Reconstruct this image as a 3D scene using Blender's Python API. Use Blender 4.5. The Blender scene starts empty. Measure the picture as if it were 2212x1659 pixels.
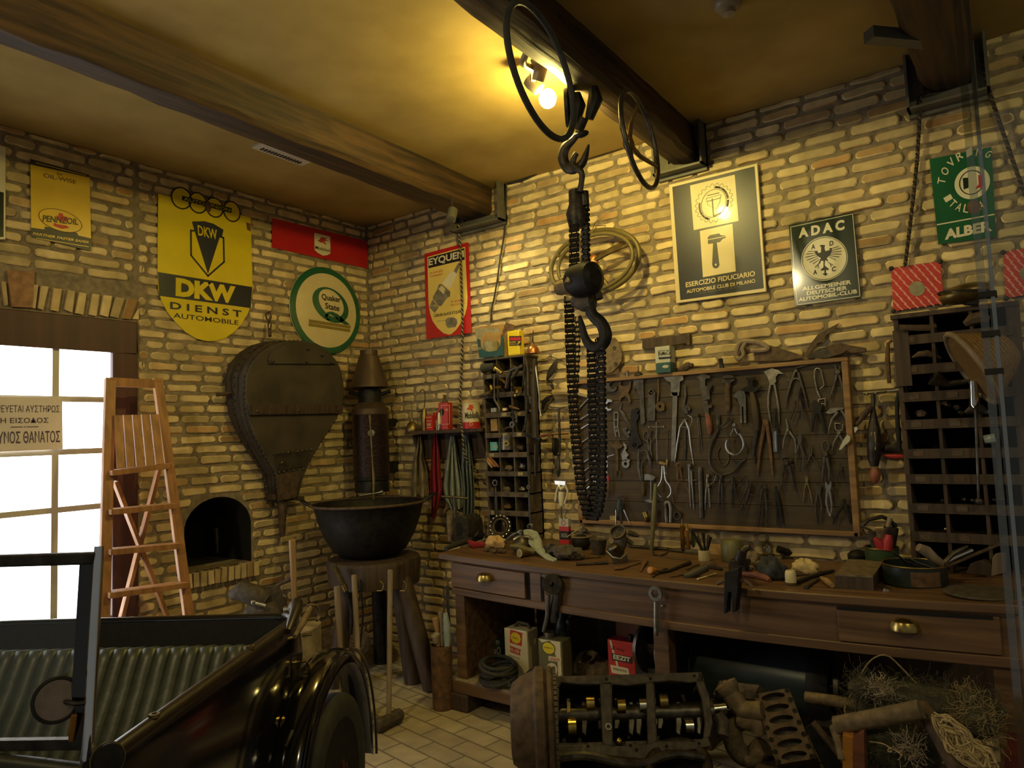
import bpy,bmesh,math,random
from mathutils import Vector as V,Matrix,Euler
R=math.radians;PI=math.pi;rnd=random.Random(7)
SC=bpy.context.scene;COL=SC.collection
F=1524.0;YAW,PITCH,ROLL=.6363,.0721,-.03845
CAM=V((0,0,1.6))
_f=V((-math.sin(YAW),math.cos(YAW),0));_r=V((math.cos(YAW),math.sin(YAW),0));_u=V((0,0,1))
_f2=_f*math.cos(PITCH)+_u*math.sin(PITCH);_u2=_u*math.cos(PITCH)-_f*math.sin(PITCH)
CR=_r*math.cos(ROLL)+_u2*math.sin(ROLL);CU=_u2*math.cos(ROLL)-_r*math.sin(ROLL);CF=_f2
def ray(px,py):return CR*((px-1106)/F)-CU*((py-829.5)/F)+CF
def W(px,py,y=4.0):d=ray(px,py);return CAM+d*(y/d.y)
def L(px,py,x=-4.42):d=ray(px,py);return CAM+d*(x/d.x)
def H(px,py,z):d=ray(px,py);return CAM+d*((z-1.6)/d.z)
def D(px,py,dep):return CAM+ray(px,py)*dep
def zat(x,y,py):
 a=V((x,y,0))-CAM;k=(py-829.5)/F
 return-(a.dot(CU)+k*a.dot(CF))/(CU.z+k*CF.z)
cd=bpy.data.cameras.new('camera');co=bpy.data.objects.new('camera',cd);COL.objects.link(co)
cd.sensor_width=36;cd.lens=F/2212*36;cd.clip_start=.05;cd.clip_end=60
m=Matrix((CR,CU,-CF)).transposed().to_4x4();m.translation=CAM;co.matrix_world=m;SC.camera=co
M={}
def _nodes(name):
 m=bpy.data.materials.new(name);m.use_nodes=True;nt=m.node_tree
 return m,nt,nt.nodes['Principled BSDF'],nt.nodes,nt.links
def mk(name,c,rough=.55,metal=0,var=.3,scale=9,bump=.0,c2=None,coat=0,stretch=None,detail=5,spec=None,island=0):
 m,nt,b,N,K=_nodes(name)
 b.inputs['Roughness'].default_value=rough;b.inputs['Metallic'].default_value=metal
 if coat:b.inputs['Coat Weight'].default_value=coat;b.inputs['Coat Roughness'].default_value=.08
 if spec is not None:b.inputs['Specular IOR Level'].default_value=spec
 tc=N.new('ShaderNodeTexCoord');mp=N.new('ShaderNodeMapping');K.new(tc.outputs['Object'],mp.inputs[0])
 if stretch:mp.inputs['Scale'].default_value=stretch
 nz=N.new('ShaderNodeTexNoise');nz.inputs['Scale'].default_value=scale;nz.inputs['Detail'].default_value=detail
 K.new(mp.outputs[0],nz.inputs[0])
 cr=N.new('ShaderNodeValToRGB');e=cr.color_ramp.elements
 c2=c2 or tuple(x*(1-var)for x in c);c3=tuple(min(1,x*(1+var*.5))for x in c)
 e[0].position=.33;e[0].color=(*c2,1);e[1].position=.68;e[1].color=(*c3,1)
 K.new(nz.outputs[0],cr.inputs[0]);out=cr.outputs[0]
 if island:
  g=N.new('ShaderNodeNewGeometry');hs=N.new('ShaderNodeHueSaturation');mr=N.new('ShaderNodeMapRange')
  mr.inputs[3].default_value=1-island;mr.inputs[4].default_value=1+island
  K.new(g.outputs['Random Per Island'],mr.inputs[0]);K.new(mr.outputs[0],hs.inputs['Value']);K.new(out,hs.inputs['Color']);out=hs.outputs[0]
  ml=N.new('ShaderNodeMath');ml.operation='MULTIPLY';ml.inputs[1].default_value=17.3;fr=N.new('ShaderNodeMath');fr.operation='FRACT';K.new(g.outputs['Random Per Island'],ml.inputs[0]);K.new(ml.outputs[0],fr.inputs[0])
  r2=N.new('ShaderNodeValToRGB');r2.color_ramp.elements[0].position=.8;r2.color_ramp.elements[0].color=(1,1,1,1);r2.color_ramp.elements[1].position=1;r2.color_ramp.elements[1].color=(.72,.52,.38,1);K.new(fr.outputs[0],r2.inputs[0])
  mm=N.new('ShaderNodeMix');mm.data_type='RGBA';mm.blend_type='MULTIPLY';mm.inputs[0].default_value=1;K.new(out,mm.inputs[6]);K.new(r2.outputs[0],mm.inputs[7]);out=mm.outputs[2]
 K.new(out,b.inputs['Base Color'])
 if bump:
  bp=N.new('ShaderNodeBump');bp.inputs['Strength'].default_value=bump;bp.inputs['Distance'].default_value=.01
  K.new(nz.outputs[0],bp.inputs['Height']);K.new(bp.outputs[0],b.inputs['Normal'])
 M[name]=m;return m
def emit(name,c,s):
 m,nt,b,N,K=_nodes(name);b.inputs['Base Color'].default_value=(*c,1)
 b.inputs['Emission Color'].default_value=(*c,1);b.inputs['Emission Strength'].default_value=s;M[name]=m
def glass(name,c,rough=.02,alpha=.1):
 m,nt,b,N,K=_nodes(name);t=N.new('ShaderNodeBsdfTransparent');t.inputs[0].default_value=(*c,1)
 g=N.new('ShaderNodeBsdfGlossy');g.inputs['Roughness'].default_value=rough;x=N.new('ShaderNodeMixShader');x.inputs[0].default_value=alpha
 K.new(t.outputs[0],x.inputs[1]);K.new(g.outputs[0],x.inputs[2]);K.new(x.outputs[0],N['Material Output'].inputs[0]);N.remove(b);M[name]=m
def wood(name,c,c2,rough=.6,axis=0,fine=14,bump=.25):
 st=[16,16,16];st[axis]=.8
 return mk(name,c,rough,0,scale=fine/7,c2=c2,bump=bump,stretch=st,detail=8)
mk('brick',(.62,.49,.255),.85,c2=(.45,.345,.17),scale=9,bump=.5,island=.3)
mk('brick_orange',(.36,.2,.1),.85,scale=30,bump=.4)
mk('mortar',(.27,.215,.14),.95,scale=25,bump=.5,var=.35)
mk('plaster',(.42,.295,.09),.9,c2=(.33,.22,.06),scale=2.2,bump=.06)
mk('joint',(.12,.11,.10),.9,scale=18,bump=.3)
wood('beam',(.085,.043,.013),(.018,.010,.005),.7,1,12,.6)
wood('bench',(.17,.092,.044),(.08,.042,.02),.45,0,12,.2)
wood('board',(.058,.036,.015),(.036,.024,.011),.6,0,14,.25)
wood('oak',(.30,.165,.06),(.17,.09,.035),.5,0,14,.15)
wood('ladderwood',(.40,.19,.07),(.25,.115,.04),.5,2,14,.15)
wood('darkwood',(.075,.045,.026),(.035,.022,.014),.7,2,14,.3)
wood('rack',(.115,.085,.055),(.06,.045,.03),.75,0,12,.2)
wood('handle',(.42,.26,.12),(.27,.16,.07),.5,2,10,.1)
wood('greyhandle',(.29,.22,.15),(.18,.13,.085),.65,2,10,.2)
wood('redhandle',(.25,.085,.04),(.14,.05,.03),.45,0,10,.1)
wood('doorpaint',(.075,.026,.022),(.05,.018,.016),.5,2,8,.05)
wood('palewood',(.62,.50,.27),(.48,.36,.18),.6,0,9,.05)
mk('iron',(.07,.06,.05),.5,.75,scale=30,var=.5,bump=.2)
mk('black_iron',(.022,.02,.019),.55,.5,scale=25,var=.5,bump=.2)
mk('dark_steel',(.12,.105,.085),.42,.85,scale=30,var=.45,bump=.1)
mk('steel',(.27,.25,.205),.36,.9,scale=30,var=.35,bump=.05)
mk('bright_steel',(.62,.60,.54),.25,1,scale=30,var=.2)
mk('chrome',(.75,.76,.78),.12,1,scale=9,var=.1)
mk('rust',(.19,.10,.045),.8,.25,scale=28,c2=(.09,.05,.028),bump=.4)
mk('rust_brown',(.13,.085,.05),.75,.3,scale=30,c2=(.07,.045,.028),bump=.3)
mk('cast',(.105,.085,.062),.7,.35,scale=40,var=.4,bump=.35)
mk('cast_tan',(.21,.15,.085),.75,.2,scale=34,var=.4,bump=.35)
mk('brass',(.55,.40,.12),.3,1,scale=20,var=.35)
mk('olive_rim',(.17,.135,.045),.45,.2,scale=9,var=.3)
mk('old_brass',(.30,.22,.08),.42,.9,scale=20,var=.4)
mk('copper',(.50,.21,.08),.36,.85,scale=20,var=.3)
mk('rimtrim',(.030,.021,.013),.35,scale=9,var=.3)
mk('carpaint',(.006,.006,.007),.12,0,scale=3,var=.2,coat=.8)
mk('leather',(.055,.062,.042),.42,0,scale=40,var=.25,bump=.12)
mk('blackcloth',(.012,.012,.013),.8,scale=40,var=.3,bump=.1)
mk('rubber',(.035,.034,.03),.75,scale=30,var=.3,bump=.1)
mk('maroon',(.12,.02,.022),.4,scale=10,var=.2)
mk('mirrorback',(.40,.31,.24),.5,.0,scale=50,var=.15)
mk('en_yellow',(.74,.58,.02),.22,scale=5,var=.08,coat=.5)
mk('en_yellow2',(.78,.52,.03),.25,scale=4,var=.12,coat=.4)
mk('en_black',(.015,.015,.016),.4,scale=5,var=.2,coat=.05)
mk('en_navy',(.012,.015,.03),.38,scale=5,var=.4,coat=.06)
mk('en_green',(.012,.11,.045),.25,scale=5,var=.2,coat=.5)
mk('en_dgreen',(.016,.028,.016),.22,scale=5,var=.2,coat=.6)
mk('en_red',(.53,.016,.02),.3,scale=5,var=.12,coat=.3)
mk('en_white',(.78,.72,.52),.2,scale=6,var=.08,coat=.5)
mk('en_cream',(.72,.60,.32),.35,scale=5,var=.1,coat=.2)
mk('en_gold',(.28,.20,.04),.4,scale=5,var=.15)
mk('ink_brown',(.13,.045,.02),.5,scale=9,var=.2)
mk('ink_red',(.55,.05,.03),.5,scale=9,var=.2)
mk('ink_purple',(.10,.065,.12),.5,scale=9,var=.2)
mk('sign_pale',(.86,.78,.70),.3,scale=4,var=.08,coat=.4)
mk('poster_yellow',(.80,.60,.16),.45,scale=4,var=.12)
mk('grey_ink',(.23,.20,.15),.5,scale=25,var=.4)
mk('paper_red',(.56,.045,.045),.7,scale=12,var=.15)
mk('paper_mark',(.80,.36,.28),.7,scale=12,var=.15)
mk('paper_grey',(.33,.29,.18),.8,scale=16,var=.4)
mk('label_tan',(.38,.30,.15),.8,scale=30,var=.4)
mk('cardboard',(.40,.24,.085),.8,scale=14,var=.2)
mk('box_teal',(.022,.085,.095),.5,scale=12,var=.3)
mk('box_pale',(.50,.50,.42),.55,scale=12,var=.15)
mk('box_cyan',(.10,.42,.46),.5,scale=12,var=.1)
mk('can_yellow',(.83,.63,.02),.3,scale=8,var=.06)
mk('can_red',(.50,.03,.025),.35,scale=8,var=.15)
mk('can_cream',(.72,.62,.36),.35,scale=8,var=.12)
mk('can_green',(.045,.085,.03),.4,scale=9,var=.3)
mk('can_black',(.014,.017,.016),.35,scale=9,var=.3)
mk('can_teal',(.022,.031,.030),.35,.2,scale=9,var=.3)
mk('can_olive',(.16,.145,.06),.45,scale=8,var=.2)
mk('cyan_grey',(.35,.42,.42),.7,scale=20,var=.2)
mk('cloth_red',(.33,.02,.03),.9,scale=50,var=.25,bump=.2)
mk('cloth_grey',(.33,.36,.31),.95,scale=45,var=.2,bump=.2)
mk('cloth_blue',(.21,.25,.26),.95,scale=45,var=.25,bump=.2)
mk('cloth_tan',(.31,.245,.13),.95,scale=14,c2=(.15,.11,.06),bump=.2)
mk('cloth_orange',(.62,.40,.17),.95,scale=40,var=.25,bump=.3)
mk('cloth_slate',(.05,.052,.062),.95,scale=40,var=.35,bump=.3)
mk('cotton',(.62,.47,.24),.95,scale=40,var=.3,bump=.3)
mk('cottonwhite',(.36,.29,.21),.95,scale=30,var=.3,bump=.3)
mk('wool',(.085,.078,.05),.95,scale=40,var=.4,bump=.3)
mk('stone',(.36,.29,.18),.9,scale=14,c2=(.2,.16,.1),bump=.4)
mk('soot_and_shade',(.008,.008,.008),.95,scale=9,var=.3)  # niche soot, and the black painted as shade in gaps and holes
mk('plastic_white',(.62,.58,.48),.4,scale=9,var=.05)
mk('channel',(.125,.118,.095),.5,.2,scale=12,var=.2)
mk('porcelain',(.30,.24,.15),.4,scale=9,var=.2)
mk('heater',(.055,.032,.03),.35,.6,scale=60,var=.4,bump=.35)
mk('cone',(.105,.07,.045),.5,.5,scale=10,var=.3)
mk('wicker',(.23,.135,.045),.6,scale=60,var=.3,bump=.3)
mk('stopple',(.30,.22,.10),.7,scale=40,var=.4,bump=.3)
mk('bellows_board',(.072,.055,.034),.7,scale=5,c2=(.04,.032,.02),bump=.15)
mk('bellows_leather',(.045,.034,.024),.55,scale=16,var=.4,bump=.3)
mk('rope_black',(.018,.015,.012),.7,scale=50,var=.3)
mk('redplastic',(.45,.03,.04),.35,scale=9,var=.2)
mk('orangewood',(.48,.20,.03),.45,scale=6,var=.25)
glass('glass',(.93,.95,.92),.02,.06)
glass('glass_edge',(.80,.83,.78),.05,.14)
glass('glass_rod',(.62,.66,.62),.08,.4)
glass('jarglass',(.62,.62,.45),.05,.25)
emit('daylight_pane',(.93,.96,1.0),3.6)
emit('bulb',(1.0,.80,.22),620.0)
emit('spotface',(1.0,.90,.60),30.0)
def frame_of(n,up=None):
 n=n.normalized();up=up or(V((0,0,1))if abs(n.z)<.9 else V((1,0,0)))
 a=up.cross(n).normalized();return a,n.cross(a).normalized(),n
class MB:
 def __init__(s):s.v=[];s.f=[]
 def add(s,vs,fs):
  b=len(s.v);s.v+=[V(x)for x in vs];s.f+=[tuple(b+i for i in f)for f in fs];return s
 def box(s,c,d,rot=None):
  c=V(c);h=[x/2 for x in d];vs=[]
  for i in range(8):
   p=V((h[0]*(1 if i&1 else-1),h[1]*(1 if i&2 else-1),h[2]*(1 if i&4 else-1)))
   if rot is not None:p=rot@p
   vs.append(c+p)
  return s.add(vs,[(0,2,3,1),(4,5,7,6),(0,1,5,4),(2,6,7,3),(0,4,6,2),(1,3,7,5)])
 def bb(s,a,b):a,b=V(a),V(b);return s.box((a+b)/2,[abs(x)for x in(b-a)])
 def bar(s,a,b,w,t,up=None):
  a,b=V(a),V(b);x,y,n=frame_of(b-a,up);rot=Matrix((x,y,n)).transposed()
  return s.box((a+b)/2,(w,t,(b-a).length),rot)
 def prism(s,pts,vec):
  pts=[V(p)for p in pts];n=len(pts);vec=V(vec)
  nm=V((0,0,0))
  for i in range(n):nm+=pts[i].cross(pts[(i+1)%n])
  if nm.dot(vec)>0:pts=pts[::-1]
  return s.add(pts+[p+vec for p in pts],[tuple(range(n)),tuple(range(2*n-1,n-1,-1))]+[(i,n+i,n+(i+1)%n,(i+1)%n)for i in range(n)])
 def tube(s,pts,r,n=8,closed=False,flat=None,k=1.0):
  pts=[V(p)for p in pts];m=len(pts);rr=r if isinstance(r,(list,tuple))else[r]*m
  base=len(s.v);prev=None;vs=[]
  for i in range(m):
   if closed:t=pts[(i+1)%m]-pts[i-1]
   else:t=pts[min(i+1,m-1)]-pts[max(i-1,0)]
   if t.length<1e-9:t=V((0,0,1))
   t.normalize()
   if flat is not None:
    b=flat.normalized();a=t.cross(b)
    a=a.normalized()if a.length>1e-6 else frame_of(t)[0];b=a.cross(t)if flat.dot(a.cross(t))>0 else t.cross(a)
   else:
    if prev is None:a=frame_of(t)[0]
    else:
     a=prev-t*prev.dot(t);a=a.normalized()if a.length>1e-6 else frame_of(t)[0]
    b=t.cross(a);prev=a
   for j in range(n):
    q=2*PI*j/n;vs.append(pts[i]+(a*math.cos(q)+b*math.sin(q)*k)*rr[i])
  fs=[]
  for i in range(m if closed else m-1):
   for j in range(n):
    i2=(i+1)%m;fs.append((i*n+j,i*n+(j+1)%n,i2*n+(j+1)%n,i2*n+j))
  if not closed:fs+=[tuple(range(n-1,-1,-1)),tuple((m-1)*n+j for j in range(n))]
  return s.add(vs,fs)
 def cyl(s,a,b,r,r2=None,n=16):return s.tube([a,b],[r,r if r2 is None else r2],n)
 def lathe(s,o,ax,prof,n=24,a0=0,a1=2*PI,up=None):
  lp=tuple(prof[0])==tuple(prof[-1])
  o=V(o);x,y,z=frame_of(V(ax),up);full=abs(a1-a0-2*PI)<1e-6;c=n if full else n+1;vs=[]
  for r,h in prof:
   for j in range(c):
    q=a0+(a1-a0)*j/n;vs.append(o+(x*math.cos(q)+y*math.sin(q))*r+z*h)
  fs=[]
  for i in range(len(prof)-1):
   for j in range(n):
    j2=(j+1)%c
    q=(i*c+j,i*c+j2,(i+1)*c+j2,(i+1)*c+j);fs.append(q)
  if full and not lp:
   if prof[0][0]>1e-6:fs.append(tuple(range(c-1,-1,-1)))
   if prof[-1][0]>1e-6:fs.append(tuple((len(prof)-1)*c+j for j in range(c)))
  return s.add(vs,fs)
 def ring(s,o,ax,ro,ri,t,n=24):
  return s.lathe(o,ax,[(ri,-t/2),(ro,-t/2),(ro,t/2),(ri,t/2),(ri,-t/2)],n)
 def torus(s,o,ax,rad,r,n=32,k=8,sx=1.0):
  x,y,z=frame_of(V(ax));o=V(o)
  return s.tube([o+(x*math.cos(2*PI*i/n)*sx+y*math.sin(2*PI*i/n))*rad for i in range(n)],r,k,True)
 def ball(s,o,r,sc=(1,1,1),n=12,rot=None,jit=0,seed=1):
  rr=random.Random(seed);o=V(o);vs=[];m=max(4,n//2)
  for i in range(m+1):
   for j in range(n):
    th=PI*i/m;ph=2*PI*j/n;q=r*(1+(rr.random()-.5)*jit)
    p=V((math.sin(th)*math.cos(ph)*sc[0],math.sin(th)*math.sin(ph)*sc[1],math.cos(th)*sc[2]))*q
    vs.append(o+(rot@p if rot is not None else p))
  fs=[(i*n+j,(i+1)*n+j,(i+1)*n+(j+1)%n,i*n+(j+1)%n)for i in range(m)for j in range(n)]
  return s.add(vs,fs)
 def grid(s,fn,nu,nv,th=None):
  vs=[V(fn(i/nu,j/nv))for i in range(nu+1)for j in range(nv+1)];c=nv+1
  fs=[(i*c+j,(i+1)*c+j,(i+1)*c+j+1,i*c+j+1)for i in range(nu)for j in range(nv)]
  if th is None:return s.add(vs,fs)
  th=V(th);k=len(vs);f2=[tuple(k+q for q in f[::-1])for f in fs];e=[]
  for i in range(nu):e+=[(i*c,(i+1)*c,k+(i+1)*c,k+i*c),((i+1)*c+nv,i*c+nv,k+i*c+nv,k+(i+1)*c+nv)]
  for j in range(nv):e+=[(j+1,j,k+j,k+j+1),(nu*c+j,nu*c+j+1,k+nu*c+j+1,k+nu*c+j)]
  return s.add(vs+[v+th for v in vs],fs+f2+e)
 def build(s,name,mat,parent=None,smooth=38,bevel=0,base=None):
  me=bpy.data.meshes.new(name)
  if parent is None and base is None:
   lo=V([min(v[i]for v in s.v)for i in range(3)]);hi=V([max(v[i]for v in s.v)for i in range(3)]);base=V(((lo.x+hi.x)/2,(lo.y+hi.y)/2,lo.z))
  o0=V(base)if base is not None and parent is None else V((0,0,0))
  me.from_pydata([v-o0 for v in s.v],[],s.f);me.validate()
  bm=bmesh.new();bm.from_mesh(me);bmesh.ops.remove_doubles(bm,verts=bm.verts,dist=1e-6);bmesh.ops.recalc_face_normals(bm,faces=bm.faces);bm.to_mesh(me);bm.free()
  if smooth:
   me.polygons.foreach_set('use_smooth',[True]*len(me.polygons));me.set_sharp_from_angle(angle=R(smooth))
  me.materials.append(M[mat]);o=bpy.data.objects.new(name,me);COL.objects.link(o);o.location=o0
  if parent is not None:put(o,parent)
  if bevel:
   b=o.modifiers.new('bevel','BEVEL');b.width=bevel;b.segments=2;b.limit_method='ANGLE';b.angle_limit=R(40)
  return o
def put(o,parent):o.parent=parent;o.matrix_parent_inverse=Matrix.Translation(-wloc(parent))
def wloc(o):return V(o.location)if o.parent is None else V((0,0,0))
def tag(o,label,cat,group=None,kind=None):
 o['label']=label;o['category']=cat
 if group:o['group']=group
 if kind:o['kind']=kind
 return o
def thing(name,label,cat,loc,group=None):
 o=bpy.data.objects.new(name,None);COL.objects.link(o);o.location=V(loc);o.empty_display_size=.05
 return tag(o,label,cat,group)
def struct(mb,name,mat,parent=None,**k):
 o=mb.build(name,mat,parent,**k)
 if parent is None:o['kind']='structure'
 return o
def dup(root,dloc,label=None,rot=None):
 c=root.copy();COL.objects.link(c);c.location=V(root.location)+V(dloc)
 if rot is not None:c.rotation_euler=rot
 if label:c['label']=label
 def rec(a,b):
  for ch in list(a.children):
   if ch.name.startswith('__'):continue
   d=ch.copy();COL.objects.link(d);d.parent=b;d.matrix_parent_inverse=ch.matrix_parent_inverse.copy();rec(ch,d)
 rec(root,c);return c
def text(body,o,u,v,w,h,mat,parent,name='lettering',bold=0,shear=0,th=.0012,mb=None):
 cu=bpy.data.curves.new('t','FONT');cu.body=body;cu.size=1;cu.offset=bold;cu.shear=shear;cu.resolution_u=3
 ob=bpy.data.objects.new('t',cu);COL.objects.link(ob);dg=bpy.context.evaluated_depsgraph_get();dg.update()
 me=bpy.data.meshes.new_from_object(ob.evaluated_get(dg));bpy.data.objects.remove(ob);bpy.data.curves.remove(cu)
 vs=[p.co.copy()for p in me.vertices];fs=[tuple(p.vertices)for p in me.polygons];bpy.data.meshes.remove(me)
 x0=min(p.x for p in vs);x1=max(p.x for p in vs);y0=min(p.y for p in vs);y1=max(p.y for p in vs)
 u,v=V(u),V(v);n=u.cross(v).normalized()*th;o=V(o)
 pts=[o+u*((p.x-x0)/(x1-x0)*w)+v*((p.y-y0)/(y1-y0)*h)+n for p in vs]
 if mb is not None:mb.add(pts,fs);return mb
 return MB().add(pts,fs).build(name,mat,parent,smooth=0)
def smoothpts(pts,k=4):
 pts=[V(p)for p in pts];out=[]
 for i in range(len(pts)-1):
  p0,p1,p2,p3=pts[max(i-1,0)],pts[i],pts[i+1],pts[min(i+2,len(pts)-1)]
  for j in range(k):
   t=j/k;out.append(.5*((2*p1)+(p2-p0)*t+(2*p0-5*p1+4*p2-p3)*t*t+(3*p1-p0-3*p2+p3)*t**3))
 out.append(pts[-1]);return out
class Surf:
 def __init__(s,kind,off):s.k,s.off=kind,off
 def __call__(s,px,py,e=0):return W(px,py,4.0-s.off-e)if s.k=='B' else L(px,py,-4.42+s.off+e)
 def n(s):return V((0,-1,0))if s.k=='B' else V((1,0,0))
 def at(s,e):return Surf(s.k,s.off+e)
def plate(sf,pts,t,mb=None):mb=mb or MB();return mb.prism([sf(*p)for p in pts],sf.n()*t)
def ptext(body,sf,ll,lr,ul,mat,parent,name='lettering',bold=0,shear=0,mb=None):
 o=sf(*ll);a=sf(*lr)-o;b=sf(*ul)-o
 return text(body,o,a.normalized(),b.normalized(),a.length,b.length,mat,parent,name,bold,shear,mb=mb)
def line(sf,pts,w,mb,t=.0012,closed=False):
 P=[sf(*p)for p in pts];n=sf.n();m=len(P)
 for i in range(m if closed else m-1):
  a,b=P[i],P[(i+1)%m];d=(b-a).normalized();q=d.cross(n)*w/2;e=d*w*.3
  mb.prism([a-e-q,b+e-q,b+e+q,a-e+q],n*t)
 return mb
def ell(cx,cy,rx,ry,n=40,a0=0,a1=2*PI,sk=0):return[(cx+rx*math.cos(a0+(a1-a0)*i/n),cy+ry*math.sin(a0+(a1-a0)*i/n)+sk*math.cos(a0+(a1-a0)*i/n))for i in range(n if abs(a1-a0-2*PI)<1e-6 else n+1)]
def brick(mb,fn,a0,a1,z0,z1,q,dep=.024):
 j=lambda k:(q.random()-.5)*k
 c=min(.012,(z1-z0)*.3,(a1-a0)*.3);n=3
 ol=[(a0+c+j(.006),z1+j(.006))]+[(a0+(a1-a0)*t+j(.01),z1+j(.007))for t in(.35,.68)]+[(a1-c,z1+j(.006)),(a1+j(.006),z1-c),(a1+j(.006),z0+c),(a1-c,z0+j(.006))]+[(a0+(a1-a0)*t+j(.01),z0+j(.007))for t in(.66,.33)]+[(a0+c,z0+j(.006)),(a0+j(.006),z0+c),(a0+j(.006),z1-c)]
 f=j(.010);ca,cz=(a0+a1)/2,(z0+z1)/2;ins=.0055
 fr=[fn(a+(ins if a<ca else-ins),z+(ins if z<cz else-ins),f)for a,z in ol];md=[fn(a,z,f+.006)for a,z in ol];bk=[fn(a,z,dep)for a,z in ol];m=len(ol)
 mb.add(fr+md+bk,[tuple(range(m))]+[(i,(i+1)%m,m+(i+1)%m,m+i)for i in range(m)]+[(m+i,m+(i+1)%m,2*m+(i+1)%m,2*m+i)for i in range(m)])
def courses(mb,fn,A0,A1,Z1,skip,seed):
 q=random.Random(seed);k=0;pitch=.0672
 while k*pitch+.012<Z1:
  z0=k*pitch+.012;z1=min(z0+.046,Z1-.002);a=A0-q.random()*.2;k+=1
  while a<A1:
   ln=q.choice((.21,.2,.23,.19,.245,.22,.11,.14,.17))+(q.random()-.5)*.03
   for s0,s1 in skip(max(a,A0+.004),min(a+ln,A1-.004),z0,z1):
    if s1-s0>.035:brick(mb,fn,s0,s1,z0,z1,q)
   a+=ln+.02
fb=lambda a,z,d:V((a,4.0+d,z));fl=lambda a,z,d:V((-4.42-d,a,z))
wb=struct(MB().bb((-4.62,4.011,0),(2.6,4.2,3.6)),'wall_back','mortar',smooth=0)
mb=MB();courses(mb,fb,-4.42,2.5,3.4,lambda a,b,z0,z1:[(a,b)],3);mb.build('bricks','brick',wb,smooth=30)
DY0,DY1,DZ=.55,2.108,2.385
NY0,NY1,NZ0,NZS,NZ1=2.405,2.885,.80,1.06,1.262
NC=(NY0+NY1)/2;NR=(NY1-NY0)/2
def inarch(y,z):return NY0<y<NY1 and NZ0<z and(z<NZS or((y-NC)/NR)**2+((z-NZS)/(NZ1-NZS))**2<1)
mb=MB();X0,X1=-4.64,-4.431
for a in(((X0,-2.6,0),(X1,DY0,3.6)),((X0,DY0,DZ),(X1,DY1,3.6)),((X0,DY1,0),(X1,NY0,3.6)),((X0,NY0,0),(X1,NY1,NZ0)),((X0,NY0,NZ1),(X1,NY1,3.6)),((X0,NY1,0),(X1,4.2,3.6))):mb.bb(*a)
for s in(-1,1):
 arc=[(NC+s*NR*math.cos(t),NZS+(NZ1-NZS)*math.sin(t))for t in[PI/2*i/10 for i in range(11)]]
 mb.prism([V((X1,y,z))for y,z in[(NC+s*NR,NZ1)]+arc],V((X0-X1,0,0)))
wl=struct(mb,'wall_left','mortar',smooth=0)
def skl(a,b,z0,z1):
 out=[(a,b)]
 def cut(c0,c1):
  nonlocal out;r=[]
  for s0,s1 in out:
   if s1<=c0 or s0>=c1:r.append((s0,s1))
   else:
    if s0<c0:r.append((s0,c0))
    if s1>c1:r.append((c1,s1))
  out=r
 cut(2.083,2.120)
 if z0<DZ+.02:cut(DY0-.02,DY1+.012)
 elif z0<DZ+.2:cut(DY0-.02,2.12)
 if NZ0-.12<z1 and z0<NZ1:
  if z1<NZ0+.03:cut(NY0-.02,NY1+.05)
  elif z0<NZS:cut(NY0-.014,NY1+.014)
  else:
   w=NR*math.sqrt(max(0,1-((z0-NZS)/(NZ1-NZS))**2));cut(NC-w-.014,NC+w+.014)
 return out
mb=MB();courses(mb,fl,-2.5,4.0,3.4,skl,11)
c4=lambda x,y:(x/2.989,555+y/2.989)
SL=Surf('L',-.012)
for vq in[((0,160),(30,165),(45,310),(22,318)),((205,180),(240,185),(222,335),(188,330)),((255,190),(305,195),(270,345),(235,335)),((340,205),(392,210),(370,355),(322,345)),((430,215),(475,225),(458,362),(408,342)),((505,230),(550,240),(528,375),(478,365)),((588,240),(635,245),(615,385),(565,375)),((660,250),(715,255),(690,390),(638,377)),((740,262),(795,270),(755,397),(703,385)),((820,272),(880,282),(835,404),(783,400)),((888,330),(888,405),(846,402))]:
 plate(SL,[c4(*p)for p in vq],.016+rnd.random()*.006,mb)
for k in range(1,9):
 a=1.30-k*.085;mb.box((-4.428,a,DZ+.10-.004*k),(.024,.05,.17),Euler((-.03*k,0,0)).to_matrix())
for k in range(11):
 y=NY0-.01+k*.048;mb.box((-4.412+rnd.random()*.01,y+.02,NZ0-.048),(.05,.036,.085+rnd.random()*.012),Euler((rnd.random()*.2-.1,0,0)).to_matrix())
mb.build('bricks','brick',wl,smooth=30)
plate(SL,[c4(35,90),c4(215,95),c4(200,330),c4(70,325)],.02).build('keystone','brick_orange',wl,smooth=0)
mb=MB()
ap=[(NY1-.004,NZ0)]+[(NC+(NR-.004)*math.cos(t),NZS+(NZ1-NZS-.004)*math.sin(t))for t in[PI*i/20 for i in range(21)]]+[(NY0+.004,NZ0)]
mb.grid(lambda u,v:V((-4.428-.25*v,*ap[int(round(u*22))])),22,1)
mb.bb((-5.1,NY0-.05,NZ0-.03),(-4.43,NY1+.05,NZ0-.001));mb.bb((-5.12,NY0-.05,NZ0-.03),(-5.05,NY1+.05,NZ1+.05));mb.bb((-5.1,NY0-.06,NZ0),(-4.64,NY0-.001,NZ1+.05));mb.bb((-5.1,NY1+.001,NZ0),(-4.64,NY1+.06,NZ1+.05));mb.bb((-5.1,NY0-.05,NZ1+.001),(-4.64,NY1+.05,NZ1+.05))
mb.build('niche_lining','soot_and_shade',wl,smooth=0)
m_,nt,b,N,K=_nodes('paving');M['paving']=m_
tc=N.new('ShaderNodeTexCoord');mp=N.new('ShaderNodeMapping');K.new(tc.outputs['Object'],mp.inputs[0]);mp.inputs['Rotation'].default_value=(0,0,R(9));mp.inputs['Location'].default_value=(.05,.1,0)
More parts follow.
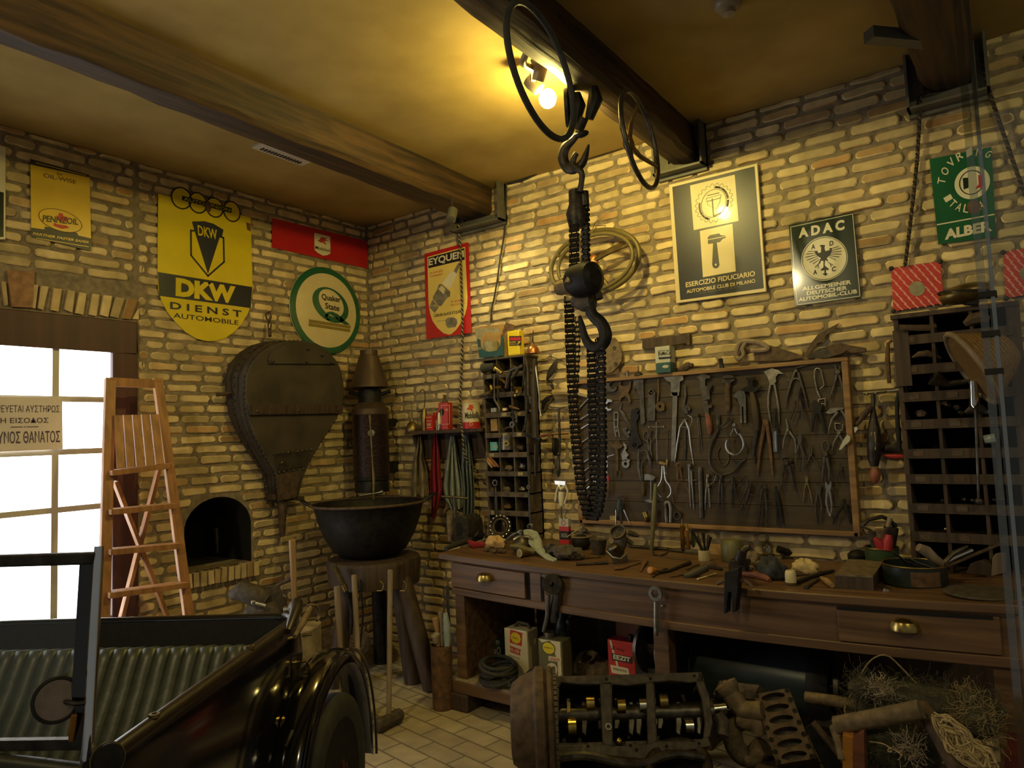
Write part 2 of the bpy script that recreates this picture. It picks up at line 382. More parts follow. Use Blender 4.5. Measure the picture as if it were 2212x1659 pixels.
bt=N.new('ShaderNodeTexBrick');K.new(mp.outputs[0],bt.inputs[0]);bt.inputs['Scale'].default_value=1;bt.inputs['Brick Width'].default_value=.25;bt.inputs['Row Height'].default_value=.125;bt.inputs['Mortar Size'].default_value=.007;bt.inputs['Mortar Smooth'].default_value=.4
bt.inputs['Color1'].default_value=(.60,.50,.32,1);bt.inputs['Color2'].default_value=(.47,.385,.24,1);bt.inputs['Mortar'].default_value=(.26,.21,.135,1)
nz=N.new('ShaderNodeTexNoise');nz.inputs['Scale'].default_value=9;K.new(tc.outputs['Object'],nz.inputs[0])
mx=N.new('ShaderNodeMix');mx.data_type='RGBA';mx.blend_type='MULTIPLY';mx.inputs[0].default_value=.5;K.new(bt.outputs['Color'],mx.inputs[6]);K.new(nz.outputs[0],mx.inputs[7]);K.new(mx.outputs[2],b.inputs['Base Color'])
bp=N.new('ShaderNodeBump');bp.inputs['Strength'].default_value=.5;bp.inputs['Distance'].default_value=.01;bp.invert=True;K.new(bt.outputs['Fac'],bp.inputs['Height']);K.new(bp.outputs[0],b.inputs['Normal']);b.inputs['Roughness'].default_value=.85
struct(MB().bb((-5.2,-2.6,-.1),(2.6,4.2,0)),'floor','paving',smooth=0)
struct(MB().bb((-4.64,-2.6,3.4),(2.6,4.2,3.52)),'ceiling','plaster',smooth=0)
def beam(name,xs,zb,seed,y0=-2.4):
 q=random.Random(seed);ys=[y0+(3.99-y0)*i/46 for i in range(47)];vs=[];lerp=lambda a,y:a[0]+(a[1]-a[0])*(y-1)/3
 w=[0,0,0,0];out=[]
 for y in ys:
  j=[(q.random()-.5)*.022 for _ in range(6)]
  tl,tr,br,bl=[lerp(a,y)for a in xs];z=zb
  sec=[(tl,3.42),(tr,3.42),((tr+br)/2+j[4],3.31),(br+j[0],z+.025+j[1]*.4),(br-.025+j[0],z+j[1]*.4),((br+bl)/2,z+j[2]*.3),(bl+.03+j[3],z+.018+j[5]*.4),(bl+j[3],z+.045),((tl+bl)/2+j[5],3.31)]
  out+=[V((a,y,c))for a,c in sec]
 n=9;fs=[(i*n+k,i*n+(k+1)%n,(i+1)*n+(k+1)%n,(i+1)*n+k)for i in range(46)for k in range(n)]+[tuple(range(n)),tuple(46*n+k for k in range(n))]
 o=MB().add(out,fs).build(name,'beam',smooth=30);o['kind']='structure';return o
beam('ceiling_beam_1',((-3.22,-3.36),(-2.95,-3.055),(-3.00,-3.065),(-3.21,-3.36)),3.20,1)
beam('ceiling_beam_2',((-1.52,-1.60),(-1.455,-1.515),(-1.37,-1.49),(-1.60,-1.69)),3.18,2)
beam('ceiling_beam_3',((-.33,-.335),(-.10,-.12),(-.10,-.12),(-.33,-.335)),3.195,5)
for k,(xa,xb,zt)in enumerate(((-3.40,-2.94,3.125),(-1.76,-1.45,3.135),(-.40,-.06,3.12))):
 mb=MB();mb.bb((xa,3.90,zt),(xb,4.0,zt+.012));mb.bb((xa,3.975,zt-.02),(xb,4.0,zt+.075))
 for x in(xa,xb-.012):mb.bb((x,3.9,zt),(x+.012,4.0,3.4))
 for x in(xb-.07,xa):mb.bb((x,3.976,zt),(x+.07,4.0,3.4))
 o=mb.build('trim_%d'%(k+1),'channel',smooth=0);o['kind']='structure'
XD=-4.45
d=MB();d.bb((XD-.05,DY0,2.19),(XD+.035,DY1,DZ));d.bb((XD-.05,1.962,0),(XD+.035,DY1,2.19));d.bb((XD-.05,DY0,0),(XD+.035,DY0+.12,2.19));d.bb((XD-.05,DY0,0),(XD+.035,DY1,.02))
door=struct(d,'door_1','doorpaint',smooth=0,bevel=.006)
SD=Surf('L',-.03)
yb=SD(118,800).y;zb=[SD(118,y).z for y in(862,977,1102)]+[.62,.33];g=MB()
ys=[DY0+.12,yb-.62+.0,yb,1.962]
for y in(yb,yb-.62):g.box((XD,y,1.1),(.035,.034,2.18))
for z in zb:g.bb((XD-.017,DY0+.12,z-.016),(XD+.017,1.962,z+.016))
g.bb((XD-.017,DY0+.12,.02),(XD+.017,1.962,.06))
g.build('glazing_bars','plastic_white',door,smooth=0)
zz=[.06]+sorted(zb)+[2.19];yy=sorted([DY0+.12,yb-.62,yb,1.962])
for i in range(len(zz)-1):
 for j in range(len(yy)-1):MB().bb((XD-.006,yy[j],zz[i]),(XD,yy[j+1],zz[i+1])).build('pane','daylight_pane',door,smooth=0)
B1=Surf('B',.006);L1=Surf('L',.006)
def sign(name,label,cat,sf,pts,mat,t=.004,group=None,bevel=0):return tag(plate(sf,pts,t).build(name,mat,smooth=30,bevel=bevel),label,cat,group)
def sc(ox,oy,k):return lambda x,y:(ox+x/k,oy+y/k)
def tx(q,body,sf,ll,lr,ul,mat,par,**k):return ptext(body,sf,q(*ll),q(*lr),q(*ul),mat,par,**k)
q=sc(0,330,7.2125);s=sign('oil_sign','small yellow enamel oil sign above the door with black bands and oval emblem','sign',L1,[q(470,95),q(1390,345),q(1418,1530),q(485,1310)],'en_yellow2')
T=L1.at(.004);mb=plate(T,[q(470,95),q(1390,345),q(1390,385),q(470,180)],.0008)
plate(T,[q(480,1165),q(690,1195),q(700,1150),q(1195,1245),q(1225,1290),q(1418,1335),q(1418,1530),q(485,1310)],.0008,mb);mb.build('band','en_black',s,smooth=0)
mb=MB();line(T.at(.001),[q(560,155),q(1340,355)],.0035,mb);line(T.at(.001),[q(565,1330),q(1380,1465)],.003,mb);mb.build('stripe','en_yellow2',s,smooth=0)
o=plate(T.at(.0008),[q(*p)for p in ell(940,1055,335,165,40,sk=85)],.0008).build('oval','en_yellow2',s,smooth=0)
line(T.at(.0017),[q(*p)for p in ell(940,1055,335,165,40,sk=85)],.003,MB(),closed=True).build('outline','ink_brown',s,smooth=0)
mb=plate(T.at(.0017),[q(830,1100),q(870,1095),q(880,1110),q(1030,1135),q(1085,1170),q(960,1185),q(840,1140)],.0006);plate(T.at(.0017),[q(915,935),q(980,950),q(985,985),q(1060,1005),q(1060,1080),q(920,1060),q(880,980),q(915,975)],.0006,mb);mb.build('bell_emblem','ink_red',s,smooth=0)
tx(q,'PENNZOIL',T.at(.0026),(662,1070),(1215,1125),(668,970),'en_black',s,bold=.02)
tx(q,'be',T,(890,345),(970,365),(890,295),'ink_brown',s);tx(q,'OIL-WISE',T,(675,380),(1185,490),(675,315),'ink_brown',s,bold=.01)
tx(q,'FARTHER FASTER SAFER',T.at(.001),(505,1275),(1380,1415),(505,1235),'en_yellow2',s,shear=.3,bold=.02)
q=sc(0,330,7.2125);s=sign('framed_sign','pale sign with dark green lower half cut off at the left picture edge','sign',L1,[(-60,300),(11.5,318),(11,517),(-60,520)],'en_white')
plate(L1.at(.004),[(-60,400),(8,416),(7.5,512),(-60,512)],.001).build('panel_field','en_dgreen',s,smooth=0)
q=sc(320,390,4.608)
out=[q(98,130),q(1018,368),q(1036,1060),q(1022,1240)]+[q(*p)for p in((985,1330),(925,1430),(850,1510),(770,1565),(680,1595),(590,1600),(480,1575),(370,1510),(270,1410),(190,1310),(130,1200),(100,1080),(92,900))]
s=sign('shield_sign','tall yellow enamel shield sign with rounded foot and black band','sign',L1,out,'en_yellow')
T=L1.at(.004)
plate(T,[q(96,910),q(1035,1060),q(1020,1270),q(112,1147)],.0008).build('band','en_navy',s,smooth=0)
mb=MB();rings=[(330,175,98,105),(495,222,88,100),(660,268,85,95),(833,308,82,98)]
for x,y,a,b in rings:plate(T.at(-.002),[q(*p)for p in ell(x,y,a+6,b+6,32,sk=18)],.0025,mb)
mb.build('ring_backing','en_yellow',s,smooth=0);mb=MB()
for x,y,a,b in rings:line(T.at(.0008),[q(*p)for p in ell(x,y,a,b,32,sk=18)],.009,mb,closed=True)
plate(T.at(.001),[q(338,150),q(832,275),q(828,325),q(336,195)],.0006,mb);mb.build('ring_emblem','en_black',s,smooth=0)
tx(q,'AUTO UNION',T.at(.0017),(355,195),(815,312),(355,163),'en_yellow',s)
mb=MB();line(T,[q(*p)for p in((455,500),(425,497),(427,745),(595,950),(755,810),(750,570),(715,560))],.012,mb)
plate(T,[q(435,408),q(560,405),q(650,430),q(750,490),q(735,560),q(712,565),q(595,930),q(455,480)],.0007,mb);mb.build('crest','en_navy',s,smooth=0)
tx(q,'DKW',T.at(.0008),(498,545),(690,592),(490,442),'en_yellow',s,bold=.02)
tx(q,'DKW',T.at(.0009),(272,1150),(868,1228),(275,965),'en_yellow',s,bold=.06)
tx(q,'D I E N S T',T,(218,1278),(930,1362),(218,1205),'en_navy',s,bold=.03);tx(q,'AUTOMOBILE',T,(250,1365),(900,1440),(250,1315),'en_navy',s,bold=.01)
MB().ball(T(*q(597,260),.004),.028,(.2,.8,1.3),jit=.5).build('chipped_patch','rust',s);plate(T,[q(975,415),q(1022,430),q(1020,508),q(985,490)],.0008).build('chipped_corner','rust',s,smooth=0)
q=sc(570,450,5.027);s=sign('red_strip_sign','long red enamel strip sign with white shield, high in the corner','sign',L1,[q(90,105),q(1125,360),q(1125,655),q(85,425)],'en_red',group=None)
T=L1.at(.004);plate(T,[q(548,265),q(720,308),q(722,490),q(690,508),q(640,514),q(580,480),q(550,450)],.0008).build('shield','en_white',s,smooth=0)
tx(q,'Mobiloil',T.at(.0009),(558,440),(715,478),(558,405),'en_black',s,bold=.01)
mb=plate(T.at(.0009),[q(*p)for p in((578,352),(600,345),(625,310),(650,318),(690,325),(660,335),(695,350),(655,358),(680,395),(660,390),(640,372),(615,372),(598,360))],.0006);mb.build('winged_horse','ink_red',s,smooth=0)
q=sc(570,450,5.027);cc=L1(*q(675,1112));RO=(L1(*q(600,642))-L1(*q(760,1582))).length/2
mb=MB().lathe(cc,(1,0,0),[(RO,0),(RO,.006),(RO*.985,.012),(RO*.93,.014),(RO*.88,.012),(RO*.80,.019),(RO*.5,.023),(.0001,.024)],64)
s=tag(mb.build('round_sign','en_cream',smooth=50),'large round domed cream sign with green rim beside the leather bellows','sign')
MB().lathe(cc,(1,0,0),[(RO*.925,.0142),(RO*.985,.0128),(RO*1.0,.008)],64).build('rim','en_green',s)
E1=Surf('L',.006+.0245)
def qp(x,y):return q(x,y)
o_=[(728,862),(800,885),(870,945),(910,1030),(915,1110),(890,1170),(855,1200)]
def ringpoly(cx,cy,rx,ry,ix,iy,icx,icy,n=40,sk=70,isk=60):
 A=[q(*p)for p in ell(cx,cy,rx,ry,n,0,1.999*PI,sk)];Bq=[q(*p)for p in ell(icx,icy,ix,iy,n,0,1.999*PI,isk)];return A,Bq
A,Bq=ringpoly(722,1050,195,182,138,142,730,1030);mb=MB();n=E1.n()
P1=[E1(*p)for p in A];P2=[E1(*p)for p in Bq]
for i in range(len(P1)):
 j=(i+1)%len(P1);mb.prism([P1[i],P1[j],P2[j],P2[i]],n*.003)
plate(E1,[q(*p)for p in((660,1165),(690,1125),(740,1122),(800,1150),(860,1205),(930,1262),(880,1262),(815,1230),(760,1175),(715,1150),(690,1165),(690,1195),(740,1222),(690,1215),(665,1195))],.003,mb)
mb.build('monogram','en_green',s,smooth=0)
tx(q,'Quaker',E1,(630,1000),(835,1035),(625,925),'en_black',s,bold=.02);tx(q,'State',E1,(665,1088),(820,1120),(665,1022),'en_black',s,bold=.02)
mb=plate(E1,[q(490,1205),q(940,1275),q(938,1305),q(490,1238)],.002);plate(E1,[q(488,1245),q(938,1315),q(935,1342),q(486,1275)],.002,mb);mb.build('stripes','en_gold',s,smooth=0)
q=sc(900,510,6.914);s=sign('plug_sign','red and yellow enamel sign with a drawn spark plug','sign',B1,[q(122,268),q(775,92),q(825,1445),q(150,1540)],'en_red')
T=B1.at(.004)
plate(T,[q(*p)for p in((160,312),(722,160),(760,920),(752,1060),(720,1180),(660,1300),(590,1400),(520,1462),(480,1472),(400,1450),(310,1370),(240,1270),(200,1150),(178,1000))],.0008).build('field','poster_yellow',s,smooth=0)
T=T.at(.0009);plate(T,[q(172,325),q(712,182),q(718,352),q(178,482)],.0006).build('band','en_black',s,smooth=0)
tx(q,'EYQUEM',T.at(.0007),(185,462),(708,335),(182,340),'en_white',s,bold=.03)
tx(q,'30 ANNEES',T,(195,575),(390,530),(195,545),'ink_red',s);tx(q,"D'EXPERIENCE",T,(200,620),(390,580),(200,592),'ink_red',s)
tx(q,'30 ANNEES',T,(510,1000),(715,965),(510,968),'ink_red',s);tx(q,'DE SUCCES',T,(512,1050),(720,1015),(512,1018),'ink_red',s)
tx(q,"L'ESSUIE-GLACE EYQUEM",T,(260,1220),(680,1150),(258,1170),'en_black',s,bold=.02)
mb=plate(T,[q(*p)for p in((382,710),(520,515),(605,565),(500,790))],.0006);mb.build('plug_insulator','en_white',s,smooth=0)
mb=plate(T,[q(*p)for p in((310,790),(330,725),(375,715),(505,830),(500,900),(445,935),(370,1045),(330,1045),(245,940),(245,905))],.0006);plate(T,[q(555,520),q(620,405),q(650,420),q(595,560)],.0006,mb);plate(T,[q(190,1060),q(240,950),q(330,1060),q(268,1150)],.0006,mb)
plate(T,[q(*p)for p in((430,1250),(470,1215),(560,1215),(600,1240),(608,1300),(585,1355),(470,1375),(440,1335))],.0006,mb);line(T,[q(305,1272),q(430,1262)],.003,mb);mb.build('plug_body','grey_ink',s,smooth=0)
mb=plate(T.at(.0007),[q(325,790),q(375,735),q(425,790),q(405,870)],.0005)
for i in range(5):line(T.at(.0007),[q(205+i*17,1010-5*i+30),q(255+i*14,1075+8*i-40)],.0025,mb)
mb.build('plug_shine','en_cream',s,smooth=0)
q=sc(1430,340,5.028);s=tag(plate(B1,[q(85,305),q(1045,70),q(1142,1462),q(165,1588)],.016).build('framed_poster','en_cream',smooth=0,bevel=.003),'framed dark blue poster of a hammer under a cogwheel crest','poster')
T=B1.at(.0165);plate(T,[q(112,322),q(1003,98),q(1105,1420),q(200,1550)],.001).build('blue_field','en_navy',s,smooth=0)
T=T.at(.0012);mb=plate(T,[q(305,305),q(790,188),q(832,690),q(345,790)],.0006);plate(T,[q(412,800),q(765,720),q(802,1238),q(445,1302)],.0006,mb);mb.build('cream_panel','en_cream',s,smooth=0)
T=T.at(.0007);mb=plate(T,[q(*p)for p in((497,870),(520,845),(620,825),(640,845),(690,850),(690,872),(660,885),(630,920),(595,925),(625,1170),(610,1198),(580,1208),(555,1195),(545,1165),(555,935),(500,940))],.0006);mb.build('hammer_picture','en_black',s,smooth=0)
mb=line(T.at(.0007),[q(497,895),q(690,858)],.004,MB());plate(T.at(.0007),[q(*p)for p in ell(584,1165,10,12,12)],.0005,mb);mb.build('highlight_line','en_cream',s,smooth=0)
mb=MB();gear=[]
for i in range(88):
 a=2*PI*i/88;rr=1.0 if(i%4)<2 else.90;gear.append(q(565+205*rr*math.cos(a),495+212*rr*math.sin(a)-42*rr*math.cos(a)))
line(T,gear,.0022,mb,closed=True);line(T,[q(*p)for p in ell(562,498,135,150,40,sk=-28)],.003,mb,closed=True)
for a0,a1 in((-1.5,-.15),(1.9,3.3),(.0,.35)):line(T,[q(*p)for p in ell(562,498,155,172,12,a0,a1,-30)],.012,mb)
line(T,[q(480,445),q(640,405),q(630,480),q(590,560),q(500,520),q(480,445)],.002,mb);line(T,[q(495,415),q(620,385)],.005,mb);line(T,[q(545,450),q(560,640),q(640,600)],.006,mb);line(T,[q(490,480),q(635,440)],.004,mb)
mb.build('cog_crest','grey_ink',s,smooth=0)
tx(q,'ESERCIZIO FIDUCIARIO',T,(260,1412),(1012,1288),(258,1358),'en_cream',s,bold=.02);tx(q,'AUTOMOBILE CLUB DI MILANO',T,(268,1478),(1015,1360),(266,1440),'en_cream',s,bold=.02);tx(q,'Corso Venezia, 43 - Tel. 02.77.45.1',T,(405,1485),(870,1415),(404,1462),'grey_ink',s)
q=sc(1690,440,7.21);s=sign('eagle_sign','dark green enamel club sign with black eagle in a white disc','sign',B1,[q(105,340),q(1110,130),q(1230,1455),q(205,1600)],'en_dgreen',.01)
T=B1.at(.0105);line(T,[q(130,365),q(1095,160),q(1210,1440),q(235,1575)],.003,MB(),closed=True).build('border','en_white',s,smooth=0)
plate(T,[q(*p)for p in ell(657,855,362,345,48,sk=-20)],.0008).build('disc','en_white',s,smooth=0)
T2=T.at(.001);mb=line(T2,[q(*p)for p in ell(657,855,345,328,48,sk=-20)],.0025,MB(),closed=True)
plate(T2,[q(*p)for p in((575,660),(610,640),(665,645),(655,690),(670,740),(740,720),(730,690),(770,690),(770,740),(745,800),(690,850),(720,900),(665,880),(660,960),(690,990),(725,1010),(715,1040),(680,1030),(680,1080),(710,1090),(675,1125),(625,1095),(655,1080),(655,1035),(610,1045),(595,1030),(640,990),(640,890),(600,890),(590,930),(560,930),(600,850),(540,810),(505,760),(510,735),(545,735),(560,770),(600,760),(605,690),(600,670))],.0006,mb)
for a,b in(((520,740),(405,745)),((520,770),(375,785)),((530,795),(360,835)),((545,820),(385,880)),((560,845),(425,915)),((575,870),(480,935)),((765,700),(880,665)),((770,730),(915,690)),((765,755),(920,740)),((755,785),(915,785)),((745,810),(880,830)),((735,830),(830,875)),((570,930),(510,990)),((560,950),(560,1000)),((710,910),(790,960)),((745,930),(760,985))):line(T2,[q(*a),q(*b)],.0032,mb)
mb.build('eagle','en_black',s,smooth=0)
for ch,x,y in(('A',450,715),('D',735,660),('A',480,1112),('C',770,1062)):tx(q,ch,T2,(x,y),(x+62,y-14),(x,y-75),'en_black',s,bold=.03)
tx(q,'A D A C',T,(255,540),(970,405),(250,385),'en_white',s,bold=.05)
tx(q,'ALLGEMEINER',T,(310,1362),(1075,1250),(308,1300),'en_white',s,bold=.03);tx(q,'DEUTSCHER',T,(382,1428),(1012,1340),(380,1368),'en_white',s,bold=.03);tx(q,'AUTOMOBIL-CLUB',T,(252,1530),(1165,1395),(250,1470),'en_white',s,bold=.03)
q=sc(1900,320,4.484);s=sign('hotel_sign','green enamel touring club sign behind the glass edge','sign',B1,[q(485,110),q(1085,-10),q(1130,860),q(570,935)],'en_green',.006)
T=B1.at(.0065);mb=MB()
for i,ch in enumerate('TOVRING'):
 a=PI*(1.06+i*.103);cx,cy=895+262*math.cos(a),335+262*math.sin(a)-40*math.cos(a);ux,uy=-math.sin(a),math.cos(a);vx,vy=math.cos(a),math.sin(a)
 f=lambda du,dv:q(cx+ux*du+vx*dv,cy+uy*du+vy*dv-15*ux*du/30);ptext(ch,T,f(-28,0),f(28,0),f(-28,75),'en_white',None,mb=mb,bold=.01)
for i,ch in enumerate('ITAL A'):
 if ch==' ':continue
 a=PI*(.83-i*.088);cx,cy=895+268*math.cos(a),315+268*math.sin(a)-40*math.cos(a);ux,uy=math.sin(a),-math.cos(a);vx,vy=-math.cos(a),-math.sin(a)
 f=lambda du,dv:q(cx+ux*du+vx*dv,cy+uy*du+vy*dv);ptext(ch,T,f(-25,-40),f(25,-40),f(-25,40),'en_white',None,mb=mb,bold=.01)
line(T,[q(560,742),q(1110,642)],.006,mb);tx(q,'ALBER',T,(632,890),(1090,800),(628,790),'en_white',None,mb=mb,bold=.05);mb.build('lettering','en_white',s,smooth=0)
plate(T,[q(*p)for p in ell(898,335,172,158,40,sk=-20)],.0007).build('roundel','en_white',s,smooth=0);T2=T.at(.0009)
mb=line(T2,[q(*p)for p in ell(890,332,115,115,36,.6,5.6,-12)],.004,MB());mb.build('roundel_line','en_dgreen',s,smooth=0)
plate(T2,[q(805,290),q(858,285),q(862,385),q(815,400)],.0005).build('flag_green','en_dgreen',s,smooth=0);plate(T2,[q(955,262),q(1000,255),q(1000,375),q(925,395),q(960,350)],.0005).build('flag_red','en_red',s,smooth=0)
plate(T.at(.001),[q(*p)for p in ell(915,570,68,72,20)],.0005).build('worn_patch','rust',s,smooth=0)
for nm,lab,c in(('red_packet','square red printed card pinned above the dark rack, grey round window in it',((112,1165),(590,1100),(625,1500),(135,1580))),('red_packet','red printed card pinned behind the glass at the right picture edge',((1195,1010),(1640,930),(1660,1380),(1225,1455)))):
 s=sign(nm,lab,'card',B1,[q(*p)for p in c],'paper_red',.003);T=B1.at(.0035);mb=MB();o,a,b=V((*c[0],0)),V((*c[1],0))-V((*c[0],0)),V((*c[3],0))-V((*c[0],0))
 for i in range(6):
  for j in range(8):
   u=(i+.35+(j%2)*.5)/6.3;v=(j+.5)/8
   if u<.93 and(abs(u-.5)>.18 or abs(v-.55)>.2):
    p=o+a*u+b*v;line(T,[q(p.x-32,p.y-26),q(p.x+26,p.y+22)],.0055,mb,.0006)
 mb.build('printed_marks','paper_mark',s,smooth=0);p=o+a*.5+b*.55;plate(T,[q(*e)for e in ell(p.x,p.y,80,72,16)],.0015).build('round_window','paper_grey',s,smooth=0)
 mb=MB()
 for e in c:mb.ball(T(*q(*e)),.012)
 mb.build('pins','rubber',s)
q=sc(0,840,10.37);SD2=Surf('L',-.005);s=sign('warning_plate','pale warning plate with purple lettering hung on the bright door panes','sign',SD2,[q(-700,175),q(1390,195),q(1400,1350),q(-700,1440)],'sign_pale',.003)
T=SD2.at(.0035)
tx(q,'ΑΠΑΓΟΡΕΥΕΤΑΙ ΑΥΣΤΗΡΩΣ',T,(-620,525),(1335,525),(-620,360),'ink_purple',s);tx(q,'Η ΕΙΣΟΔΟΣ',T,(10,770),(1085,760),(10,650),'ink_purple',s,bold=.01);tx(q,'ΚΙΝΔΥΝΟΣ ΘΑΝΑΤΟΣ',T,(-480,1245),(1345,1195),(-480,965),'ink_purple',s,bold=.01)
mb=line(T,[q(240,857),q(495,853)],.004,MB());line(T,[q(535,853),q(570,852)],.004,mb);line(T,[q(605,852),q(855,848)],.004,mb);mb.build('rule','ink_purple',s,smooth=0)
q=sc(460,660,3.253)
OUT=[(215,620),(218,500),(255,410),(325,330),(405,280),(500,254),(620,255),(720,280),(800,330),(862,405),(892,480),(905,580),(897,690),(858,795),(800,880),(720,1005),(655,1120),(610,1235),(585,1350),(450,1375),(432,1180),(330,1010),(265,880),(225,760)]
off=lambda y:.235-.13*max(0,min(1,(y-250)/1120))
def bp_(x,y,e=0):return L(*q(x,y),-4.42+off(y)+e)
fr=[bp_(*p)for p in OUT];root=thing('leather_bellows','large dark leather forge bellows hung nose down on the brick wall','bellows',(-4.3,3.0,1.2))
n=V((1,0,.12)).normalized()
MB().prism(fr,n*.028).build('front_board','bellows_board',root,bevel=.006)
c=sum(fr,V((0,0,0)))/len(fr);lay=17;vs=[];m=len(fr)
for i in range(lay):
 t=i/(lay-1);s=1.0+.045*abs(math.sin(t*PI*3))-.02
 for p in fr:
  x0=-4.405;x1=p.x;vs.append(V((x0+(x1-x0)*t,c.y+(p.y-c.y)*s-.03*(1-t),c.z+(p.z-c.z)*s+.01*(1-t))))
fs=[(i*m+j,i*m+(j+1)%m,(i+1)*m+(j+1)%m,(i+1)*m+j)for i in range(lay-1)for j in range(m)]+[tuple(range(m))]
MB().add(vs,fs).build('leather_folds','bellows_leather',root,smooth=60)
mb=MB()
def along(P,step):
 out=[];acc=0
 for i in range(len(P)):
  a,b=P[i],P[(i+1)%len(P)];d=(b-a).length;k=max(1,int(d/step));out+=[a.lerp(b,j/k)for j in range(k)]
 return out
for p in along(fr,.032):mb.ball(p+(p-c).normalized()*.004+n*.012,.0075,n=6)
for p in along([V((v.x-.08,c.y+(v.y-c.y)*1.02-.02,c.z+(v.z-c.z)*1.02))for v in fr[18:]+fr[:8]],.04):mb.ball(p,.008,n=6)
for x,y in[(430+i*33,1045-4*i)for i in range(9)]+[(465+i*34,1172-5*i)for i in range(6)]:mb.ball(bp_(x,y,.035),.008,n=6)
mb.build('studs','dark_steel',root)
def bpl(pts,e,t):return MB().prism([bp_(*p,e)for p in pts],n*t)
bpl([(235,697),(905,703),(902,762),(255,772)],.03,.022).build('crossbar','darkwood',root,bevel=.004)
bpl([(385,375),(400,335),(520,262),(650,260),(760,292),(830,350),(860,415),(390,412)],.03,.014).build('top_plate','bellows_board',root,bevel=.004)
bpl([(430,1045),(560,1020),(690,1010),(640,1135),(540,1150),(450,1178)],.029,.006).build('nose_band','bellows_leather',root)
mb=MB()
for x,y in((420,390),(660,395),(835,400),(670,305),(770,350),(310,742),(600,738),(877,737),(485,1105)):mb.ball(bp_(x,y,.05),.011,n=8)
mb.build('bolts','dark_steel',root)
bpl([(450,1190),(610,1160),(575,1350),(455,1375)],.029,.012).build('nose_block','rust_brown',root)
mb=MB().prism([L(*q(*p),-4.36)for p in((380,1325),(605,1340),(605,1372),(385,1362))],V((.06,0,0)));mb.build('nose_bar','darkwood',root)
mb=MB();a,b_=L(*q(487,1370),-4.33),L(*q(487,1622),-4.36);mb.tube([a,b_],[.034,.020],12);mb.build('nozzle','rust_brown',root)
mb=MB();mb.tube([L(*q(130,612),-4.32),L(*q(25,628),-4.34)],.012,8);mb.build('lever_stub','darkwood',root)
mb=MB();mb.torus(L(*q(390,75),-4.39),(1,.3,0),.028,.006,16,6);mb.torus(L(*q(398,140),-4.36),(.3,1,0),.032,.006,16,6);mb.tube([L(*q(402,40),-4.43),L(*q(400,55),-4.37)],.006,6);mb.tube([L(*q(400,165),-4.36),L(*q(400,215),-4.33)],.012,8)
mb.build('hanging_rings','rust_brown',root)
P=W(800,900,3.76);hx,hy=P.x,P.y;Z=lambda py:zat(hx,hy,py)
root=thing('water_heater','old dark water heater with cone hood in the corner above the cauldron','heater',(hx,hy,Z(1062)))
def lat(prof,name,mat,par=root,n=28,o=None,sm=40):return MB().lathe(o or(hx,hy,0),(0,0,1),prof,n).build(name,mat,par,smooth=sm)
lat([(.068,Z(757)),(.068,Z(768)),(.075,Z(769)),(.147,Z(834)),(.152,Z(838)),(.14,Z(838)),(.066,Z(772))],'cone_hood','cone')
lat([(.088,Z(842)),(.09,Z(872))],'neck','black_iron');lat([(.092,Z(870)),(.14,Z(884)),(.14,Z(897))],'shoulder','cone')
lat([(.143,Z(896)),(.139,Z(900)),(.139,Z(1028))],'body','heater');lat([(.136,Z(1026)),(.136,Z(1036)),(.124,Z(1038)),(.132,Z(1044)),(.132,Z(1062))],'burner_base','black_iron')
fdir=(V((0,0,0))-V((hx,hy,0))).normalized();sd=V((-fdir.y,fdir.x,0))
fp=lambda px,py,e=.15:V((hx,hy,Z(py)))+fdir*e+sd*((px-800)/281)
MB().lathe(fp(801,936,.136),fdir,[(.0001,.008),(.026,.006),(.028,0)],20).build('round_badge','steel',root)
mb=MB().tube([fp(799,898),fp(800,930),fp(802,990),fp(804,1030,.16),fp(803,1075,.17)],[.012,.007,.007,.012,.009],8);mb.build('tap_pipe','old_brass',root)
mb=MB().tube([fp(774,1066,.17),fp(812,1062,.17),fp(822,1060,.17)],[.008,.008,.016],8);mb.build('tap','steel',root)
mb=MB()
for s in(-1,1):mb.tube([V((hx,hy,Z(852)))+sd*s*.085,V((hx,hy,Z(846)))+sd*s*.16],.016,8)
mb.build('side_pipes','black_iron',root)
mb=MB().bb((hx-.04,hy+.1,Z(1020)),(hx+.04,4.03,Z(1000)));mb.bb((hx-.04,hy+.1,Z(920)),(hx+.04,4.03,Z(905)));mb.build('wall_bracket','black_iron',root)
P=W(797,1085,3.38);cx,cy=P.x,P.y;zs=.80;cx2,cy2=cx+.06,cy-.01
root=thing('stump_table','round slab of tree trunk on thick legs under the black cauldron','table',(cx2,cy2,0));q2=random.Random(4)
prof=[];rr=[.31+.02*q2.random()for _ in range(28)];mb=MB()
vs=[V((cx2+r*s*math.cos(2*PI*i/28),cy2+r*s*math.sin(2*PI*i/28),z))for z,s in((zs-.17,.96),(zs-.02,1),(zs,.97))for i,r in enumerate(rr)]
mb.add(vs,[(k*28+i,k*28+(i+1)%28,(k+1)*28+(i+1)%28,(k+1)*28+i)for k in range(2)for i in range(28)]+[tuple(range(28)),tuple(range(56,84))]);mb.build('slab','darkwood',root,smooth=30)
for a,s in((.12,1.0),(2.3,1),(-1.9,1)):
 d_=V((math.cos(a),math.sin(a),0));MB().tube([V((cx2,cy2,zs-.16))+d_*.2,V((cx2,cy2,0))+d_*.30],[.052,.058],10).build('leg','black_iron' if a>2 else 'darkwood',root)
fl_=H(943,1492,0)
MB().tube([V((cx2,cy2,zs-.12))+(fl_-V((cx2,cy2,0))).normalized()*.26,fl_+V((-.03,0,0.0))],[.055,.062],10).build('leg','darkwood',root)
Zc=lambda py:zat(cx,cy,py);zr=Zc(1087)
root=thing('cauldron','big black iron cauldron standing on the stump table','cauldron',(cx,cy,zs))
h=zr-zs
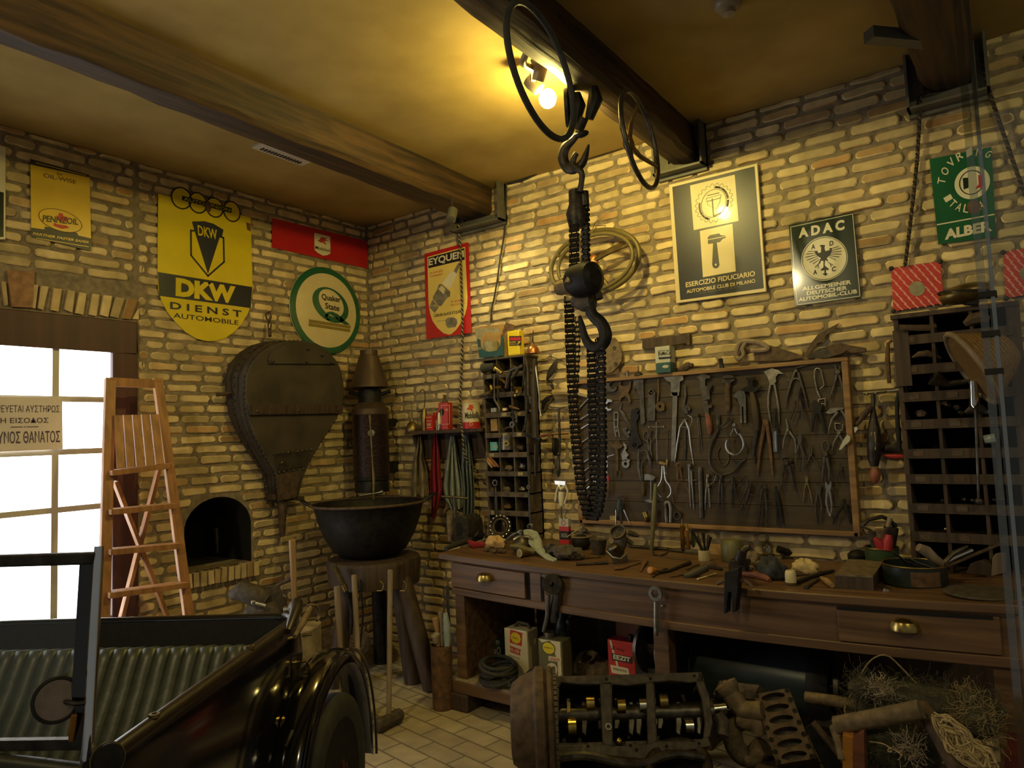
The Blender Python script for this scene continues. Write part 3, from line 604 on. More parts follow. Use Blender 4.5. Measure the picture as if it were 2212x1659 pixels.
MB().lathe((cx,cy,zs),(0,0,1),[(.0001,.0),(.17,.004),(.25,.05),(.31,.15),(.352,h*.72),(.372,h*.95),(.398,h),(.395,h+.012),(.365,h-.004),(.33,h*.7),(.26,.09),(.0001,.03)],48).build('bowl','black_iron',root,smooth=60)
MB().torus((cx,cy,zr+.004),(0,0,1),.394,.009,48,8).build('rim','rust_brown',root)
for s in(-1,1):
 e=sd*s;b0=V((cx,cy,zr))+e*.385
 t_=fdir*.045;MB().tube(smoothpts([b0-t_,b0-t_+e*.05+V((0,0,.03)),b0+e*.075+V((0,0,.045)),b0+t_+e*.05+V((0,0,.03)),b0+t_]),.008,8).build('handle','black_iron',root)
def edge(px,py):return D(px,py,(V((cx2,cy2,.7))-CAM).dot(CF)-.34)
t=tag(MB().tube([edge(770,1252),edge(768,1330),edge(772,1398)],.006,6).tube([edge(779,1252),edge(784,1330),edge(778,1398)],.006,6).ball(edge(775,1275),.012).build('blacksmith_tongs','black_iron'),'black blacksmith tongs hanging against the stump table front','tongs')
for px,nm in((820,'brass hook screwed into the stump table edge above the sledgehammers'),(870,'small hook on the stump table edge nearest the workbench')):
 mb=MB().tube(smoothpts([edge(px,1255),edge(px+8,1262),edge(px+6,1275),edge(px-6,1276)]),.004,6);tag(mb.build('hook','old_brass'),nm,'hook')
root=thing('grease_gun','brass ended spring grease gun leaning at the stump table edge','grease gun',edge(735,1300))
mb=MB();a,b_=edge(722,1222),edge(742,1262);mb.tube([a,b_],.012,10);mb.build('barrel','old_brass',root)
mb=MB();d_=(b_-a);x,y,z=frame_of(d_);mb.tube([a+d_*(i/90)+(x*math.cos(i*.75)+y*math.sin(i*.75))*.015 for i in range(91)],.003,5);mb.build('spring','old_brass',root)
MB().cyl(b_,edge(748,1276),.017).build('collar','brass',root);MB().tube([edge(748,1276),edge(760,1320),edge(758,1370)],[.01,.014,.01],8).build('rod','black_iron',root)
def sledge(label,foot,top,hr,head,hd,mat,hmat='cast'):
 r_=thing('sledgehammer',label,'hammer',foot,'sledgehammers by the stump table');f,t_=V(foot),V(top)
 MB().tube([f+V((0,0,.03)),f.lerp(t_,.3),f.lerp(t_,.7),t_,t_+(t_-f).normalized()*.004],[hr*.85,hr*.95,hr,hr*1.02,hr*.8],12).build('handle',mat,r_)
 d_=V(hd).normalized();c_=f+V((0,0,head[1]));mb=MB()
 L_,w_=head;x,y,z=frame_of(d_);rot=lambda a:V(a)
 mb.lathe(c_-d_*L_/2,d_,[(w_*.8,0),(w_,L_*.08),(w_*1.0,L_*.28),(w_*.92,L_*.35),(w_*.92,L_*.65),(w_,L_*.72),(w_,L_*.92),(w_*.8,L_)],8);mb.build('head',hmat,r_,smooth=20)
f0=H(840,1572,0)
sledge('sledgehammer standing on its clearly visible head, handle upright against the stump table',f0,W(843,1232,2.98),.0165,(.19,.04),H(870,1545,.04)-H(812,1575,.04),'greyhandle')
sledge('sledgehammer with pale handle between the fender and another sledgehammer',H(802,1572,0)-V((.06,.02,0)),W(765,1243,2.85),.0165,(.14,.036),(.0,1,0),'greyhandle')
sledge('sledgehammer handle rising from behind the black fender, shortest of the three',H(702,1580,0)+V((.02,.12,0)),W(728,1268,2.75),.018,(.14,.036),(0,1,0),'greyhandle')
ba=H(610,1352,.58);root=thing('anvil_block','pale tree stump behind the car carrying the vise','stump',(ba.x,ba.y,0))
MB().lathe((ba.x,ba.y,0),(0,0,1),[(.22,0),(.21,.3),(.21,.575),(.20,.58)],22).build('block','stone',root)
kd=(ba-CAM).dot(CF)
def near(px,py,e=0):return D(px,py,kd+e)
root=thing('bench_vise','dark iron vise lying on the stump behind the car','vise',near(560,1340))
MB().tube([near(500,1287),near(520,1275),near(560,1290),near(575,1300)],[.03,.055,.062,.05],10).build('body','cast',root)
MB().prism([near(*p)for p in((552,1272),(572,1268),(588,1312),(572,1332),(556,1325))],V((.05,.06,0))).build('jaw','cast',root)
MB().tube([near(530,1338),near(545,1318),near(590,1318),near(605,1335)],[.03,.05,.05,.03],10).build('foot','cast',root)
MB().tube([near(545,1300,-.08),near(575,1308,-.08)],.011,8).ball(near(548,1301,-.08),.016).build('screw_handle','steel',root)
root=thing('hammer','hammer with shiny head standing handle up on the stump behind the car','hammer',near(632,1330))
MB().tube([near(636,1310),near(634,1240),near(631,1166)],[.014,.017,.019],10).build('handle','handle',root)
MB().tube([near(614,1316),near(626,1316),near(630,1317),near(651,1321)],[.021,.021,.027,.025],10).build('head','bright_steel',root,smooth=25)
tag(MB().prism([near(*p,.1)for p in((640,1330),(690,1306),(686,1316),(660,1334))],V((.04,.05,0))).build('anvil_horn','rust_brown'),'pointed rusty anvil horn sticking out beside the shiny hammer head','anvil')
tag(MB().tube([near(612,1290,.05),near(616,1312,.05),near(616,1330,.05)],[.01,.018,.022],8).build('small_bottle','rust_brown'),'small dark bottle on the stump behind the shiny hammer','bottle')
tag(MB().tube([near(600,1264,.25),near(628,1250,.25)],.012,8).build('file_stub','rust_brown'),'short dark rod sticking out of the wall bricks behind the hammer handle','rod')
tag(MB().tube([L(467,1140,-4.7),L(469,1168,-4.7),L(470,1195,-4.7)],[.018,.014,.008],8).build('poker','iron'),'grey poker hanging inside the dark arched niche','poker')
pc=H(742,1400,.12);tag(MB().lathe(pc,(0.35,-.3,1),[(.0001,0),(.14,.008),(.19,.04),(.195,.04),(.145,0),(.0001,-.008)],24).build('metal_pan','cast_tan'),'dull metal pan tilted behind the black fender','pan')
kx,cx_=.22,-3.771
def PL(px,py,e=0):d_=ray(px,py);t_=(cx_+e-kx*1.6)/(d_.x+kx*d_.z);return CAM+d_*t_
root=thing('step_ladder','wooden step ladder standing before the bright door','ladder',PL(320,1335)*1)
def ext(a,b,z=0.0):return a+(b-a)*((z-a.z)/(b.z-a.z))
for nm,a,b_ in(('rail',(238,818),(224,1335)),('rail',(340,818),(408,1335))):
 A,Bq=PL(*a),PL(*b_);MB().bar(A,ext(A,Bq),.03,.055,V((0,1,0))).build(nm,'ladderwood',root,smooth=0,bevel=.003)
MB().bar(PL(236,825),PL(346,830),.028,.05,V((0,0,1))).build('top_bar','ladderwood',root,smooth=0,bevel=.003)
for(a,b_)in(((233,1022),(362,1006)),((231,1106),(374,1092)),((230,1192),(386,1178)),((228,1285),(400,1262))):
 A,Bq=PL(*a,.01),PL(*b_,.01);MB().bar(A,Bq,.10,.03,V((0,0,1))).build('step','ladderwood',root,smooth=0,bevel=.003)
A,Bq=PL(231,1370,.01),PL(412,1345,.01);MB().bar(A,Bq,.10,.03,V((0,0,1))).build('step','ladderwood',root,smooth=0)
for k in range(5):
 xa,xb=245+k*19.5,250+k*21;MB().prism([PL(xa,897-k*.5,.02),PL(xa+17,897-k*.5,.02),PL(xb+18,1010-k*2,.05),PL(xb+1,1012-k*2,.05)],V((.016,0,0))).build('platform_slat','ladderwood',root,smooth=0,bevel=.002)
def wallside(px,py,x):return L(px,py,x)
for a,b_ in(((248,1040),(362,1335)),((345,1005),(262,1335))):
 A,Bq=wallside(*a,-4.24),wallside(*b_,-4.33);MB().bar(A,ext(A,Bq),.022,.04,V((1,0,0))).build('brace','ladderwood',root,smooth=0,bevel=.002)
ys=3.87;zsf=1.657;A,Bq=W(878,930,ys),W(1042,926,ys);xa,xb=A.x,Bq.x
root=thing('wall_shelf','small dark wall shelf over the hanging rags','shelf',((xa+xb)/2,4,zsf-.1))
MB().bb((xa,ys-.02,zsf-.025),(xb,4.0,zsf)).build('board','darkwood',root,smooth=0,bevel=.003)
MB().bb((xa+.03,3.972,zsf-.21),(xb-.03,4.0,zsf-.025)).build('backboard','darkwood',root,smooth=0)
for x in(xa+.05,xb-.05):MB().prism([V((x-.012,3.975,zsf-.03)),V((x-.012,ys+.01,zsf-.03)),V((x-.012,ys+.03,zsf-.06)),V((x-.012,3.95,zsf-.19)),V((x-.012,3.975,zsf-.21))],V((.024,0,0))).build('bracket','darkwood',root,smooth=0)
for px in(905,940,978,1006):MB().tube([W(px,944,3.97),W(px,944,3.935),W(px,940,3.93)],.005,6).build('peg','iron',root)
yo=3.90
def on(px,y=yo):return V((W(px,920,y).x,y,zsf))
def hz(p,py):return zat(p.x,p.y,py)
def tin(name,label,cat,p,r,ztop,parts,n=24,group=None,box=None,rot=0):
 r_=thing(name,label,cat,p,group)
 for nm,mat,z0,z1,s in parts:
  za,zb_=p.z+(ztop-p.z)*z0,p.z+(ztop-p.z)*z1
  if box:
   mt=Matrix.Rotation(rot,3,'Z');MB().box(V((p.x,p.y,(za+zb_)/2)),(box[0]*s,box[1]*s,zb_-za),mt).build(nm,mat,r_,smooth=0,bevel=.003)
  else:MB().lathe((p.x,p.y,0),(0,0,1),[(r*s,za),(r*s,zb_)],n).build(nm,mat,r_)
 return r_
def canface(p,r,dirv=None):
 d_=(CAM-p);d_.z=0;d_.normalize()if dirv is None else None;d_=dirv or d_;return p+d_*r,V((-d_.y,d_.x,0)),d_
def label_on(r_,p,r,body,u0,z0,w,h,mat,bold=0,arc=True):
 o,u,n_=canface(p,r);return text(body,o+u*u0+V((0,0,z0-p.z))+n_*.001,u,(0,0,1),w,h,mat,r_,bold=bold)
p=on(890);r_=thing('oil_can','brass oil can with straight thin spout at the end of the wall shelf','oil can',p)
MB().lathe(p,(0,0,1),[(.05,0),(.052,.012),(.048,.03),(.03,.065),(.012,.08),(.01,.09)],24).build('body','old_brass',r_);MB().tube([p+V((0,0,.085)),V((p.x,p.y,hz(p,865)))],[.006,.003],8).build('spout','old_brass',r_)
p=on(917);r_=thing('oil_can','slim dark oil gun with long curved spout on the wall shelf','oil can',p);zt=hz(p,895)
MB().lathe(p,(0,0,1),[(.024,0),(.024,zt-p.z),(.016,zt-p.z+.03),(.008,zt-p.z+.05)],18).build('body','old_brass',r_)
MB().tube(smoothpts([V((p.x,p.y,zt+.04)),W(918,865,yo),W(917,846,yo),W(911,842,yo),W(907,847,yo)]),.0035,6).build('spout','iron',r_);MB().tube([V((p.x,p.y,zt+.03)),W(904,889,yo)],.005,6).build('lever','iron',r_)
p=on(931,3.885);r_=tin('tin_can','small square red tin with white printed lines on the shelf','can',p,.03,hz(p,897),[('body','can_red',0,1,1)],box=(.062,.04));o=p+V((-.028,-.0215,0));mb=MB()
for k,w in((.2,.05),(.33,.03),(.62,.052),(.86,.05)):mb.box(o+V((.028,0,(hz(p,897)-p.z)*k)),(w,.002,.004))
mb.build('printed_lines','can_cream',r_,smooth=0);text('EAGER',o+V((.004,-.001,.04)),(1,0,0),(0,0,1),.048,.016,'can_cream',r_)
p=on(944,3.93);r_=tin('tin_can','half hidden orange and cream tin behind the white candle','can',p,.026,hz(p,891),[('lower','can_cream',0,.55,1),('upper','can_red',.55,1,1.0)])
p=on(949,3.86);r_=thing('spark_plug','tall white spark plug standing in front of the red tins','spark plug',p)
MB().lathe(p,(0,0,1),[(.011,0),(.014,.012),(.013,.03),(.018,.032),(.018,.045)],12).build('shell','bright_steel',r_);MB().lathe(p,(0,0,1),[(.011,.045),(.013,.07),(.009,.12),(.006,.128)],12).build('insulator','en_white',r_)
p=on(963,3.9);zt=hz(p,870);r_=tin('tin_can','tall red oil tin with black round emblem and cone top on the shelf','can',p,0,zt,[('body','can_red',0,1,1)],box=(.085,.06),rot=.1)
MB().lathe((p.x,p.y,zt),(0,0,1),[(.026,0),(.012,.03),(.012,.05),(.014,.05),(.014,.058)],16).build('spout_cap','rust_brown',r_)
sf=Surf('B',4.0-3.9+.033);mb=MB();line(sf,[(953,876),(971,875),(971.5,916),(954,917)],.0025,mb,closed=True);ptext('OIL',sf,(961,888),(969,887),(961,883),'',None,mb=mb);mb.build('border','can_cream',r_,smooth=0);plate(sf,[*ell(954,890,5,8,18)],.001).build('emblem','en_black',r_,smooth=0)
p=on(1019,3.9);zt=hz(p,872);hh=zt-p.z;r_=thing('oil_can','round cream and red oil can with winged horse on the shelf','can',p)
MB().lathe(p,(0,0,1),[(.064,hh*.26),(.064,hh),(.066,hh),(.066,hh+.004),(.06,hh+.002)],28).build('body','can_cream',r_);MB().lathe(p,(0,0,1),[(.066,0),(.066,.004),(.0643,.005),(.0643,hh*.26)],28).build('red_band','can_red',r_)
label_on(r_,p,.0655,'Mobiloil',-.045,p.z+hh*.40,.088,.045,'en_black',.02)
o,u,n_=canface(p,.0665);f=lambda a,b_:o+u*(a-.01)+V((0,0,b_+hh*.66))
MB().prism([f(*e)for e in((-.025,.02),(-.01,.03),(.0,.055),(.012,.05),(.03,.05),(.018,.04),(.032,.03),(.016,.026),(.022,.0),(.01,.008),(.0,.018),(-.012,.018))],n_*.001).build('winged_horse','ink_red',r_,smooth=0)
text('D',f(-.004,-hh*.55),u,(0,0,1),.022,.025,'can_cream',r_,'letter')
def rag(label,mat,top,prof,seed,fold=5,y=3.925):
 q=random.Random(seed);ph=q.random()*6;rows=len(prof)
 def fn(u,v):
  t=v*(rows-1);i=min(int(t),rows-2);k=t-i;a,b_=prof[i],prof[i+1]
  xl=a[0]+(b_[0]-a[0])*k;xr=a[1]+(b_[1]-a[1])*k;py=a[2]+(b_[2]-a[2])*k+(2.2*math.sin(u*9+ph)if v>.95 else 0)
  e=(.010+.022*min(1,v*2))*math.sin(u*fold*2*PI+ph+1.2*v)+.008*math.sin(u*13+v*7)
  return W(xl+(xr-xl)*u,py,y+e)
 return tag(MB().grid(fn,44,22,(0,.005,0)).build('hanging_rag',mat,smooth=80),label,'rag',None)
rag('tan brown stained rag hanging first on the shelf pegs beside the cauldron','cloth_tan',0,[(903,909,941),(897,914,970),(893,914,990),(889,922,1020),(887,926,1062),(888,924,1072)],1,2.2)
rag('dark red rag hanging from the shelf pegs','cloth_red',0,[(936,944,940),(932,948,970),(930,951,1020),(930,955,1060),(932,948,1090),(932,940,1118)],2,2.2)
rag('pale grey green pleated rag hanging from the shelf pegs','cloth_grey',0,[(973,981,942),(968,986,970),(962,993,1010),(957,1000,1050),(961,1000,1080),(972,998,1098)],3,3.2)
rag('blue grey rag with twisted cord over it, nearest the slotted rack','cloth_blue',0,[(1002,1012,940),(998,1017,970),(996,1021,1010),(1000,1024,1060),(1000,1024,1100),(1002,1018,1138)],4,3.2)
def zb(x):return.872+(.0135 if x<-1.4 else.0225)*(x+1.4)**2
RY=3.85;x0,x1=W(1047,900,RY).x,W(1138,900,RY).x;zR0=zb((x0+x1)/2);zR1=zat((x0+x1)/2,RY,771)
rack=thing('slotted_rack','narrow grey rack of small compartments standing on the workbench','rack',((x0+x1)/2,3.93,zR0))
MB().bb((x0,RY,zR0),(x0+.012,4.0,zR1)).build('side_panel','rack',rack,smooth=0);MB().bb((x1-.012,RY,zR0),(x1,4.0,zR1)).build('side_panel','rack',rack,smooth=0)
MB().bb((x0,3.985,zR0),(x1,4.0,zR1)).build('back_panel','soot_and_shade',rack,smooth=0);MB().bb((x0-.01,RY-.008,zR1-.012),(x1+.01,4.0,zR1)).build('top_board','rack',rack,smooth=0)  # near-black panel behind the compartments
xm=(x0+x1)/2;RZ=[zat(xm,RY,py)for py in(809,851,894,938,981,1022,1066,1107)]+[zR0+.03]
for z in RZ:
 sh=MB().bb((x0,RY,z-.006),(x1,3.99,z+.004));sh.bb((x0,RY-.006,z-.022),(x1,RY,z+.012));o=sh.build('shelf','rack',rack,smooth=0)
 for k in range(3):MB().bb((x0+(x1-x0)*(k+.3)/3,RY-.0085,z-.016),(x0+(x1-x0)*(k+.62)/3,RY-.006,z+.007)).build('paper_tag','label_tan' if rnd.random()<.5 else 'rust_brown',o,smooth=0)
for k in(1,2):
 x=x0+(x1-x0)*k/3;MB().bb((x-.005,RY+.002,zR0),(x+.005,3.99,zR1)).build('divider','rack',rack,smooth=0)
FW=lambda px,py,e=0:W(px,py,RY-e)
def strokes(mb,pf,pts,w,depth=.4,k=370.0,n=8):mb.tube([pf(*p)for p in pts],[max(.0015,x/2/k)for x in w]if isinstance(w,(list,tuple))else w/2/k,n,flat=V((0,1,0)),k=depth);return mb
def it(name,label,cat,mb,mat,group=None,**k):return tag(mb.build(name,mat,**k),label,cat,group)
S3=lambda*p:smoothpts(p)
it('hose_end','black rubber hose end sticking out of the rack top row','hose',MB().lathe(FW(1042,796,.06),(1,.15,.06),[(.022,0),(.034,.002),(.034,.02),(.03,.03),(.026,.1),(.0001,.1)],16).lathe(FW(1042,796,.06),(1,.15,.06),[(.022,0),(.02,.03),(.0001,.03)],16),'rubber')
it('brass_valve','shiny brass valve fitting in the rack top row','valve',MB().ball(FW(1070,797,.05),.019).cyl(FW(1072,797,.05),FW(1083,806,.05),.012).cyl(FW(1083,804,.05),FW(1100,801,.05),.004).ball(FW(1082,805,.06),.014),'brass')
it('bent_pipe','grey double bent pipe across the upper rack rows','pipe',MB().tube([FW(*p)for p in((1094,838,.04),(1098,815,.05),(1103,800,.05),(1112,795,.05),(1120,798,.05))],.0155,10).tube([FW(*p)for p in((1106,816,.06),(1114,806,.06),(1122,793,.06),(1130,790,.06))],.013,10),'dark_steel')
it('yellow_tube','short yellow brass tube beside the bent pipe in the rack','tube',MB().tube([FW(1078,818,.02),FW(1086,821,.03),FW(1092,828,.03)],.009,8),'brass')
it('brass_fitting','brass elbow fitting in the third rack row','fitting',MB().tube([FW(1060,833,.04),FW(1062,842,.05),FW(1058,852,.05)],.011,8).tube([FW(1072,837,.04),FW(1084,837,.05)],.011,8),'brass')
it('brass_tap','small brass tap on the rack edge below the bent pipe','tap',MB().cyl(FW(1112,838,.03),FW(1124,840,.05),.014).cyl(FW(1118,840,.04),FW(1116,850,.05),.012).ball(FW(1113,855,.05),.012),'brass')
it('hanging_hook','rusty hook lever sticking out of the rack side','hook',MB().tube([FW(1038,856,.05),FW(1050,852,.06),FW(1058,848,.05)],[.012,.014,.01],8),'rust_brown')
it('hanging_wrench','grey curved wrench hanging down three rack rows','wrench',strokes(MB(),lambda x,y:FW(x,y,.035),S3((1067,808),(1067,830),(1067,850),(1068,864),(1075,876),(1078,886),(1076,893)),6.5,.4),'dark_steel')
it('small_box','tiny pale printed box in the third rack row','box',MB().box(W(1068,886,RY+.03),(.04,.03,.03)),'box_pale',smooth=0,bevel=.001)
it('small_tin','tiny yellow tin in the third rack row','tin',MB().box(W(1094,884,RY+.03),(.045,.03,.018)),'brass',smooth=0)
it('leather_strip','reddish leather strip lying on the rack shelf edge','strip',MB().tube([FW(1102,878,.0),FW(1110,881,.02),FW(1122,884,.02)],[.012,.01,.004],6),'rust')
it('hanging_chain','dark clump of chain links hanging from the third rack row','chain',MB().ring(FW(1107,896,.03),(.3,1,0),.022,.009,.01,14).ring(FW(1113,906,.03),(.2,1,.2),.02,.008,.01,14).ring(FW(1107,917,.035),(0,1,0),.022,.009,.012,14).tube([FW(1112,888,.03),FW(1116,900,.04),FW(1117,912,.03)],.008,6),'dark_steel')
it('half_bearing','curved bearing shell lying in the fourth rack row','bearing',MB().tube(smoothpts([W(1087,929,RY+.02),W(1094,924,RY+.02),W(1104,923,RY+.02),W(1112,929,RY+.02)]),.007,6),'steel')
it('cardboard_box','small upright orange cardboard box in the fourth rack row','box',MB().box(W(1070.5,918,RY+.03),(.058,.04,.085)),'cardboard',smooth=0,bevel=.002)
r_=it('teal_box','small turquoise box with ring emblem in the fifth rack row','box',MB().box(W(1069.5,964,RY+.03),(.058,.04,.06)),'box_cyan',smooth=0,bevel=.002)
c_=W(1071,965,RY+.0095);MB().ring(c_,(0,1,0),.016,.012,.001,18).ring(c_,(0,1,0),.007,.003,.001,12).build('ring_emblem','box_pale',r_,smooth=0);MB().prism([c_+V(e)for e in((-.026,-.0,.017),(-.013,0,0),(-.026,0,-.017))],V((0,-.001,0))).build('emblem_triangle','box_pale',r_,smooth=0)
p=W(1096,971,RY+.0);r_=thing('piston','shiny aluminium piston standing in the fifth rack row','piston',p)
MB().lathe(p,(.05,0,1),[(.046,0),(.046,.055),(.043,.057),(.043,.061),(.046,.063),(.046,.069),(.043,.07),(.043,.074),(.046,.076),(.046,.082),(.043,.083),(.043,.086),(.045,.088),(.045,.1)],26).build('body','steel',r_)
MB().ring(p+V((.028,-.041,.042)),(.4,-1,0),.02,.010,.02,18).build('pin_boss','brass',r_)
it('metal_part','dark rusty valve part behind the piston in the rack','part',MB().tube([W(1112,958,RY+.05),W(1120,966,RY+.05),W(1132,968,RY+.05)],[.018,.022,.016],8),'rust_brown')
for k,(a,b_)in enumerate((((1053,990),(1071,1008)),((1058,988),(1077,1009)),((1052,994),(1064,1010)))):it('wooden_file',('orange','reddish','pale')[k]+' wooden tool handle lying in the sixth rack row','handle',MB().tube([FW(*a,.01),FW((a[0]+b_[0])/2,(a[1]+b_[1])/2,.015),FW(*b_,.01)],[.007,.011,.008],8),('orangewood','redhandle','handle')[k])
for k,(px,py,mt,nm)in enumerate(((1100,1011,'cast_tan','tan dusty lump of scrap metal in the middle of the sixth rack row'),(1129,1007,'steel','shiny round part in the sixth rack row'),(1060,1058,'cast','dark scrap part in the seventh rack row beside the hanging ring spanner'),(1093,1057,'cast_tan','tan scrap part in the middle of the seventh rack row'),(1127,1056,'dark_steel','dark scrap part in the last compartment of the seventh rack row'),(1094,1094,'rust','rusty heap of small parts in the eighth rack row'))):
 it('scrap_part',nm,'part',MB().ball(W(px,py,RY+.04),.028,(1.3,.8,.7),10,jit=.45,seed=k),mt)
def spanner(name,label,pf,pts,w,ends,mat,group=None,depth=.35,dy=.006):
 mb=strokes(MB(),pf,pts,w,depth)
 for kind,x,y,r,a in ends:
  c_=pf(x,y)
  if kind=='o':mb.ring(c_,(0,1,0),r/370,r*.6/370,dy*2,18)
  elif kind=='c':mb.tube([c_+V((math.cos(a+t),0,math.sin(a+t)))*r*.75/370 for t in[.75+(2*PI-1.5)*i/12 for i in range(13)]],[r*(.24 if i in(0,12)else.36)/370 for i in range(13)],6,flat=V((0,1,0)),k=.6)
  elif kind=='d':mb.lathe(c_-V((0,dy,0)),(0,1,0),[(r/370,0),(r/370,dy*2)],16)
 return it(name,label,'wrench',mb,mat,group)
spanner('ring_spanner','big ring spanner hanging down the front of the rack',lambda x,y:FW(x,y,.03),[(1070,1052),(1071,1080),(1072,1122)],[7,9.5,9],[('o',1070,1043,8.5,0)],'dark_steel')
spanner('hanging_wrench','long combination wrench hanging from the rack edge to the bench',lambda x,y:FW(x,y,.02),[(1142,1058),(1143,1090),(1145,1130)],[4,6,5],[('o',1142,1052,5,0),('c',1145,1138,8.5,-PI/2)],'dark_steel')
SX=lambda px,py,e=.02:V((x1+e,0,0))+V((0,CAM.y+ray(px,py).y*(x1+e)/ray(px,py).x,1.6+ray(px,py).z*(x1+e)/ray(px,py).x))
def hangside(name,label,cat,pts,w,mat):return it(name,label,cat,MB().tube([W(p[0],p[1],3.80+.0*i)for i,p in enumerate(pts)],[a/2/345 for a in w]if isinstance(w,(list,tuple))else w/2/345,8),mat)
hangside('tyre_lever','long polished lever with gold sheen hanging beside the rack','lever',[(1155.5,779),(1158,800),(1162,830),(1165,855),(1165,880),(1169,898)],4.5,'bright_steel')
hangside('flat_iron_bar','flat dark iron bar hanging on the rack corner, next to the polished lever','bar',[(1135,772),(1141,800),(1141,850),(1147,872)],[6,10,11,8],'iron')
hangside('iron_hook','thin dark hook hanging in front of the rack corner','hook',[(1137,768),(1133,790),(1131,815),(1129,838)],[5,5,5,3],'iron')
hangside('hook_spanner','dark curved hook spanner at the rack corner below the flat bar','wrench',S3((1138,862),(1144,858),(1152,868),(1155,880),(1150,890),(1145,886)),7,'dark_steel')
hangside('long_spanner','long slim spanner hanging at the rack corner above the socket tee','wrench',[(1139,862),(1138,880),(1136,905),(1134,930)],[9,5,5.5,6],'dark_steel')
hangside('leather_strap','wide dark leather strap hanging on the rack side','strap',[(1155,775),(1153,830),(1155,890),(1157,945)],[9,14,15,16],'bellows_leather')
hangside('iron_bracket','dark tangled iron bracket on the rack corner','bracket',[(1133,918),(1130,932),(1136,938),(1146,940),(1156,945),(1168,950)],[7,6,8,12,12,9],'black_iron')
hangside('hanging_spanner','spanner hanging from the iron bracket on the rack corner','wrench',[(1141,958),(1141,985),(1145,1012),(1143,1030)],[8,4.5,5,8],'dark_steel')
hangside('hanging_rod','thin steel rod hanging beside the spanner at the rack corner','rod',[(1156,960),(1155,990),(1156,1028)],3,'steel')
hangside('iron_pliers','dark pliers hanging at the outer rack side','pliers',[(1163,955),(1160,985),(1158,1025)],[8,6,5],'black_iron')
zt=zR1
p=V((W(1062,760,3.86).x,3.90,zt));r_=thing('torn_box','torn teal cardboard box with grey part in it on top of the rack','box',p)
TB=Surf('B',.16);mb=plate(TB,[(1031,731),(1038,732),(1039,748),(1045,757),(1058,760),(1075,757),(1082,745),(1083,722),(1089,732),(1089,768),(1036,773)],.004);mb.build('box_front','box_teal',r_,smooth=0)
mb=MB().bb((W(1031,770,3.86).x,3.845,zt),(W(1089,770,3.86).x,3.985,zt+.005));mb.build('box_bottom','box_teal',r_,smooth=0);mb=plate(Surf('B',.02),[(1036,705),(1100,700),(1094,765),(1038,768)],.004);mb.build('box_back','cardboard',r_,smooth=0)
TB.off=.162;mb=plate(TB,[(1026,712),(1036,709),(1078,709),(1079,718),(1062,718),(1042,720),(1040,735),(1030,731)],.004);plate(TB,[(1033,750),(1042,752),(1036,756)],.003,mb);mb.build('torn_flap','paper_grey',r_,smooth=0)
mb=plate(Surf('B',.10),[(1093,697),(1112,702),(1110,716),(1096,714),(1085,728),(1086,716)],.004);mb.build('loose_flap','rust',r_,smooth=0)
it('metal_drum','dusty grey drum part inside the torn teal box','part',MB().lathe((W(1060,740,3.9).x,3.905,zt+.006),(0,0,1),[(.05,0),(.054,.01),(.054,.11),(.045,.125),(.0001,.13)],24),'paper_grey')
it('card_box','slim upright brown card box between the torn box and yellow can','box',MB().box(V((W(1093,745,3.88).x,3.90,zt+.065)),(.03,.09,.13)),'cardboard',smooth=0)
p=V((W(1114,760,3.88).x,3.885,zt));r_=thing('oil_can','bright yellow oil can with dark label on top of the rack','can',p);zz=zat(p.x,3.86,714)-zt
MB().box(p+V((0,0,zz/2)),(.104,.06,zz)).build('body','can_yellow',r_,smooth=0,bevel=.01)
q=sc(1085,700,12.69);TY=Surf('B',4-3.885+.031);plate(TY,[q(190,330),q(525,325),q(525,580),q(195,595)],.001).build('label','en_black',r_,smooth=0)
mb=plate(TY.at(.0011),[q(208,375),q(260,350),q(300,380),q(345,345),q(380,375),q(450,350),q(510,365),q(505,445),q(215,455)],.0006);mb.build('red_script','can_red',r_,smooth=0)
T=TY.at(.0011);tx(q,'SUPER',T,(205,515),(385,505),(205,485),'can_yellow',r_,bold=.03);tx(q,'7',T,(400,570),(510,560),(405,480),'can_yellow',r_,bold=.03,shear=.2);tx(q,'FORMULA',T,(205,565),(390,555),(205,543),'can_yellow',r_,bold=.02)
p=V((W(1150,768,3.86).x,3.87,zt-.0));r_=thing('oil_can','copper domed oil can with thin spout on the rack corner','oil can',p)
MB().lathe(p,(0,0,1),[(.045,0),(.043,.02),(.036,.04),(.018,.055),(.012,.06),(.012,.075)],24).build('body','copper',r_);MB().tube([p+V((0,0,.07)),p+V((.004,0,.13)),p+V((.010,0,.16))],[.006,.004,.002],8).build('spout','iron',r_)
BW=lambda px,py,e=.03:W(px,py,4-e)
def hangB(name,label,cat,pts,w,mat,e=.03,depth=.5,group=None,k=345):return it(name,label,cat,MB().tube([BW(p[0],p[1],e)for p in pts],[a/2/k for a in w]if isinstance(w,(list,tuple))else w/2/k,8,flat=V((0,1,0)),k=depth),mat,group)
hangB('leather_pouch','brown leather pouch hanging tip down on the bricks beside the rack','pouch',[(1203,776),(1200,785),(1192,800),(1186,810),(1181,820)],[3,13,19,14,4],'bellows_leather')
hangB('hanging_wire','thin bent wire on the bricks behind the leather pouch','wire',S3((1170,776),(1178,776),(1188,770),(1200,774),(1215,780),(1226,790)),2,'rope_black',.012,1)
hangB('cord','dark cord looping under the leather pouch down the wall','cord',S3((1181,820),(1190,825),(1195,840),(1192,855),(1185,862),(1178,872)),4,'rope_black',.02,1)
hangB('iron_lump','dark iron clump beside the polished lever','part',[(1190,855),(1182,862),(1174,870),(1172,885)],[6,12,14,8],'black_iron')
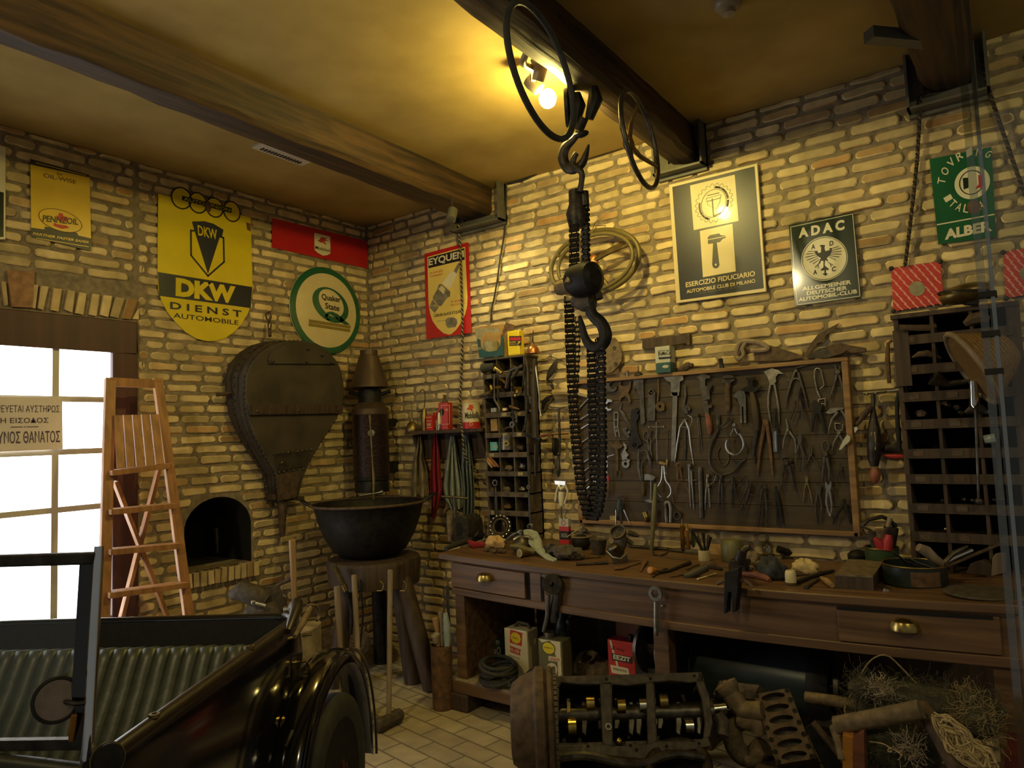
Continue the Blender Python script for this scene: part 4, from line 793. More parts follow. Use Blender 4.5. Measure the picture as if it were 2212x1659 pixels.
hangB('wooden_mallet','pale round wooden handle lying behind the hoist chains','handle',[(1195,848),(1222,846),(1255,848),(1272,852)],[14,16,18,17],'palewood',.04,1)
root=thing('breast_drill','old hand drill hanging with its breast plate up beside the rack','drill',BW(1208,1030))
MB().tube([BW(1182,878,.05),BW(1195,881,.05),BW(1210,882,.05),BW(1230,878,.05)],[.004,.007,.007,.004],8).build('breast_plate','bright_steel',root)
MB().tube([BW(1207,882,.05),BW(1209,940,.05),BW(1208,985,.05)],[.007,.009,.007],8).build('frame','dark_steel',root)
MB().tube([BW(1160,944,.07),BW(1175,941,.07),BW(1192,939,.07)],[.008,.011,.006],8).build('handle','redhandle',root)
MB().tube([BW(1192,939,.07),BW(1228,937,.06)],.004,6).tube([BW(1194,940,.07),BW(1197,970,.06)],.005,6).build('crank','iron',root)
MB().lathe(BW(1200,965,.06),(1,.3,0),[(.001,-.01),(.06,-.008),(.06,.008),(.001,.01)],20).build('gear','black_iron',root)
MB().ball(BW(1206,981,.06),.012).tube([BW(1206,985,.05),BW(1206,1000,.05),BW(1206,1012,.05),BW(1206,1022,.05),BW(1206,1031,.05)],[.008,.012,.018,.016,.005],10).build('chuck','dark_steel',root)
root=thing('hanging_clamp','bright silver painted pedestal clamp hanging between rack and tool board','clamp',BW(1213,1120))
mb=plate(Surf('B',.04),[(1201,1038),(1225,1039),(1224,1048),(1203,1046)],.02);mb.build('top_plate','bright_steel',root,smooth=0)
mb=MB()
for pts in(((1206,1048),(1202,1062),(1200,1075),(1199,1083)),((1221,1047),(1226,1060),(1225,1070),(1219,1088))):mb.tube([BW(*p,.05)for p in pts],.006,8)
mb.tube([BW(1207,1048,.05),BW(1212,1056,.05),BW(1220,1050,.05)],.012,8);mb.build('arms','en_white',root)
MB().tube([BW(1212,1062,.05),BW(1212,1075,.05),BW(1212,1093,.05)],[.018,.02,.012],10).build('body','en_white',root);MB().tube([BW(1213,1093,.05),BW(1213,1122,.05)],.005,8).build('stem','bright_steel',root)
def cable(name,label,pts,r,mat='rope_black',twist=0):
 P=smoothpts(pts,6);mb=MB()
 mb2=MB()
 if twist:
  for s in(0,PI):
   acc=0;Q=[]
   for i in range(len(P)):
    if i:acc+=(P[i]-P[i-1]).length
    Q.append(P[i])
   tot=acc;n_=int(tot/.006);Q2=[]
   cum=[0]
   for i in range(1,len(P)):cum.append(cum[-1]+(P[i]-P[i-1]).length)
   j=0
   for i in range(n_+1):
    d_=tot*i/n_
    while j<len(P)-2 and cum[j+1]<d_:j+=1
    t_=(d_-cum[j])/max(1e-6,cum[j+1]-cum[j]);p=P[j].lerp(P[j+1],t_);a=d_/.034*2*PI+s
    Q2.append(p+V((math.cos(a),math.sin(a),0))*r*.8)
   (mb if s==0 else mb2).tube(Q2,r,5)
 else:mb.tube(P,r,6)
 o=it(name,label,'cable',mb,mat)
 if twist:mb2.build('pale_strand','porcelain' if twist>1 else 'rust_brown',o)
 return o
c1=cable('twisted_cord','black and white twisted cord hanging from the small spotlight past the plug sign',[W(991,485,3.95),W(995,560,3.975),W(999,700,3.975),W(997,800,3.975),W(994,880,3.96),W(999,935,3.84),W(1005,985,3.86),(W(1022,1010,3.95)),W(1032,1025,3.97),W(1048,1046,3.975)],.0055,twist=2)
cable('twisted_cord','dark twisted cord hanging from the third beam to the red card',[W(1988,205,3.96),W(1982,330,3.975),W(1971,440,3.975),W(1955,575,3.975)],.006,twist=1)
cable('twisted_cord','dark twisted cord slanting from the third beam to the right picture edge',[W(2118,110,3.96),W(2135,190,3.97),W(2168,290,3.975),W(2215,425,3.975)],.006,twist=1)
cable('black_cable','loose black cable running down the bricks beside the beam end',[W(1094,392,3.97),W(1093,440,3.98),W(1090,500,3.98),W(1080,560,3.985),W(1075,600,3.985),W(1068,640,3.985),W(1062,670,3.985),W(1061,698,3.985)],.006)
cable('black_cable','black cable tucked along the edge between ceiling and brick wall',[W(1092,397,3.98),W(1130,388,3.985),W(1180,365,3.985),W(1235,350,3.985),W(1290,335,3.985),W(1345,318,3.985)],.009)
p=W(977,462,3.5);root=thing('spotlight','small lit spotlight under the first beam aimed down at the plug sign','spotlight',p)
ax_spot=ax=(W(1090,620,4.0)-p).normalized()
t0=W(974,474,3.5);ax=V((.15,-.5,-1)).normalized()
MB().lathe(t0,-ax,[(.028,-.002),(.034,0),(.034,.085),(.02,.095)],20).build('housing','channel',root);MB().lathe(t0,-ax,[(.0001,.004),(.027,.004),(.027,.0)],20).build('lamp_face','spotface',root)
MB().tube([t0-ax*.08,V((-3.03,t0.y,3.215))],.006,8).build('mount','iron',root)
p=W(936,432,3.55);root=thing('security_camera','white dome security camera beside the first beam','camera',(p.x,p.y,p.z));p=V((p.x,p.y,p.z))
MB().lathe((p.x,p.y,p.z-.0),(0,0,1),[(.045,.0),(.058,.02),(.06,.08),(.06,3.4-p.z)],24).build('housing','plastic_white',root);MB().lathe((p.x,p.y,p.z),(0,0,1),[(.0001,-.03),(.025,-.025),(.044,0)],20).build('dome','en_black',root)
c_=H(612,330,3.4);root=thing('ceiling_vent','white slotted air vent in the ceiling beside the first beam','vent',c_);a,b_=H(563,316,3.4),H(650,348,3.4);u=(b_-a).normalized();v=V((-u.y,u.x,0));v=v if v.x>0 else-v
MB().box((a+b_)/2+v*.045-V((0,0,.006)),((b_-a).length+.07,.17,.012),Matrix((u,v,u.cross(v))).transposed()).build('frame','plastic_white',root,smooth=0)
mb=MB()
for i in range(13):mb.box(a+(b_-a)*(i+.5)/13-V((0,0,.014))+v*.0,(.011,.032,.006),Matrix((u,v,u.cross(v))).transposed())
mb.build('slots','en_black',root,smooth=0)
c_=H(1572,2,3.4);root=thing('smoke_detector','round cream smoke detector on the ceiling at the top picture edge','smoke detector',c_)
MB().lathe(c_,(0,0,-1),[(.06,0),(.06,.02),(.05,.034),(.035,.04)],24).build('base','porcelain',root);MB().lathe(c_-V((0,0,.04)),(0,0,-1),[(.03,0),(.028,.02),(.0001,.026)],20).build('sensor','porcelain',root)
a,b_=H(1870,-8,3.4),H(2062,12,3.4);it('ceiling_conduit','pale conduit along the ceiling in front of the third beam','conduit',MB().bar(a-V((0,0,.17)),b_-V((0,0,.17)),.06,.05),'channel',smooth=0)
HY=2.73;HW=lambda px,py,e=0:W(px,py,HY-e);kk=485.0
root=thing('chain_hoist','heavy black chain hoist hanging on hooks from the second beam','hoist',HW(1245,250))
MB().lathe(HW(1232,232,-.03),(1,.55,0),[(.001,-.025),(.085,-.025),(.09,-.01),(.078,0),(.09,.01),(.085,.025),(.001,.025)],28).build('sheave','black_iron',root,smooth=30)
mb=MB()
for s in(-.045,.045):mb.tube([HW(1264,196)+V((s,0,0)),HW(1268,220)+V((s,0,0)),HW(1258,262)+V((s*.8,0,0))],[.02,.035,.02],8)
mb.tube([HW(1262,255),HW(1250,282)],.022,10);mb.ball(HW(1256,290),.026,(1.5,.8,.6));mb.build('upper_block','black_iron',root)
def hook(pf,pts,w,name,mat='iron',dep=.8):return MB().tube([pf(*p)for p in smoothpts([V((*p,0))for p in pts],4)and[(v.x,v.y)for v in smoothpts([V((*p,0))for p in pts],4)]],[a/2/kk for a in sum(([w[i]+(w[min(i+1,len(w)-1)]-w[i])*j/4 for j in range(4)]for i in range(len(w)-1)),[])+[w[-1]]],10,flat=V((0,1,0)),k=dep).build(name,mat,root)
hook(HW,[(1250,285),(1240,300),(1222,318),(1216,340),(1224,360),(1240,366),(1258,352),(1266,332),(1272,312)],[14,16,24,26,24,22,20,14,4],'upper_hook')
hook(lambda x,y:HW(x,y,.03),[(1246,330),(1238,345),(1240,360),(1256,372),(1256,395),(1252,414)],[12,16,16,14,13,15],'lower_eye')
mb=MB().tube([HW(1244,412),HW(1246,440),HW(1246,462),HW(1247,490)],[.034,.036,.05,.038],12);mb.tube([HW(1262,414,-.01),HW(1264,445,-.01)],.02,10);mb.build('swivel','iron',root)
def chain(pts,name,w=20,tw=0):
 P=[HW(*p)for p in pts];mb=MB();cum=[0]
 for i in range(1,len(P)):cum.append(cum[-1]+(P[i]-P[i-1]).length)
 step=.023;n_=int(cum[-1]/step);j=0
 for i in range(n_+1):
  d_=step*i
  while j<len(P)-2 and cum[j+1]<d_:j+=1
  t_=(d_-cum[j])/max(1e-6,cum[j+1]-cum[j]);p=P[j].lerp(P[j+1],t_);z=(P[j+1]-P[j]).normalized();a=V((math.cos(tw),math.sin(tw),0));b_=z.cross(a).normalized()
  hw=w/2/kk
  o_=hw*(.62 if i%2 else.95)
  for s in(-1,1):
   mb.tube([p+z*step*.5*t+a*s*o_ for t in(-1.35,-1,-.5,0,.5,1,1.35)],[hw*.18,hw*.5,hw*.42,hw*.3,hw*.42,hw*.5,hw*.18],6,flat=a,k=.35)
  mb.tube([p+z*step*.5+a*hw*1.15,p+z*step*.5-a*hw*1.15],hw*.5,6)
 return mb.build(name,'black_iron',root,smooth=30)
chain([(1240,470,.03),(1240,590,.03)],'chain',19,.2);chain([(1264,450,-.02),(1266,590,-.02)],'chain',19,-.3)
bx=HW(1262,612);mb=MB()
mb.lathe(HW(1237,610,.03),(1,-.25,0),[(.001,0),(.06,0),(.072,.02),(.075,.1),(.068,.13),(.04,.145),(.001,.145)],20);mb.build('gear_case','black_iron',root,smooth=25)
MB().lathe(HW(1212,622,.05),(1,0,0),[(.001,-.02),(.03,-.02),(.034,.0),(.03,.06),(.001,.06)],14).build('chain_wheel','cast_tan',root,smooth=25)
mb=MB().tube([HW(1232,600,.09),HW(1228,615,.11)],[.018,.02],10);mb.tube([HW(1290,632),HW(1294,646)],.02,8);mb.tube([HW(1245,645),HW(1262,655),HW(1280,650)],.04,10);mb.build('case_bolts','cast',root)
hook(lambda x,y:HW(x,y,.01),[(1272,655),(1280,680),(1300,700),(1308,725),(1300,745),(1282,750),(1266,735),(1256,700),(1252,682)],[26,26,28,30,28,24,20,14,6],'load_hook','black_iron')
chain([(1229,645),(1232,740),(1237,850),(1245,960),(1256,1060),(1268,1105),(1278,1122)],'chain',19,.3)
chain([(1248,690,-.05),(1247,760,-.04),(1243,850,-.03),(1244,930,-.03)],'flat_strap',12,.1)
chain([(1278,740,-.02),(1280,850,-.02),(1283,960,-.02),(1284,1060,-.02),(1279,1100,-.02)],'chain',19,.2)
chain([(1298,735,.02),(1299,850,.02),(1301,960,.02),(1300,1060,.02),(1292,1105,.02),(1282,1122,.01)],'chain',19,-.2)
def swheel(name,label,c,nrm,rad,rr,spokes,hubr,mat,smat,par=None,a0=0,dish=.03):
 r_=thing(name,label,'steering wheel',c);x,y,z=frame_of(V(nrm));c=V(c)
 MB().torus(c,nrm,rad,rr,56,10).build('rim',mat,r_)
 for k in range(spokes):
  a=a0+2*PI*k/spokes;d_=x*math.cos(a)+y*math.sin(a)
  MB().tube([c+z*dish+d_*hubr*.6,c+z*dish*.7+d_*rad*.5,c+d_*rad],[.012,.010,.008],8).build('spoke',smat,r_)
 MB().lathe(c+z*(dish-.015),z,[(.001,0),(hubr,0),(hubr,.02),(hubr*.6,.035),(.001,.04)],20).build('hub',smat,r_)
 return r_
p=D(1172,155,2.2);
nw=(V((.80,-.22,.18))).normalized()
r_=thing('steering_wheel','large black steering wheel hanging in front of the lit bulb','steering wheel',p)
def wheelfit(p,cpx,ax1,ax2,dep):
 pass
def ellipse_disc(c,a_px,b_px,dep,tilt):
 al=math.hypot(*a_px);bl=math.hypot(*b_px);k=bl/al;u=(CR*a_px[0]-CU*a_px[1]).normalized();w=(CR*b_px[0]-CU*b_px[1]).normalized()
 e2=w*k+CF*(tilt*math.sqrt(1-k*k));rad=al/F*dep;return u,e2.normalized(),rad
def wheel(label,cpx,dep,a_px,b_px,tilt,rr,spokes,hubr,mat,smat,dish=.03,a0=.3,knob=0):
 c=D(*cpx,dep);u,w,rad=ellipse_disc(c,a_px,b_px,dep,tilt);nn=u.cross(w);r_=thing('steering_wheel',label,'steering wheel',c)
 MB().tube([c+(u*math.cos(t)+w*math.sin(t))*rad for t in[2*PI*i/56 for i in range(56)]],rr,10,True).build('rim',mat,r_)
 for k in range(spokes):
  a=a0+2*PI*k/spokes;d_=u*math.cos(a)+w*math.sin(a);MB().tube([c+nn*dish+d_*hubr*.6,c+nn*dish*.8+d_*rad*.5,c+d_*rad*.99],[.013,.010,.008],8).build('spoke',smat,r_)
 if spokes:MB().lathe(c+nn*(dish-.012),nn,[(.001,0),(hubr,0),(hubr*1.02,.018),(hubr*.6,.034),(.001,.038)],20).build('hub',smat,r_)
 return r_,c,u,w,rad
bpy.data.objects.remove(r_)
r1,c1_,u1,w1,rd1=wheel('large bare black steering wheel rim hanging in front of the lit bulb',(1172,155),2.2,(-27,-142),(72,-13),1,.0105,0,.03,'rubber','dark_steel',-.03,1.9)
r2,c2_,u2,w2,rd2=wheel('smaller steering wheel with dull brass rim hanging under the second beam',(1383,302),3.0,(-22,-104),(50,-18),1,.0105,4,.035,'dark_steel','old_brass',.05,.5)
for r_,c_,u_,rad in((r1,c1_,u1,rd1),(r2,c2_,u2,rd2)):
 t_=c_+u_*rad;MB().tube([t_,V((-1.42,t_.y+.05,3.21))],.0018,5).build('hanging_wire','iron',r_)
def pair(label,cpx,a,b_,e,rr,spokes,hubr,a0,mat):
 c=W(*cpx,4-e);rx,rz=(W(cpx[0]+a,cpx[1]-a*.09,4-e)-c).length,(W(cpx[0],cpx[1]+b_,4-e)-c).length
 r_=thing('steering_wheel',label,'steering wheel',c,None);f=lambda t,s=1:c+V((math.cos(t)*rx*s,-.02*math.cos(t),math.sin(t)*rz*s))
 MB().tube([f(2*PI*i/56)for i in range(56)],rr,10,True).build('rim',mat,r_)
 for k in range(spokes):
  t=a0+2*PI*k/spokes;MB().tube([c+V((0,-.03,0)),f(t,.5)+V((0,-.025,0)),f(t)],[.016,.014,.011],8).build('spoke','old_brass',r_)
 MB().lathe(c+V((0,-.02,0)),(0,-1,0),[(.001,0),(hubr,0),(hubr,.014),(hubr*.7,.026),(.001,.03)],24).build('hub','copper' if hubr>.04 else 'old_brass',r_)
 MB().tube([f(PI/2),f(PI/2)+V((0,.05,.07)),f(PI/2)+V((0,e,.10))],.002,5).build('hanging_wire','iron',r_);return r_
pair('olive rimmed steering wheel hung on the bricks, outermost of the pair behind the hoist',(1281,568),103,68,.10,.016,3,.032,.5,'olive_rim')
pair('steering wheel with copper hub hung nearest in the pair behind the hoist',(1283,567),87,60,.18,.0125,4,.045,.35,'olive_rim')
bp=W(1183,213,2.78);root=thing('wall_lamp','swan neck lamp with glowing bare bulb on the side of the second beam','lamp',bp)
mb=MB().tube(smoothpts([V((-1.57,2.45,3.33)),W(1130,130,2.5),W(1150,150,2.62),W(1152,170,2.7)]),.016,8);mb.build('arm','porcelain',root)
MB().lathe(W(1150,178,2.74),(bp-W(1150,178,2.74)),[(.001,-.03),(.035,-.025),(.038,.0),(.032,.05)],18).build('socket','porcelain',root)
MB().tube([W(1158,125,2.6),W(1168,150,2.62),W(1162,175,2.63)],[.03,.034,.03],10).build('shade_bracket','porcelain',root)
MB().ball(bp,.042,(1,1,1.1),20).build('bulb','bulb',root)
YB=3.965
xl,xr=-2.41,-.765;zt_,zb_=1.935,1.018
root=thing('tool_board','wide framed board of dark planks full of hanging hand tools','tool board',((xl+xr)/2,3.98,zb_));n_=7
planks=MB();
for k in range(n_):
 za=zb_+.02+(zt_-zb_-.04)*k/n_;planks.bb((xl+.02,YB,za+.0015),(xr-.02,3.995,za+(zt_-zb_-.04)/n_-.0015))
planks.build('planks','board',root,smooth=0)
for nm,a,b_ in(('top_rail',(xl-.01,YB-.03,zt_-.022),(xr+.01,4.0,zt_)),('bottom_rail',(xl,YB-.03,zb_),(xr,4.0,zb_+.024)),('side_rail',(xl-.008,YB-.03,zb_),(xl+.024,4.0,zt_-.022)),('side_rail',(xr-.024,YB-.03,zb_),(xr+.008,4.0,zt_-.022))):MB().bb(a,b_).build(nm,'oak',root,smooth=0,bevel=.004)
CA,CB,CC,CE=sc(1280,780,7.373),sc(1560,760,7.373),sc(1280,940,7.373),sc(1560,940,7.373)
KK=7.373*368
def tool(name,label,cat,crop,mat,parts,e=.012,group=None):
 """parts: list of (mat or None, part name, pieces); the first with None builds the thing's own mesh"""
 pf=lambda x,y,d_=0:W(*crop(x,y),YB-e-d_)
 def pieces(ps):
  mb=MB()
  for p in ps:
   k=p[0]
   if k=='s':
    r_=[w/2/KK for w in p[1]]if isinstance(p[1],(list,tuple))else p[1]/2/KK
    mb.tube([pf(*q_)for q_ in p[2]],r_,8,flat=V((0,1,0)),k=.55)
   elif k=='S':
    P=smoothpts([V((*q_,0))for q_ in p[2]],4);mb.tube([pf(v.x,v.y)for v in P],p[1]/2/KK,8,flat=V((0,1,0)),k=.6)
   elif k=='p':mb.prism([pf(*q_,.006)for q_ in p[1]],V((0,.012,0)))
   elif k=='r':mb.ring(pf(p[1],p[2]),(0,1,0),p[3]/KK,p[4]/KK,.012,20)
   elif k=='d':mb.lathe(pf(p[1],p[2],.012),(0,1,0),[(.0005,0),(p[3]/KK*.8,.0),(p[3]/KK,.004),(p[3]/KK,.018)],14)
   elif k=='c':mb.tube([pf(p[1],p[2])+V((math.cos(t),0,math.sin(t)))*p[3]/KK for t in[p[5]+(p[6]-p[5])*i/16 for i in range(17)]],p[4]/2/KK,8,flat=V((0,1,0)),k=.6)
  return mb
 own=[x for x in parts if x[0]is None]
 if own:o=tag(pieces(own[0][2]).build(name,mat),label,cat,group)
 for mt,pn,ps in parts:
  if mt:pieces(ps).build(pn,mt,o)
 return o
N_=None
def T1(name,label,cat,crop,mat,ps,**k):return tool(name,label,cat,crop,mat,[(None,'',ps)],**k)
T1('hook_wrench','dark hook wrench in the top left corner of the board','wrench',CA,'dark_steel',[('p',[(205,345),(270,350),(262,400),(285,440),(330,450),(385,400),(380,450),(340,485),(260,490),(205,480)]),('c',315,385,55,26,1.6,5.0)])
T1('double_wrench','large rusty double open end wrench, top row of the board','wrench',CA,'rust_brown',[('p',[(420,335),(450,330),(446,385),(480,402),(540,400),(580,375),(592,320),(612,332),(606,420),(565,510),(592,560),(610,640),(590,680),(572,650),(560,590),(515,565),(460,585),(440,640),(420,640),(425,570),(455,515),(425,440)])])
T1('pipe_wrench','straight steel wrench with square jaw at the top','wrench',CA,'dark_steel',[('p',[(650,300),(810,292),(812,540),(835,980),(800,1010),(765,990),(750,560),(715,500),(705,440),(650,432)])])
T1('slotted_spanner','dark barrel shaped spanner with ring top, upper row','spanner',CA,'dark_steel',[('p',[(880,500),(1000,495),(995,945),(870,955)]),('r',940,490,52,28),('s',14,[(940,590),(945,870)])])
T1('disc_wrench','thin bent lever ending in a round two hole disc','wrench',CA,'rust_brown',[('s',[30,36,40],[(1045,285),(1050,480),(1035,650)]),('r',1080,725,82,26),('d',1120,770,26)])
T1('caliper_gauge','long pale vernier caliper, tallest tool in the upper row','caliper',CA,'steel',[('p',[(1120,250),(1440,232),(1448,300),(1390,330),(1385,490),(1352,500),(1312,1590),(1250,1590),(1275,540),(1245,490),(1245,335),(1190,318)]),('p',[(1235,500),(1380,495),(1375,550),(1240,555)])])
T1('adjustable_wrench','adjustable wrench hanging head down beside the vernier caliper','wrench',CA,'dark_steel',[('s',[30,42,46],[(1470,385),(1482,540),(1455,690)]),('p',[(1420,690),(1520,690),(1560,750),(1545,800),(1500,780),(1530,830),(1480,835),(1430,790)]),('r',1495,735,45,16)])
T1('open_wrench','small bright C shaped open wrench just beside the hoist chain','wrench',CA,'bright_steel',[('p',[(205,625),(240,605),(300,615),(315,650),(250,655),(225,690),(230,740),(255,760),(305,755),(290,785),(240,795),(200,775)])])
T1('slot_wrench','narrow slotted frame spanner with three windows','spanner',CA,'steel',[('s',22,[(345,830),(345,1020),(372,1205)]),('s',22,[(408,830),(402,1040),(432,1205)]),('s',26,[(340,818),(410,818)]),('s',20,[(345,935),(405,935)]),('s',20,[(350,1050),(410,1050)]),('s',30,[(385,1080),(385,1130)])])
T1('bent_lever','flat S shaped lever behind the double open wrench','lever',CA,'dark_steel',[('s',[30,50,70,55,18],[(465,670),(440,770),(505,860),(530,930),(590,995)])],e=.006)
T1('hole_spanner','dark iron spanner with several holes along a waisted body','spanner',CA,'black_iron',[('p',[(620,775),(700,742),(735,790),(700,830),(735,850),(730,910),(700,960),(720,1150),(765,1250),(790,1325),(730,1350),(715,1390),(640,1378),(575,1360),(592,1230),(610,1150),(612,960),(598,880)]),('r',675,1335,36,18),('r',745,1285,30,16)])
T1('nut_wrench','small hook shaped nut wrench above the rusty alligator wrench','wrench',CA,'dark_steel',[('p',[(480,1080),(520,1050),(560,1075),(530,1100),(545,1130),(600,1090),(600,1140),(565,1180),(600,1200),(560,1230),(500,1150)])])
T1('tap_key','thin T handled tap key in front of the shears','tap key',CA,'steel',[('s',14,[(1015,990),(1022,1300),(1030,1610)]),('s',15,[(895,1050),(1010,1048),(1135,1042)]),('d',900,1050,18),('d',1130,1043,18),('d',1016,990,18)],e=.03)
T1('long_rod_key','plain long thin rod key beside the vernier caliper beam','rod',CA,'dark_steel',[('s',15,[(1190,1110),(1190,1600)]),('s',20,[(1150,1112),(1220,1105)])])
T1('metal_shears','metal shears with two oval finger loops','shears',CA,'dark_steel',[('S',22,[(870,1280),(820,1240),(820,1150),(870,1115),(890,1180),(880,1270)]),('S',22,[(930,1280),(915,1180),(950,1105),(1005,1130),(1005,1220),(960,1270),(930,1280)]),('s',[26,36,34,8],[(875,1275),(900,1400),(910,1560),(900,1680)]),('s',[26,34,30,6],[(930,1275),(925,1400),(950,1520),(930,1640)])])
T1('dividers','long pale legged compass dividers beside the vernier caliper','dividers',CA,'bright_steel',[('s',[30,28,26,18,8],[(1468,940),(1395,1045),(1345,1340),(1320,1560),(1305,1610)]),('s',[30,28,26,18,8],[(1478,940),(1535,1080),(1562,1330),(1585,1500),(1610,1660)]),('S',8,[(1510,860),(1575,900),(1580,980),(1545,1050)]),('s',10,[(1400,1052),(1540,1052)]),('d',1472,940,24)],e=.016)
T1('flat_file','dark round topped file hanging between the long divider legs','file',CA,'iron',[('s',[50,56,60,50],[(1470,1095),(1472,1150),(1475,1400),(1470,1560)])],e=.005)
T1('thin_dividers','thin closed dark dividers beside the wood handled wrench','dividers',CA,'dark_steel',[('s',[26,20,12],[(1668,860),(1690,1100),(1705,1470)]),('s',[22,18,10],[(1690,890),(1720,1150),(1745,1420)]),('d',1670,865,26)])
tool('monkey_wrench','monkey wrench with orange wooden handle, upper middle of the board','wrench',CA,'dark_steel',[(None,'',[('p',[(1660,262),(1720,212),(1790,205),(1880,240),(1872,272),(1795,285),(1795,400),(1905,385),(1862,480),(1872,605),(1760,625),(1712,440),(1700,290)]),('p',[(1760,640),(1830,630),(1845,700),(1905,690),(1900,740),(1850,750),(1850,830),(1785,830),(1765,740)])]),('redhandle','handle',[('s',[70,95,110,80,30],[(1820,830),(1840,900),(1855,1010),(1870,1110),(1860,1165)])])])
tool('monkey_wrench','slim monkey wrench with flat T head, directly beside the wood handled one','wrench',CB,'dark_steel',[(None,'',[('p',[(-5,395),(80,368),(160,375),(205,410),(150,420),(0,422)]),('p',[(0,440),(205,432),(190,460),(130,490),(125,570),(105,580),(100,500),(0,490)])]),('rust_brown','shaft',[('s',[70,90,92,60],[(75,490),(82,620),(92,850),(90,950)])])])
T1('wing_caliper','large outside caliper with slotted quadrant and wide round legs','caliper',CA,'dark_steel',[('s',66,[(1998,865),(2000,950),(2002,1030)]),('S',20,[(2035,1040),(2100,990),(2150,900),(2190,890),(2205,930),(2140,1030),(2060,1075)]),('S',34,[(2005,1080),(1930,1230),(1870,1400),(1858,1560),(1890,1690),(1970,1790),(2060,1815),(2170,1790)]),('S',30,[(2170,1790),(2270,1740),(2340,1640),(2430,1570)]),('s',16,[(2100,1085),(2170,1240)])])
T1('inside_caliper','dark oval caliper ring inside the large outside caliper','caliper',CC,'rust_brown',[('S',20,[(2030,190),(1990,290),(2010,420),(2080,490),(2150,440),(2170,330),(2130,230)])],e=.006)
T1('bench_wrench','flat slotted wrench with beak jaw, upper row next to the dark T wrench','wrench',CB,'steel',[('p',[(178,690),(250,620),(340,620),(372,690),(383,1130),(345,1132),(335,870),(310,870),(320,1130),(285,1130),(280,860),(240,745),(178,718)])])
tool('monkey_wrench','biggest dark T headed monkey wrench with long red brown handle','wrench',CB,'black_iron',[(None,'',[('p',[(285,605),(395,545),(520,560),(632,548),(560,612),(520,640),(400,640),(350,610)]),('p',[(375,410),(515,400),(520,440),(488,450),(490,560),(410,560),(405,450),(378,450)])]),('darkwood','handle',[('s',[70,96,110,90,60],[(470,640),(495,760),(520,950),(545,1120),(550,1250)])])],e=.02)
T1('fencing_pliers','fencing pliers with hooked head and pale handles, top row','pliers',CB,'steel',[('p',[(662,322),(720,290),(790,262),(890,290),(985,352),(890,350),(852,400),(862,470),(820,525),(760,525),(722,400),(700,370)]),('s',[40,34,32,20],[(768,515),(735,700),(735,880),(768,1110)]),('s',[40,34,30,20],[(832,515),(875,740),(898,900),(908,1140)])])
T1('big_dividers','big A shaped dividers framing a smaller pair of pliers','dividers',CB,'dark_steel',[('s',[40,44,36,16],[(1168,290),(1100,480),(1030,720),(1005,900)]),('s',[40,44,36,16],[(1210,320),(1260,500),(1340,780),(1355,890)]),('S',26,[(1035,440),(1100,465),(1160,425),(1220,440)]),('s',[24,24,10],[(1170,262),(1280,230),(1420,205)]),('d',1175,300,26)])
T1('combination_pliers','dark pliers hanging between the legs of the A shaped dividers','pliers',CB,'iron',[('p',[(1130,580),(1180,560),(1245,560),(1235,640),(1215,780),(1150,780),(1140,650)]),('s',[36,32,22],[(1165,770),(1150,900),(1085,1080)]),('s',[36,32,22],[(1225,740),(1275,920),(1300,1080)])],e=.03)
T1('wire_bracket','bent steel wire bracket with square fork end','bracket',CB,'steel',[('S',22,[(1560,590),(1620,530),(1600,420),(1575,300),(1530,265),(1480,285),(1470,400),(1490,520),(1520,650),(1570,740)]),('s',34,[(1510,620),(1560,730)]),('s',26,[(1535,850),(1535,760),(1640,745),(1640,860)]),('s',18,[(1575,830),(1640,828)])])
T1('end_pliers','pliers with round rivet in the top right corner of the board','pliers',CB,'dark_steel',[('d',1840,320,40),('s',[30,24,16],[(1828,300),(1805,250),(1795,200)]),('s',[24,20,10],[(1860,300),(1880,250),(1872,215)]),('s',[44,34,26,14],[(1830,350),(1775,560),(1730,690),(1728,790)]),('s',[44,34,26,14],[(1862,360),(1905,520),(1950,660),(1978,780)])])
T1('black_pliers','stout black pliers under the wire bracket','pliers',CB,'black_iron',[('p',[(1420,830),(1460,770),(1520,800),(1600,860),(1560,980),(1470,990)]),('s',[56,48,34],[(1480,960),(1450,1100),(1430,1275)]),('s',[56,48,34],[(1550,960),(1600,1100),(1640,1295)])],e=.02)
T1('parrot_pliers','pliers with pale sideways beak near the right board edge','pliers',CB,'steel',[('p',[(1645,970),(1720,900),(1800,890),(1932,885),(1930,912),(1835,932),(1800,970),(1700,990)]),('s',[40,34,26,14],[(1840,960),(1750,1070),(1705,1200),(1690,1320)]),('s',[40,34,26,14],[(1895,930),(1950,1010),(1985,1090),(2005,1180)])],e=.02)
T1('tin_snips','tin snips with square grip near the right board edge','snips',CB,'steel',[('s',26,[(1792,1140),(1805,1240),(1865,1265)]),('s',22,[(1790,1140),(1885,1142)]),('s',26,[(1925,1150),(1912,1245),(1865,1270)]),('d',1855,1290,30),('s',[34,30,14],[(1850,1320),(1780,1440),(1750,1570)]),('s',[34,28,14],[(1870,1330),(1930,1440),(1960,1500)])])
o=T1('putty_knife','putty knife with white blade crossing the right board rail','knife',CB,'box_pale',[('p',[(1935,1395),(1990,1322),(2042,1360),(2030,1425),(1955,1490),(1900,1555),(1858,1562),(1885,1490)]),('p',[(2098,1205),(2140,1190),(2165,1225),(2110,1295)])],e=.052)
MB().tube([W(1851,917,3.93),W(1866,898,3.925),W(1882,877,3.925)],[.009,.014,.015],8).build('handle','darkwood',o)
